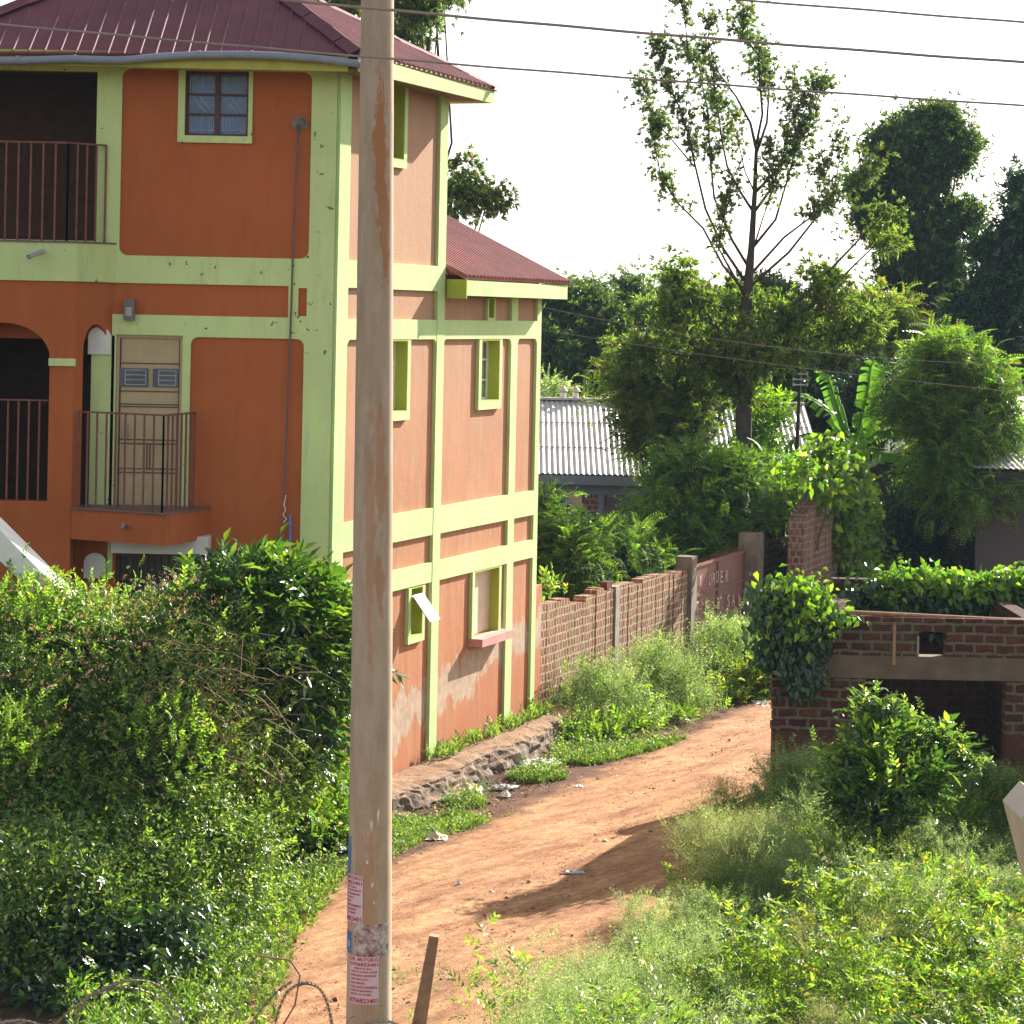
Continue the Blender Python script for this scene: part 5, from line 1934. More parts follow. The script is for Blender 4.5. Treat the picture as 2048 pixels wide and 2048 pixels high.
# thin wooden service pole
sp2 = empty('wooden_service_pole', (P(1594, 900, 53).x, 53, 0), 'thin brown wooden pole with small insulator brackets behind the banana plant', 'pole')
a_, b_ = P(1600, 745, 53), P(1590, 1000, 53)
m = MB(); m.tube([(b_.x - .01, 53, 0), b_, a_], [.06, .05, .032], 8); m.build('shaft', M['bark'], sp2)
m = MB()
for k in range(3):
    z_ = a_.z - .03 - .11 * k
    m.box(a_.x - .16, a_.x + .16, 52.93, 52.96, z_ - .012, z_ + .012)
    for s in (-.14, .14): m.tube([(a_.x + s, 52.9, z_ - .03), (a_.x + s, 52.9, z_ + .04)], .02, 6)
m.build('insulator_bracket', M['grille'], sp2)

# ------------------------------------------------------------------ razor wire, its wall and stake in the foreground
YW = 13.0
xwa, xwb = -4.0, 3.6
zwt = 2.12
m = MB()
x = xwa
while x < xwb:
    m.box(x, x + .4, YW - .1, YW + .1, 0, zwt); x += .4
o = m.build('yard_wall', M['dconcrete']); tag(o, 'low grey yard wall at the very bottom carrying the razor wire', 'wall')
rw = empty('razor_wire', (-1.8, YW, zwt), 'tangled galvanised razor wire coils along the bottom left', 'razor wire')


def coil(x0, x1, pitch, rx_, rz_, zc, ph, name='wire_coil'):
    m = MB(); pts = []
    n = int((x1 - x0) / pitch * 40)
    for i in range(n + 1):
        th = 2 * math.pi * i / 40 + ph
        j = .05 * math.sin(i * .037 + ph)
        pts.append(Vector((x0 + (x1 - x0) * i / n + (rx_ + j) * math.cos(th), YW + .22 * math.sin(th + .9), zc + (rz_ + j * .5) * math.sin(th))))
    m.tube(pts, .0038, 5)
    k = 0
    for i in range(1, len(pts) - 1, 1):
        p = pts[i]; t = (pts[i + 1] - pts[i - 1]).normalized()
        s = t.cross(Vector((0, 1, 0)))
        if s.length < .1: s = Vector((1, 0, 0))
        s.normalize()
        m.poly([p - t * .011 - s * .002, p + t * .011 - s * .002, p + t * .022 + s * .013, p - t * .022 + s * .013])
        m.poly([p - t * .011 + s * .002, p + t * .011 + s * .002, p + t * .022 - s * .013, p - t * .022 - s * .013])
    return m.build(name, M['steelwire'], rw)


def loop(uv, r=.0042, dy=0.0):
    m = MB(); c = [P(u, v, YW + dy + .16 * math.sin(k * 1.1)) for k, (u, v) in enumerate(uv)]
    pts = []
    for k in range(len(c) - 1):
        a, b, d, e = c[max(k - 1, 0)], c[k], c[k + 1], c[min(k + 2, len(c) - 1)]
        for q in range(9):
            f = q / 9
            pts.append(0.5 * ((2 * b) + (d - a) * f + (2 * a - 5 * b + 4 * d - e) * f * f + (3 * b - a - 3 * d + e) * f ** 3))
    pts.append(c[-1])
    m.tube(pts, r, 5)
    for i in range(2, len(pts) - 2, 2):
        p = pts[i]; t = (pts[i + 1] - pts[i - 1]).normalized()
        s_ = t.cross(Vector((0, 1, .2))).normalized()
        for sg in (1, -1):
            m.poly([p - t * .009 + s_ * .003 * sg, p + t * .009 + s_ * .003 * sg, p + t * .024 + s_ * .014 * sg, p + t * .002 + s_ * .006 * sg, p - t * .024 + s_ * .014 * sg])
    m.build('wire_coil', M['steelwire'], rw)


loop([(60, 2190), (75, 2110), (110, 2050), (160, 2005), (215, 1974), (265, 1960), (312, 1968), (345, 2000), (372, 2060), (380, 2140), (370, 2200)])
loop([(120, 2200), (135, 2110), (150, 2045), (172, 2000), (215, 1980), (262, 1976), (310, 1992), (345, 2030), (372, 2100), (375, 2190)], dy=.12)
loop([(520, 2200), (540, 2110), (552, 2040), (572, 1988), (602, 1968), (632, 1972), (652, 2000), (664, 2050), (670, 2120), (660, 2200)])
loop([(400, 2200), (450, 2120), (500, 2050), (545, 1992), (585, 1962)], dy=-.1)
loop([(-120, 2120), (-40, 2060), (20, 2042), (70, 2046), (120, 2080), (150, 2150), (150, 2200)])
loop([(640, 2200), (668, 2110), (700, 2068), (740, 2044), (790, 2048), (820, 2090), (830, 2190)], dy=-.15)
m = MB()
w1 = [P(560, 2060, YW), P(590, 2010, YW), P(600, 1950, YW), P(580, 1920, YW), P(540, 1915, YW), P(512, 1911, YW)]
m.tube(w1, .005, 6); m.build('loose_wire', M['rusty'], rw)
m = MB(); m.tube([P(680, 2070, YW - .1), P(700, 2035, YW - .1), P(712, 2030, YW - .1)], .004, 6)
m.build('loose_wire', M['steelwire'], rw)
m = MB()
a_, b_ = P(862, 1869, 12.9), P(838, 2200, 12.9)
a2, b2 = P(878, 1871, 12.9), P(862, 2200, 12.9)
q = [P(829, 2110, 12.9), P(852, 2110, 12.9), P(878, 1871, 12.9), P(859, 1868, 12.9)]
q = [P(812, 2110, 12.9), P(844, 2110, 12.9), P(878, 1871, 12.9), P(859, 1868, 12.9)]
m.prism([(p.x, p.z) for p in q], 12.86, 12.92)
o = m.build('wooden_stake', M['wood'], bevel=.004); tag(o, 'leaning weathered wooden stake right of the pole at the bottom', 'stake')


# ------------------------------------------------------------------ vegetation: the big hedge at the left
HB = [bl(20, 1590, 260, 330, 25.4, 1.3), bl(250, 1540, 260, 330, 26.0, 1.3), bl(430, 1480, 200, 300, 26.6, 1.2), bl(110, 1335, 210, 165, 26.2, 1.1), bl(330, 1320, 190, 165, 26.6, 1.1),
      bl(60, 1850, 300, 260, 23.8, 1.2), bl(280, 1810, 220, 250, 24.6, 1.2), bl(420, 1720, 170, 230, 25.6, 1.1), bl(500, 1560, 110, 200, 26.8, 1.0)]
HR = ragged(HB, 9, .42, .78)
HCL = ragged([HB[i] for i in (0, 1, 3, 4, 2)], 9, .42, .8)
HB2 = [(b[0], b[1], b[2], b[3] * .8, b[4] * .8, b[5] * .82) for b in HB]
hedge = plant('lantana_hedge', 'huge tangled hedge of small shiny leaves filling the left side', 'hedge', HR + HB2,
              [('leaf', 'lf_hedge', 150000, .056, dict(rin=.45, clump=.09, per=16, rnd=.8)),
               ('shoot', 'lf_hedge', 6500, .15, dict(rin=.8, clump=.14, per=6, rnd=.7, name='outer_shoots')),
               ('shoot', 'lf_lantana', 7500, .155, dict(rin=.84, clump=.15, per=6, rnd=.6, up=.7, low=0.0, pool=HCL, name='flowering_shoots'))],
              trunk_r=.06, parts=('stems', 'foliage'), base=(P(250, 1800, 25.5).x, 25.5))
# flower heads on the upper shoots
fl = []
for b in [HB[i] for i in (3, 4, 0, 1)]:
    n = 130
    d = unit(RNG.normal(0, 1, (n, 3)) + (0, -.6, .9)); d[:, 2] = np.abs(d[:, 2])
    p = np.array(b[:3]) + d * np.array(b[3:6]) * RNG.uniform(1.0, 1.1, (n, 1))
    rep = np.repeat(p, 7, axis=0) + RNG.normal(0, .012, (n * 7, 3))
    fl.append(scatter('leaf', rep, RNG.normal(0, 1, (n * 7, 3)) + (0, 0, .6), .022))
V, F = merge(fl)
np_mesh('flower_heads', V, F, M['flower'], hedge)
# dry tangled twigs hanging in the middle
tw = MB()
for k in range(230):
    c = P(RNG.normal(410, 85), RNG.normal(1440, 85), 25.35 + RNG.normal(0, .1))
    a = RNG.uniform(0, 6.28); L = RNG.uniform(.15, .6)
    d = Vector((math.cos(a), RNG.uniform(-.4, .4), math.sin(a) * .6 - .3))
    tw.tube([c, c + d * L * .5 + Vector((0, 0, .04)), c + d * L], .004, 3, caps=False)
tag(tw.build('dry_twigs', M['dry'], hedge), kind='stuff')
plant('broadleaf_shrub', 'broad drooping leaf shrub at the right end of the big hedge against the house corner', 'shrub',
      [bl(560, 1275, 95, 125, 27.6, .8), bl(610, 1350, 75, 150, 27.8, .8), bl(600, 1490, 55, 120, 27.7, .7), bl(500, 1210, 100, 60, 27.3, .7), bl(640, 1300, 45, 90, 27.9, .5)],
      [('bigshoot', 'lf_big', 1900, .30, dict(rin=.7, clump=.12, per=4, rnd=.5, droop=.3)),
       ('leaf', 'lf_hedge', 22000, .06, dict(rin=.4, clump=.1, per=14, name='inner_leaves')),
       ('bigshoot', 'lf_dark', 900, .26, dict(rin=.55, clump=.1, per=4, droop=.4, name='inner_leaves'))],
      trunk_r=.05, parts=('stems', 'foliage'))
plant('climber_mass', 'mass of dark creeper with larger shining leaves low in the hedge above the razor wire', 'creeper',
      ragged([bl(310, 1870, 120, 90, 23.6, .35), bl(180, 1950, 150, 90, 23.2, .35), bl(120, 1850, 110, 70, 23.4, .3), bl(40, 2020, 130, 80, 22.6, .35)], 7, .45, .8),
      [('leaf', 'lf_dark', 2600, .115, dict(rin=.5, clump=.13, per=6, droop=.8, rnd=.6)),
       ('bigshoot', 'lf_vine', 30, .24, dict(rin=.95, clump=.1, per=3, name='bright_leaves'))], trunk_r=.0, parts=('stems', 'foliage'))

# grass and herbs at the hedge foot and verge
foot = [(G(430, 2048).x - .6, 20.5), (G(430, 2048).x + .5, 20.5), (G(540, 1900).x + .25, G(540, 1900).y), (G(640, 1800).x + .15, G(640, 1800).y), (G(690, 1755).x, G(690, 1755).y), (G(640, 1738).x, G(640, 1738).y), (G(500, 1760).x, G(500, 1760).y), (-4.5, 24)]
q = scatter_ground(foot, 4200)
V, F = merge([weeds(q[:700], RNG.uniform(.08, .3, 700), 10, .1, 'leaf', .05), scatter('tuft', np.c_[q[1500:3300], np.zeros(1800)], np.tile((0, 0, 1.0), (1800, 1)) + RNG.normal(0, .3, (1800, 3)), RNG.uniform(.06, .26, 1800))])
tag(np_mesh('verge_grass', V, F, M['lf_grass']), 'sunlit grass and herbs along the foot of the big hedge', 'grass', kind='stuff')
V, F = merge([weeds(q[700:1000], RNG.uniform(.08, .3, 300), 10, .10, 'leaf', .05), weeds(q[3300:3400], RNG.uniform(.12, .4, len(q[3300:3400])), 10, .12, 'shoot', .12)])
tag(np_mesh('verge_herbs', V, F, M['lf_hedge']), 'dark low herbs mixed in the grass at the foot of the big hedge', 'herbs', kind='stuff')


def patch(name, label, poly, n, mat='lf_grass', h=(.05, .16), kind='tuft', extra=0):
    q = scatter_ground(poly, n)
    lst = [scatter(kind, np.c_[q, np.zeros(len(q))], np.tile((0, 0, 1.0), (len(q), 1)) + RNG.normal(0, .25, (len(q), 3)), RNG.uniform(h[0], h[1], len(q)))]
    if extra:
        lst.append(weeds(q[:extra], RNG.uniform(h[0], h[1] * 1.6, min(extra, len(q))), 8, .07, 'leaf', .04))
    V, F = merge(lst)
    return tag(np_mesh(name, V, F, M[mat]), label, 'grass', kind='stuff')


def gpoly(*uv): return [(G(u, v).x, G(u, v).y) for u, v in uv]


def ell(u, v, ru, rv, n=16):
    return gpoly(*[(u + ru * (1 + .25 * math.sin(3 * t + u)) * math.cos(t), v + rv * (1 + .25 * math.sin(2 * t + v)) * math.sin(t)) for t in [k * 6.283 / n for k in range(n)]])


patch('verge_grass', 'thin grass on the dark verge right of the pole', gpoly((780, 1645), (860, 1640), (925, 1625), (985, 1650), (930, 1668), (850, 1685), (800, 1715), (780, 1720)), 1200, h=(.04, .13), extra=200)
patch('grass_clump', 'low grass clump beside the litter at the plinth', ell(935, 1607, 40, 12), 350, h=(.05, .14), extra=80)
patch('grass_clump', 'tiny grass tuft at the edge of the road', ell(1030, 1637, 26, 6), 220, h=(.03, .09))
patch('grass_clump', 'sparse green sprouts by the plinth end', ell(1080, 1555, 55, 14), 420, h=(.05, .15), extra=200)
patch('grass_clump', 'green sprouts beyond the plinth corner', gpoly((1105, 1530), (1180, 1535), (1250, 1520), (1330, 1500), (1380, 1480), (1300, 1490), (1200, 1500), (1110, 1500)), 1500, h=(.05, .16), extra=500)
# sprouts on the plinth top
q = [SP(7.3 - 4.3 * RNG.random() ** 1.5, RNG.uniform(.06, .3), .36) for _ in range(170)]
q = np.array([(p.x, p.y, p.z) for p in q])
V, F = merge([scatter('tuft', q, np.tile((0, 0, 1.0), (len(q), 1)) + RNG.normal(0, .3, (len(q), 3)), RNG.uniform(.08, .25, len(q))),
              scatter('shoot', q[:45], np.tile((0.3, -.2, 1.0), (45, 1)) + RNG.normal(0, .5, (45, 3)), RNG.uniform(.10, .26, 45))])
tag(np_mesh('plinth_weeds', V, F, M['lf_grass']), 'bright weeds rooted on top of the stone plinth', 'weeds', kind='stuff')

plant('verge_bush', 'low leafy bush at the house corner just left of the pole', 'bush',
      [bl(615, 1640, 55, 70, 29.3, .5), bl(660, 1600, 40, 60, 29.8, .45)],
      [('shoot', 'lf_vine', 1500, .16, dict(rin=.4, clump=.1, per=6, up=.6)), ('leaf', 'lf_hedge', 6000, .05, dict(rin=.3, clump=.1, name='inner_leaves'))], trunk_r=.02, parts=('stems', 'foliage'))
patch('grass_clump', 'bright grass tussock beside the puddle', ell(665, 1690, 45, 14), 900, h=(.15, .42), extra=100)

# ---- weeds along the sunlit brick wall
def fb(u, v, ru, rv, Y, ry=.5): return bl(u, v, ru, rv, Y, ry)


plant('feathery_weed_bush', 'airy grey green weed bush in front of the concrete column of the brick wall', 'weed bush',
      [fb(1205, 1420, 75, 75, 38.6), fb(1160, 1470, 60, 45, 38.0), fb(1240, 1470, 60, 45, 38.4)],
      [('sprig', 'lf_grey', 1500, .30, dict(rin=.35, clump=.16, per=7, up=.9, rnd=.5)), ('shoot', 'lf_feather', 700, .2, dict(rin=.2, clump=.15, per=6, name='inner_leaves'))], trunk_r=.02, parts=('stems', 'foliage'), group='weed bushes along the brick wall')
plant('feathery_weed_bush', 'tallest airy weed bush in front of the near gate post', 'weed bush',
      [fb(1320, 1400, 80, 85, 40.2), fb(1370, 1440, 60, 60, 40.2), fb(1290, 1460, 70, 50, 39.8)],
      [('sprig', 'lf_grey', 1800, .32, dict(rin=.35, clump=.16, per=7, up=.9, rnd=.5)), ('shoot', 'lf_feather', 700, .2, dict(rin=.2, clump=.15, per=6, name='inner_leaves'))], trunk_r=.02, parts=('stems', 'foliage'), group='weed bushes along the brick wall')
plant('feathery_weed_bush', 'pale airy weed bush in front of the brown gate', 'weed bush',
      [fb(1450, 1330, 60, 65, 43.0), fb(1500, 1330, 55, 60, 43.8), fb(1420, 1370, 50, 50, 42.4)],
      [('sprig', 'lf_grey', 1500, .34, dict(rin=.35, clump=.16, per=7, up=.9, rnd=.5)), ('shoot', 'lf_feather', 500, .22, dict(rin=.2, clump=.15, per=6, name='inner_leaves'))], trunk_r=.02, parts=('stems', 'foliage'), group='weed bushes along the brick wall')
plant('yellow_green_bush', 'yellow green leafy bush at the road edge beside the brick building corner', 'bush',
      [fb(1500, 1385, 60, 50, 41.8), fb(1545, 1360, 35, 50, 42.2), fb(1440, 1420, 50, 30, 41.2)],
      [('shoot', 'lf_yellow', 1900, .22, dict(rin=.3, clump=.14, per=6, up=.5))], trunk_r=.02, parts=('stems', 'foliage'))
plant('leafy_weed_bush', 'low bright green weed bush beside the end of the stone plinth', 'weed bush',
      [fb(1150, 1500, 60, 32, 37.2), fb(1205, 1500, 70, 36, 37.3), fb(1265, 1485, 60, 36, 37.9), fb(1340, 1465, 55, 30, 38.9)],
      [('shoot', 'lf_grass', 2200, .19, dict(rin=.3, clump=.12, per=6, up=.6)), ('bigshoot', 'lf_vine', 260, .2, dict(rin=.6, clump=.1, per=4, name='broad_leaves'))], trunk_r=.02, parts=('stems', 'foliage'))

# ---- bushes behind the brick wall
plant('feathery_bush', 'feathery green bush behind the brick wall right next to the house', 'bush',
      ragged([bl(1110, 1095, 65, 55, 44.5), bl(1190, 1120, 75, 45, 45.5), bl(1130, 1150, 90, 70, 44.0), bl(1078, 1020, 22, 40, 44.3), bl(1250, 1130, 60, 45, 46)], 7, .5, .7),
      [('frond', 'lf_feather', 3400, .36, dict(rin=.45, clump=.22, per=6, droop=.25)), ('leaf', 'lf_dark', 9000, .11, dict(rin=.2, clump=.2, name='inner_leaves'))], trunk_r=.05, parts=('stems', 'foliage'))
plant('broadleaf_sapling', 'small sapling with light broad leaves just above the brick wall top', 'sapling',
      [bl(1108, 1190, 18, 20, 41.0, .2)], [('bigshoot', 'lf_yellow', 26, .24, dict(rin=.3, clump=.05, per=4, up=.7))], trunk_r=.012, parts=('stem', 'foliage'))
plant('feathery_bush', 'wide feathery bush between the pale roof and the brown gate', 'bush',
      ragged([bl(1365, 960, 70, 75, 50.5), bl(1430, 985, 90, 85, 50.5), bl(1500, 965, 65, 65, 52.5), bl(1380, 1060, 95, 75, 50), bl(1465, 1040, 85, 65, 51.5), bl(1540, 1000, 40, 45, 53.5), bl(1350, 1030, 55, 50, 50)], 7, .5, .7),
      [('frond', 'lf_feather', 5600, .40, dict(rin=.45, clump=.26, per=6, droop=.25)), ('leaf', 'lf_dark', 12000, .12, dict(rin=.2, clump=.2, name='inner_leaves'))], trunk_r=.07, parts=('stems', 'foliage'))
plant('yellowing_feathery_tree', 'feathery tree with yellowing tips overhanging the pale corrugated roof', 'tree',
      ragged([bl(1255, 760, 42, 42, 53.5), bl(1320, 730, 75, 50, 54), bl(1300, 810, 80, 60, 53.5), bl(1390, 780, 70, 70, 54), bl(1290, 860, 38, 45, 53), bl(1340, 880, 75, 55, 53)], 7, .5, .7),
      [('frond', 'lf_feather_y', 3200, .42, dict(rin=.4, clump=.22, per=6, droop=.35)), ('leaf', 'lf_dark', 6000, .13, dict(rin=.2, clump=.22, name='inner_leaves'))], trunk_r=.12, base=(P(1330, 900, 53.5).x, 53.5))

# ---- tall slender tree with traced limbs
def slender():
    Yt = 52.0
    z8 = lambda x, y: (1200 + x * .439, y * .439)
    root = empty('tall_slender_tree', (P(1488, 930, Yt).x, Yt, 0), 'tall slender tree with upswept thin branches against the white sky', 'tree')
    mb = MB()
    tr = [(655, 2200), (655, 1932), (660, 1700), (665, 1500), (672, 1340), (690, 1130), (705, 880), (712, 680), (685, 560), (620, 440), (540, 330), (500, 200)]
    rr = [.19, .165, .15, .135, .11, .07, .05, .036, .026, .02, .014, .006]
    pts = [P(*z8(x, y), Yt) for x, y in tr]
    pts[0].z = 0
    mb.tube(pts, rr, 9)
    BR = [[(665, 1330), (560, 1210), (470, 1040), (350, 920), (280, 810), (240, 640), (250, 600)],
          [(668, 1290), (560, 1130), (480, 950), (430, 740), (400, 600), (350, 460), (280, 330), (268, 190)],
          [(672, 1210), (600, 1090), (520, 900), (500, 700), (490, 500), (450, 300), (400, 230)],
          [(695, 960), (630, 860), (580, 760), (555, 640), (530, 450), (500, 300), (490, 110)],
          [(705, 880), (660, 780), (620, 600), (575, 480)],
          [(712, 660), (740, 520), (730, 400), (720, 250), (650, 150), (660, 85)],
          [(712, 700), (760, 560), (770, 420), (745, 300), (690, 170)],
          [(705, 880), (800, 780), (880, 690), (940, 600), (1000, 430), (1010, 400)],
          [(700, 970), (780, 860), (830, 740), (860, 560), (880, 370)],
          [(695, 1130), (800, 1000), (850, 830), (900, 650), (930, 500)],
          [(690, 1300), (860, 1150), (970, 1010), (1060, 890), (1170, 840), (1240, 775)],
          [(695, 1240), (840, 1080), (960, 990), (1020, 860), (1000, 750)],
          [(1060, 890), (1090, 740), (1080, 590)],
          [(665, 1360), (600, 1240), (540, 1130), (560, 1000), (590, 860)],
          [(430, 760), (330, 640), (240, 540), (190, 420)],
          [(400, 230), (390, 120), (375, 10)],
          [(700, 1130), (740, 1000), (790, 860), (770, 700)]]
    V, F = [], []
    lst = []
    for bi, b in enumerate(BR):
        dy = RNG.uniform(-1.6, 1.6)
        n = len(b)
        pp = [P(*z8(x, y), Yt + dy * (i / (n - 1)) * (1 if bi != 12 else 0)) for i, (x, y) in enumerate(b)]
        r0 = .032 if n > 4 else .02
        mb.tube(pp, [r0 * (1 - .85 * i / (n - 1)) for i in range(n)], 6)
        # side twigs carrying leaves along the outer part
        L = np.array([tuple(p) for p in pp])
        ts = RNG.uniform(.32, 1.0, 19 * (n - 1)) ** .8
        for t in ts:
            k = min(n - 2, int(t * (n - 1))); f = t * (n - 1) - k
            p = L[k] * (1 - f) + L[k + 1] * f
            dd = L[k + 1] - L[k]; dd = dd / np.linalg.norm(dd)
            tdir = dd * .9 + RNG.normal(0, .55, 3) + (0, 0, .25)
            tdir /= np.linalg.norm(tdir)
            l = RNG.uniform(.2, .6)
            q_ = p + tdir * l
            if RNG.random() < .5: mb.tube([Vector(p), Vector(q_)], [.008, .004], 3, caps=False)
            m_ = RNG.integers(2, 5)
            ps = p + tdir * l * RNG.uniform(.3, 1.1, (m_, 1)) + RNG.normal(0, .05, (m_, 3))
            lst.append((ps, np.tile(tdir, (m_, 1)) + RNG.normal(0, .55, (m_, 3))))
    ps = np.vstack([a for a, _ in lst]); ds = np.vstack([b for _, b in lst])
    V, F = scatter('droop', ps, ds, RNG.uniform(.08, .17, len(ps)))
    np_mesh('crown', V, F, M['lf_slender'], root)
    # olive skirt of lower boughs
    sk = [bl(1330, 640, 60, 55, 52.5, .9), bl(1400, 600, 60, 50, 52, .9), bl(1290, 700, 50, 40, 52.5, .8), bl(1430, 690, 70, 60, 52.3, .9), bl(1500, 640, 60, 70, 52.5, .9), bl(1360, 545, 40, 45, 52.6, .7),
          bl(1590, 640, 60, 45, 52.6, .9), bl(1650, 580, 50, 50, 52.8, .8), bl(1720, 650, 70, 40, 53, .8), bl(1560, 700, 60, 50, 52.2, .8), bl(1480, 760, 60, 60, 52.2, .8), bl(1760, 480, 30, 35, 53, .5), bl(1775, 420, 14, 22, 53, .3), bl(1500, 700, 50, 60, 51.5, .5)]
    p, o, c, _ = blob_points(ragged(sk, 6, .38, .95), 6200, rin=.15, clump=.17, per=7)
    V, F = scatter('droop', p, o + RNG.normal(0, .6, p.shape), .17 * RNG.uniform(.6, 1.25, len(p)))
    np_mesh('lower_boughs', V, F, M['lf_mid'], root)
    for b in sk:
        h = P(1490, 760 - RNG.uniform(0, 60), Yt)
        tgt = Vector(b[:3]); s_ = P(1492, min(800, (tgt - P(1492, 700, Yt)).z * 0 + 720 + RNG.uniform(-40, 60)), Yt)
        mid = s_.lerp(tgt, .5) + Vector((0, 0, -.1))
        mb.tube([s_, mid, tgt], [.05, .03, .012], 6)
    mb.build('trunk', M['bark'], root, smooth=True)


slender()

plant('leafy_shrub', 'bright leafy shrub just right of the slender trunk', 'shrub', [bl(1530, 860, 32, 60, 54, .5), bl(1515, 920, 30, 40, 54, .5)],
      [('shoot', 'lf_vine', 700, .3, dict(rin=.3, clump=.18, per=5))], trunk_r=.04, parts=('stems', 'foliage'))
plant('leafy_shrub', 'flowering pale shrub peeping over the corrugated ridge next to the house', 'shrub', [bl(1095, 790, 35, 18, 62, .6)],
      [('shoot', 'lf_grey', 260, .3, dict(rin=.3, clump=.15, per=5))], trunk_r=.04, parts=('stems', 'foliage'))

# ---- distant trees
FAR = [
    ('dense_round_tree', 'dense dark round tree next to the red rear roof', 78, [(1115, 620, 60, 60), (1170, 610, 50, 50), (1090, 700, 60, 60), (1150, 700, 75, 70), (1210, 650, 40, 55), (1130, 770, 80, 50)], 13000, 'lf_far'),
    ('pointed_conifer', 'narrow pointed conifer rising between the round tree and the hazy trees', 84, [(1258, 572, 13, 24), (1262, 615, 24, 30), (1268, 665, 36, 40), (1272, 730, 40, 50)], 4500, 'lf_far'),
    ('brownish_tree', 'brownish green tree under the pointed conifer', 80, [(1300, 640, 45, 40), (1240, 700, 50, 55), (1320, 710, 60, 50), (1390, 690, 60, 50)], 8500, 'lf_mid'),
    ('tall_ivy_tree', 'tall dark columnar tree with ragged crown right of the slender tree', 76, [(1790, 300, 55, 50), (1870, 265, 60, 45), (1900, 310, 50, 50), (1780, 380, 62, 60), (1850, 380, 55, 60), (1910, 440, 50, 45), (1760, 440, 45, 50), (1830, 480, 60, 60), (1800, 560, 50, 60), (1860, 590, 60, 60), (1820, 640, 40, 50), (1905, 540, 30, 40)], 21000, 'lf_far'),
    ('dark_edge_tree', 'very dark broad tree cut by the right edge of the photo', 72, [(2010, 520, 60, 55), (2060, 470, 60, 60), (1990, 600, 75, 60), (2050, 620, 80, 80), (1960, 680, 60, 50), (2030, 720, 80, 60), (1940, 620, 40, 40), (2040, 380, 28, 26), (2060, 430, 40, 40)], 19000, 'lf_dark'),
    ('mid_green_tree', 'mid green bushy tree below the tall dark columnar tree', 66, [(1740, 640, 70, 50), (1800, 700, 60, 50), (1640, 700, 70, 50), (1700, 740, 80, 50), (1590, 760, 70, 50), (1850, 720, 60, 40)], 11000, 'lf_feather_y'),
    ('shaded_tree', 'shaded dark tree filling the gap behind the banana plant', 63, [(1600, 800, 70, 55), (1660, 820, 60, 50), (1560, 720, 50, 50), (1760, 800, 80, 60), (1700, 860, 60, 40)], 9500, 'lf_dark'),
    ('bushy_tree', 'bushy tree behind the trunk of the slender tree', 70, [(1440, 640, 50, 40), (1500, 600, 60, 40), (1560, 620, 50, 50), (1480, 720, 70, 50), (1420, 740, 60, 50)], 8500, 'lf_far'),
    ('tree_behind_house', 'tree rising behind the orange house, seen above and beside its roof', 47, [(690, 10, 35, 40), (735, -40, 60, 60), (840, 20, 50, 40), (815, 70, 30, 35), (930, 340, 22, 24), (915, 395, 30, 26), (975, 400, 36, 18), (910, 430, 22, 14), (870, -30, 60, 50)], 4200, 'lf_slender'),
]
for (nm, lab, Y, bb, n, mk) in FAR:
    blobs = [bl(u, v, ru, rv, Y + RNG.uniform(-1, 1), None) for (u, v, ru, rv) in bb]
    sz = .24 if Y > 60 else .2
    kind = 'whorl' if mk != 'lf_feather_y' else 'frondfar'
    if nm == 'tree_behind_house':
        plant(nm, lab, 'tree', blobs, [('droop', mk, n, .15, dict(rin=.1, clump=.16, per=7))], trunk_r=.12, base=(P(780, 600, 47).x, 47))
    else:
        plant(nm, lab, 'tree', ragged(blobs), [(kind, mk, n, sz * (1.6 if kind == 'frondfar' else 1), dict(rin=.3, clump=.26, per=9, droop=.3))], trunk_r=.2, base=(P(bb[0][0] + 25, 700, Y).x, Y))
# hazy tree belt nearer to the hills
BELT = [(1070, 600, 120, 'far hazy tree seen between the rear roof and the round tree'), (1325, 585, 150, 'hazy sparse treetops left of the slender tree'), (1385, 600, 170, 'bluish hazy tree on the skyline left of the slender trunk'),
        (1450, 620, 140, 'low hazy tree touching the left of the slender trunk'), (1560, 610, 160, 'hazy tree on the skyline just right of the slender trunk'), (1640, 640, 150, 'low hazy tree under the side bough of the slender tree'),
        (1700, 650, 180, 'pale hazy tree left of the columnar tree'), (1930, 660, 170, 'pale hazy tree in the gap between the two dark trees'), (2030, 650, 150, 'hazy tree behind the dark tree at the right edge'), (1500, 640, 190, 'farthest hazy tree behind the slender trunk')]
for (u, v, Y, lab) in BELT:
    c = [bl(u + RNG.uniform(-30, 30), v + 12 + RNG.uniform(0, 30), RNG.uniform(25, 42), RNG.uniform(22, 34), Y) for _ in range(5)] + [bl(u, v + 70, 60, 40, Y)]
    plant('distant_tree', lab, 'tree', c, [('whorl', 'lf_far', 1800, .36, dict(rin=.3, clump=.5, per=7))], trunk_r=.22, group='hazy trees on the skyline')

plant('feathery_tree', 'large feathery tree with yellow pods in front of the dark gabled house', 'tree',
      ragged([bl(1890, 740, 85, 50, 54.5), bl(1960, 790, 75, 55, 54.5), bl(1830, 800, 70, 50, 54.0), bl(1900, 850, 110, 60, 54.0), bl(2010, 850, 60, 55, 54.5), bl(1880, 920, 55, 35, 53.6), bl(1930, 990, 60, 40, 53.4), bl(1860, 960, 45, 30, 53.4), bl(2020, 985, 45, 35, 53.6)], 7, .5, .7),
      [('frond', 'lf_feather', 3600, .5, dict(rin=.4, clump=.2, per=6, droop=.3)), ('frond', 'lf_feather_y', 1100, .38, dict(rin=.8, clump=.24, per=6, droop=.5, blobs=list(range(0, 24)), name='yellow_pods')),
       ('leaf', 'lf_dark', 5000, .11, dict(rin=.2, clump=.2, name='inner_leaves'))], trunk_r=.11, base=(P(1928, 1000, 54.0).x, 54.0), trunk_mat='barkdark')
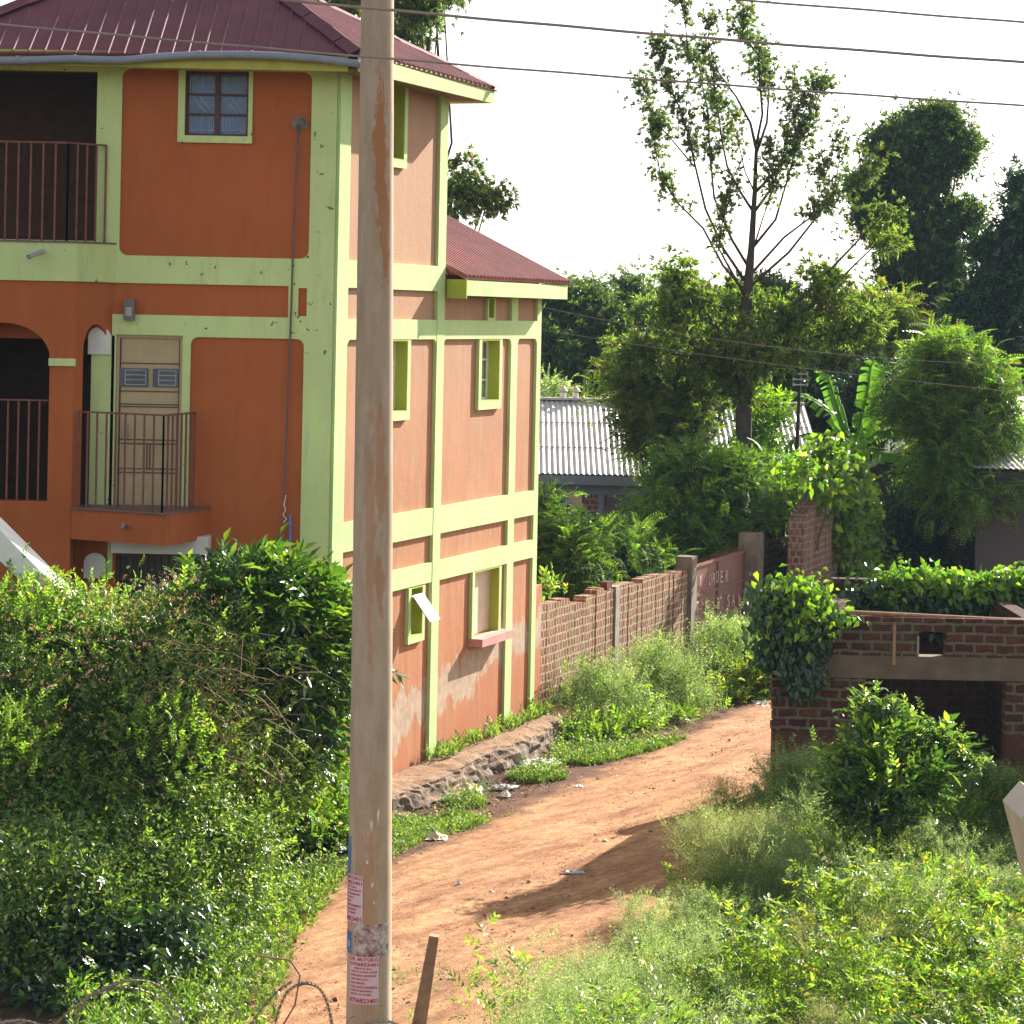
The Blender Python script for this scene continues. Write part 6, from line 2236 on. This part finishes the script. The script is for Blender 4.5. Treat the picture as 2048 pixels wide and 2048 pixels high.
plant('glossy_dark_shrub', 'dark glossy shrub between the vine wall and the dark gabled house', 'shrub',
      [bl(1820, 975, 34, 42, 55.6, .5), bl(1815, 1040, 40, 50, 55.6, .5), bl(1880, 1100, 70, 55, 55.6, .6), bl(1830, 1110, 40, 50, 55.6, .5)],
      [('leaf', 'lf_dark', 6500, .13, dict(rin=.3, clump=.14, per=10, droop=.3))], trunk_r=.03, parts=('stems', 'foliage'))
plant('shade_shrub', 'dim shrub row against the wall of the dark gabled house', 'shrub',
      [bl(1970, 1120, 60, 40, 54.6, .5), bl(2040, 1135, 60, 34, 54.6, .5)], [('leaf', 'lf_dark', 3000, .13, dict(rin=.2, clump=.14, per=10))], trunk_r=.03, parts=('stems', 'foliage'))

# ---- banana plant
def banana():
    Yb = 54.2
    root = empty('banana_plant', (P(1705, 900, Yb).x, Yb, 0), 'banana plant with one upright bright leaf and drooping torn leaves', 'banana plant')
    m = MB(); b0 = P(1705, 900, Yb)
    m.tube([(b0.x, Yb, 0), (b0.x, Yb, b0.z * .6), P(1708, 870, Yb)], [.16, .13, .08], 10)
    m.build('pseudostem', M['lf_banana'], root, smooth=True)

    def bleaf(mid, width, tw, torn=.25):
        V, F = [], []
        mid = [P(u, v, Yb + dy) for u, v, dy in mid]
        K = 46
        def at(t):
            x = t * (len(mid) - 1); i = min(int(x), len(mid) - 2); f = x - i
            a, b, c, d = mid[max(i - 1, 0)], mid[i], mid[i + 1], mid[min(i + 2, len(mid) - 1)]
            return 0.5 * ((2 * b) + (c - a) * f + (2 * a - 5 * b + 4 * c - d) * f * f + (3 * b - a - 3 * c + d) * f ** 3)
        for side in (1, -1):
            i = 1
            while i < K:
                n = random.choice((2, 3, 4, 5)); e = min(K, i + n)
                droop = random.uniform(.0, .5); gap = .35 if random.random() < torn else 0.0
                base = len(V)
                for k in range(i, e + 1):
                    t = k / K; p = at(t); tg = (at(min(1, t + .01)) - at(max(0, t - .01))).normalized()
                    s = (tg.cross(tw)).normalized() * side
                    w = width * math.sin(math.pi * min(1, t * .93 + .05)) ** .55
                    kk = (k - i) / max(1, e - i)
                    sh = tg * (.06 + (gap * .12 * (1 - kk)))
                    up = s.cross(tg) * side
                    V.append(p); V.append(p + s * w * .55 + sh + Vector((0, 0, -.04 - droop * .1)) + up * .05); V.append(p + s * w + sh * 1.6 + Vector((0, 0, -.08 - droop * w * .9)))
                for k in range(e - i):
                    a = base + 3 * k
                    F.append((a, a + 1, a + 4)); F.append((a, a + 4, a + 3)); F.append((a + 1, a + 2, a + 5)); F.append((a + 1, a + 5, a + 4))
                i = e if random.random() > torn * .4 else e + 1
        V = np.array([tuple(v) for v in V])
        lf = np_mesh('leaf', V, np.array(F), M['lf_banana'], root)
        mm = MB(); mm.tube([at(k / 20) for k in range(21)], [.022 * (1 - .75 * k / 20) + .004 for k in range(21)], 6)
        mm.build('midrib', M['lf_banana'], lf, smooth=True)
    bleaf([(1712, 880, 0), (1724, 830, 0), (1736, 780, .05), (1742, 735, .1), (1750, 722, .1)], .30, Vector((.5, -1, 0)), .45)
    bleaf([(1720, 880, 0), (1752, 800, .6), (1762, 730, .9)], .24, Vector((.7, -.6, .2)), .1)
    bleaf([(1705, 885, 0), (1668, 830, .3), (1620, 795, .5), (1572, 782, .6)], .28, Vector((.2, -.3, 1)), .6)
    bleaf([(1700, 890, 0), (1670, 800, .2), (1655, 755, .3), (1640, 745, .3)], .2, Vector((.3, -.8, .5)), .5)
    bleaf([(1705, 890, 0), (1650, 868, -.3), (1600, 872, -.4), (1572, 905, -.5)], .26, Vector((0, -.2, 1)), .6)
    bleaf([(1715, 888, 0), (1770, 862, -.2), (1815, 862, -.3), (1850, 880, -.3)], .24, Vector((0, -.2, 1)), .5)
    bleaf([(1715, 892, 0), (1760, 905, -.6), (1792, 912, -.8), (1806, 935, -.8)], .22, Vector((0, -.2, 1)), .6)
    bleaf([(1705, 892, 0), (1680, 905, -.5), (1660, 930, -.7), (1655, 960, -.7)], .22, Vector((-.3, -.2, 1)), .6)


banana()

# ---- vine on the tall broken wall, the wall top and the ruin corner
def vine_cloud(pts_uvY, n, size, kind='leaf', sp=.12, mat='lf_vine', name='vine', label='', parent=None, up=.1):
    P3 = []
    for (u, v, ru, rv, Y, k) in pts_uvY:
        m_ = int(n * k)
        a = RNG.normal(0, .5, (m_, 3))
        c = P(u, v, Y)
        P3.append(np.array(c) + a * (ru / FPX * Y * 1.2, sp, rv / FPX * Y * 1.2))
    p = np.vstack(P3)
    d = np.stack([RNG.normal(0, .6, len(p)), -np.abs(RNG.normal(.5, .3, len(p))), RNG.normal(-.5 + up, .5, len(p))], 1)
    V, F = scatter(kind, p, d, size * RNG.uniform(.55, 1.3, len(p)), np.tile((0, -1.0, .8), (len(p), 1)) + RNG.normal(0, .5, (len(p), 3)))
    return V, F


Yv = SIDE @ Vector((sF, 0, 0)); Yv = Yv.y
v1 = [(1655, 905, 45, 25, 55, .05), (1690, 910, 30, 30, 56, .08), (1690, 960, 40, 45, 56.2, .12), (1660, 970, 40, 40, 54.8, .10), (1710, 1020, 35, 50, 57, .13), (1725, 1090, 30, 50, 58, .12), (1700, 1140, 40, 60, 57, .12), (1640, 960, 30, 30, 54, .05), (1745, 1140, 30, 40, 58.5, .08), (1690, 1060, 25, 50, 56, .08), (1600, 940, 35, 25, 53, .04), (1735, 1000, 20, 30, 57.5, .03)]
Yw = lambda u: 12.08 / (.361 - (u - 1024) / 5200) - .5
v1 = [(u, v, ru, rv, Yw(u), k) for (u, v, ru, rv, _, k) in v1]
V, F = vine_cloud(v1, 4400, .19, sp=.22)
vroot = empty('climbing_vine', (P(1690, 1000, 51.8).x, 51.8, 0), 'bright green climbing vine cascading down the tall broken brick wall', 'vine')
np_mesh('foliage', V, F, M['lf_vine'], vroot)
m = MB()
for (a, b) in (((1700, 905), (1712, 1180)), ((1690, 900), (1700, 1180)), ((1708, 950), (1745, 1180)), ((1655, 915), (1640, 1100))):
    pts = [P(a[0] + (b[0] - a[0]) * t + 6 * math.sin(9 * t + a[0]), a[1] + (b[1] - a[1]) * t, Yw(a[0]) - .08) for t in np.linspace(0, 1, 9)]
    m.tube(pts, .025, 5)
for k in range(16):
    u, v = RNG.uniform(1690, 1770), RNG.uniform(930, 1120)
    yy = Yw(u) - .1; m.tube([P(u, v, yy), P(u + 14, v - 6, yy - .1), P(u + 26, v + 14, yy - .15), P(u + 30, v + 34, yy - .15)], .008, 4)
m.build('stems', M['stem'], vroot)
# vine over the back wall of the ruin
yb_ = YR + 3.4
v2 = [(u, 1168 + 8 * math.sin(u * .03), 42, 22, yb_, .11) for u in range(1800, 2080, 32)] + [(1790, 1190, 40, 20, yb_, .06)]
V, F = vine_cloud(v2, 2600, .13, sp=.25)
v2r = empty('climbing_vine', (P(1900, 1170, yb_).x, yb_, 0), 'leafy vine sprawling along the top of the back wall of the roofless building', 'vine')
np_mesh('foliage', V, F, M['lf_vine'], v2r)
v3 = [(u, 1215, 42, 40, yb_ - .1, .09) for u in range(1690, 2060, 46)]
V, F = vine_cloud(v3, 1700, .13, sp=.12)
np_mesh('hanging_foliage', V, F, M['lf_dark'], v2r)
# heap of vine on the front left corner
v4 = [(1590, 1170, 46, 26, YR - .1, .10), (1565, 1205, 55, 40, YR - .15, .16), (1600, 1230, 60, 45, YR - .15, .18), (1570, 1280, 55, 50, YR - .12, .16), (1610, 1310, 40, 50, YR - .1, .12), (1600, 1365, 28, 30, YR - .08, .05), (1545, 1250, 30, 50, YR - .1, .07), (1532, 1310, 16, 28, YR - .1, .03), (1640, 1225, 40, 14, YR, .04), (1690, 1232, 30, 8, YR, .015)]
V, F = vine_cloud([b for b in v4 if b[1] < 1240 and b[0] != 1565], 2300, .11, sp=.35, up=-.1)
v4r = empty('climbing_vine', (P(1590, 1250, YR).x, YR, 0), 'thick vine heap draped over the left corner of the roofless building', 'vine')
np_mesh('foliage', V, F, M['lf_vine'], v4r)
V, F = vine_cloud([b for b in v4 if b[1] > 1180 and b[0] > 1500], 2600, .11, sp=.14, up=-.5)
np_mesh('hanging_foliage', V, F, M['lf_dark'], v4r)  # lower heap in darker leaves: its shade is put into the colour
m = MB()
for k in range(14):
    u = RNG.uniform(1560, 1630)
    m.tube([P(u, 1180, YR - .05), P(u + RNG.normal(0, 8), 1250, YR - .06), P(u + RNG.normal(0, 14), 1340, YR - .05)], .007, 4)
m.build('stems', M['stem'], v4r)

# ---- bush in front of the ruin opening
plant('glossy_leaf_bush', 'glossy leafed bush growing in front of the dark opening of the roofless building', 'bush',
      ragged([bl(1765, 1500, 50, 52, 27.6, .5), bl(1720, 1540, 60, 60, 27.3, .5), bl(1825, 1545, 48, 50, 27.4, .5), bl(1870, 1490, 35, 40, 27.6, .35), bl(1770, 1600, 90, 60, 27.0, .5), bl(1905, 1520, 25, 25, 27.6, .25), bl(1755, 1425, 25, 25, 27.6, .25)], 7, .5, .7),
      [('bigshoot', 'lf_big', 720, .24, dict(rin=.7, clump=.1, per=4, rnd=.5, up=.2)), ('leaf', 'lf_dark', 15000, .065, dict(rin=.25, clump=.09, per=14, name='inner_leaves')),
       ('shoot', 'lf_hedge', 1600, .18, dict(rin=.5, clump=.1, per=5, name='middle_leaves'))], trunk_r=.03, parts=('stems', 'foliage'))

# ---- weed thicket in the foreground
TH = [(-.5, 15.2), (-.15, 19.5), (.2, 21.0), (.6, 22.6), (1.15, 24.2), (1.95, 26.0), (2.5, 27.6), (2.9, 29.2), (3.4, 30.7), (9, 30.7), (9, 15.2)]


def thicket():
    q = scatter_ground(TH, 3000)
    e = vnoise(q[:, 0], q[:, 1], .75, 31); f = vnoise(q[:, 0], q[:, 1], 1.1, 32); hN = .65 * vnoise(q[:, 0], q[:, 1], .8, 33) + .35 * vnoise(q[:, 0], q[:, 1], 2.2, 34)
    hN = np.clip((hN - .2) * 1.5, 0, 1)
    edge = (q[:, 0] < 1.0 + (q[:, 1] - 21) * .36) & (q[:, 1] < 25)
    grey = (e + np.where(edge, .35, -.02) > .50)
    straw = (~grey) & (f > .78)
    yel = (~grey) & (~straw)
    h = .30 + .95 * hN ** 1.6 + np.where(edge, .22, 0)
    lst = weeds(q[grey], h[grey] * 1.1, 24, .17, 'sprig', .17, up=.8)
    tag(np_mesh('grey_green_weeds', *lst, M['lf_grey']), 'pale grey green feathery weeds in the right foreground', 'weeds', kind='stuff')
    lst = merge([weeds(q[yel], h[yel], 20, .17, 'shoot', .15, up=.4), weeds(q[yel][::2], h[yel][::2] * 1.15, 7, .14, 'bigshoot', .17, up=.3)])
    tag(np_mesh('yellow_green_weeds', *lst, M['lf_yellow']), 'yellow green leafy weeds in the right foreground', 'weeds', kind='stuff')
    lst = weeds(q[straw], h[straw] * 1.15, 22, .17, 'wisp', .2, up=.9)
    tag(np_mesh('straw_weeds', *lst, M['lf_straw']), 'straw coloured dry weeds in the right foreground', 'weeds', kind='stuff')
    qq = scatter_ground(TH, 2300)
    lst = merge([weeds(qq, RNG.uniform(.1, .35, len(qq)), 12, .2, 'shoot', .13, zlo=.05, up=.2), stems(q, h * .95)])
    tag(np_mesh('undergrowth', *lst, M['lf_hedge']), 'dark green undergrowth below the foreground weeds', 'weeds', kind='stuff')


thicket()
plant('airy_weed_bush', 'round straw green airy bush left of the glossy bush in the weeds', 'weed bush',
      [bl(1490, 1740, 85, 60, 26.0, .5), bl(1420, 1700, 40, 45, 26.6, .35), bl(1540, 1710, 50, 50, 26.8, .4)],
      [('wisp', 'lf_straw', 1900, .24, dict(rin=.3, clump=.12, per=7, up=.9, rnd=.45)), ('sprig', 'lf_grey', 900, .2, dict(rin=.2, clump=.12, per=7, up=.8, name='inner_leaves'))], trunk_r=.015, parts=('stems', 'foliage'))
plant('shaded_weed_bush', 'blue green shaded weed bush against the footing of the roofless building', 'weed bush',
      [bl(1600, 1590, 60, 60, 29.9, .5), bl(1660, 1600, 60, 70, 29.6, .5), bl(1570, 1640, 60, 50, 29.4, .4), bl(1640, 1680, 70, 50, 29.0, .5)],
      [('sprig', 'lf_grey', 2200, .22, dict(rin=.25, clump=.13, per=7, up=.8)), ('shoot', 'lf_hedge', 1300, .15, dict(rin=.2, clump=.1, name='inner_leaves'))], trunk_r=.015, parts=('stems', 'foliage'))
plant('shaded_weed_bush', 'dim weed bush in the shade at the far right below the brick jamb', 'weed bush',
      [bl(1960, 1620, 80, 70, 29.6, .5), bl(2040, 1640, 70, 70, 29.5, .5), bl(1900, 1660, 70, 50, 29.1, .5)],
      [('sprig', 'lf_hedge', 1600, .22, dict(rin=.25, clump=.13, per=7, up=.8)), ('shoot', 'lf_hedge', 1900, .15, dict(rin=.2, clump=.1, name='inner_leaves'))], trunk_r=.015, parts=('stems', 'foliage'))
plant('roadside_weed', 'dark wiry weed leaning over the road edge near the building corner', 'weed bush',
      [bl(1445, 1630, 35, 45, 29.6, .3), bl(1490, 1660, 45, 40, 29.2, .35), bl(1400, 1680, 30, 20, 28.8, .25)],
      [('wisp', 'lf_hedge', 700, .24, dict(rin=.2, clump=.1, per=6, up=.7))], trunk_r=.015, parts=('stems', 'foliage'))
# yellow blossom spray in the weeds
c = P(1762, 1660, 27.6)
root = empty('yellow_flower_stalk', (c.x, c.y, 0), 'single stalk with orange yellow blossoms in the middle of the weeds', 'flower')
m = MB(); m.tube([(c.x, c.y, 0), (c.x + .02, c.y, c.z * .6), (c.x, c.y, c.z)], .006, 5); m.build('stem', M['stem'], root)
pp = np.array(c) + RNG.normal(0, .028, (60, 3))
V, F = scatter('leaf', pp, RNG.normal(0, 1, (60, 3)), .035); np_mesh('blossom', V, F, M['flower_y'], root)

# ------------------------------------------------------------------ litter and small stuff on the ground
q = scatter_ground([(LEFT[i][0] + .1, LEFT[i][1]) for i in range(1, 10)] + [(RIGHT[i][0], RIGHT[i][1]) for i in range(9, 0, -1)], 5200)
pz = np.c_[q, np.full(len(q), .055)]
V, F = scatter('leaf', pz, RNG.normal(0, 1, (len(q), 3)) * (1, 1, .15), RNG.uniform(.008, .05, len(q)), np.tile((0, 0, 1.0), (len(q), 1)))
V2, F2 = [], None
tag(np_mesh('road_grit', V, F, M['litter']), 'fallen leaves and grit strewn over the red road', 'grit', kind='stuff')
cq = scatter_ground([(LEFT[i][0] - .4, LEFT[i][1]) for i in range(1, 10)] + [(RIGHT[i][0], RIGHT[i][1]) for i in range(9, 0, -1)], 900)
CV, CF_ = [], []
for k, (x, y) in enumerate(cq):
    rr_ = .008 + .03 * RNG.random() ** 3
    o_ = len(CV)
    z_ = .04
    for (a, b, c_) in ((1, 0, 0), (0, 1, 0), (-1, 0, 0), (0, -1, 0), (0, 0, .8), (0, 0, -.8)):
        CV.append((x + a * rr_ * RNG.uniform(.7, 1.4), y + b * rr_ * RNG.uniform(.7, 1.4), z_ + c_ * rr_ * RNG.uniform(.7, 1.2)))
    CF_ += [(o_, o_ + 1, o_ + 4), (o_ + 1, o_ + 2, o_ + 4), (o_ + 2, o_ + 3, o_ + 4), (o_ + 3, o_, o_ + 4), (o_ + 1, o_, o_ + 5), (o_ + 2, o_ + 1, o_ + 5), (o_ + 3, o_ + 2, o_ + 5), (o_, o_ + 3, o_ + 5)]
tag(np_mesh('road_pebbles', np.array(CV), np.array(CF_), M['litter']), 'small pebbles and clods scattered over the red road', 'pebbles', kind='stuff')
vq = scatter_ground(gpoly((780, 1660), (960, 1560), (1120, 1500), (1180, 1530), (1100, 1575), (960, 1640), (840, 1720), (790, 1760)), 1500)
V, F = scatter('leaf', np.c_[vq, np.full(len(vq), .03)], RNG.normal(0, 1, (len(vq), 3)) * (1, 1, .3), RNG.uniform(.015, .07, len(vq)), np.tile((0, 0, 1.0), (len(vq), 1)))
tag(np_mesh('verge_debris', V, F, M['litter']), 'dead leaves and scraps on the dark verge by the plinth', 'debris', kind='stuff')


def crumple(u, v, w, d, h, label, mat='white', name='litter_scrap', cat='litter'):
    c = G(u, v); K = 9
    V, F = [], []
    for i in range(K):
        for j in range(K):
            a, b = i / (K - 1) * 2 - 1, j / (K - 1) * 2 - 1
            r = 1 + .25 * random.uniform(-1, 1)
            V.append((c.x + a * w * r / 2, c.y + b * d * r / 2, .045 + max(0, h * (1 - a * a) * (1 - b * b) * random.uniform(.2, 1.3)) + .006 * random.random()))
    for i in range(K - 1):
        for j in range(K - 1):
            a = i * K + j; F.append((a, a + 1, a + K + 1, a + K))
    me = bpy.data.meshes.new(name); me.from_pydata(V, [], F); me.materials.append(M[mat])
    o = bpy.data.objects.new(name, me); SC.collection.objects.link(o)
    return tag(o, label, cat, 'litter on the verge')


crumple(938, 1588, .34, .5, .10, 'tan crumpled cloth among litter below the plinth', 'cream_light')
crumple(905, 1600, .2, .25, .04, 'white plastic film left of the tan cloth', 'white')
crumple(1010, 1580, .3, .2, .03, 'long grey white plastic sheet on the dark verge', 'pvc')
crumple(1011, 1598, .12, .2, .06, 'small round white scrap right of the tan cloth', 'white')
crumple(872, 1684, .24, .25, .07, 'pale crumpled paper lying in the verge grass', 'cream_light')
crumple(1156, 1580, .14, .12, .02, 'thin white strip on the sunlit road', 'white')
crumple(1145, 1753, .26, .12, .02, 'flattened silver wrapper in the middle of the road', 'pvc')
crumple(918, 1782, .06, .06, .08, 'tiny upright white scrap standing on the road', 'white')
crumple(1528, 1415, .35, .9, .04, 'washed out pale plastic at the far end of the road', 'white')
crumple(1080, 1533, .5, .6, .05, 'white plastic shreds at the plinth end', 'pvc')
def rock(u, v, r, label, mat='stone'):
    c = G(u, v)
    m = MB()
    rr = [r * math.sin(math.pi * (k + .3) / 6.6) * random.uniform(.85, 1.1) for k in range(7)]
    m.tube([(c.x + random.uniform(-.1, .1) * r, c.y, -r * .3 + r * 1.1 * k / 6) for k in range(7)], rr, 9)
    return tag(m.build('stone', M[mat], smooth=True), label, 'stone', 'stones on the verge')
rock(574, 1830, .12, 'reddish stone in the grass at the hedge foot', 'clay')
rock(1085, 1500, .09, 'small stone on the far end of the plinth foot')

# ------------------------------------------------------------------ air
hz = MB()
hz.box(-1400, 1400, -70, 1450, -1.0, 16)
mh, nth, outh = NM('pale_air')
pvn = nth.nodes.new('ShaderNodeVolumePrincipled')
pvn.inputs['Color'].default_value = (0.55, 0.75, 1.0, 1)
pvn.inputs['Density'].default_value = 0.00025
pvn.inputs['Anisotropy'].default_value = 0.0
nth.links.new(pvn.outputs[0], outh.inputs['Volume'])
if True:
    ho = hz.build('haze', mh)
    tag(ho, kind='stuff')
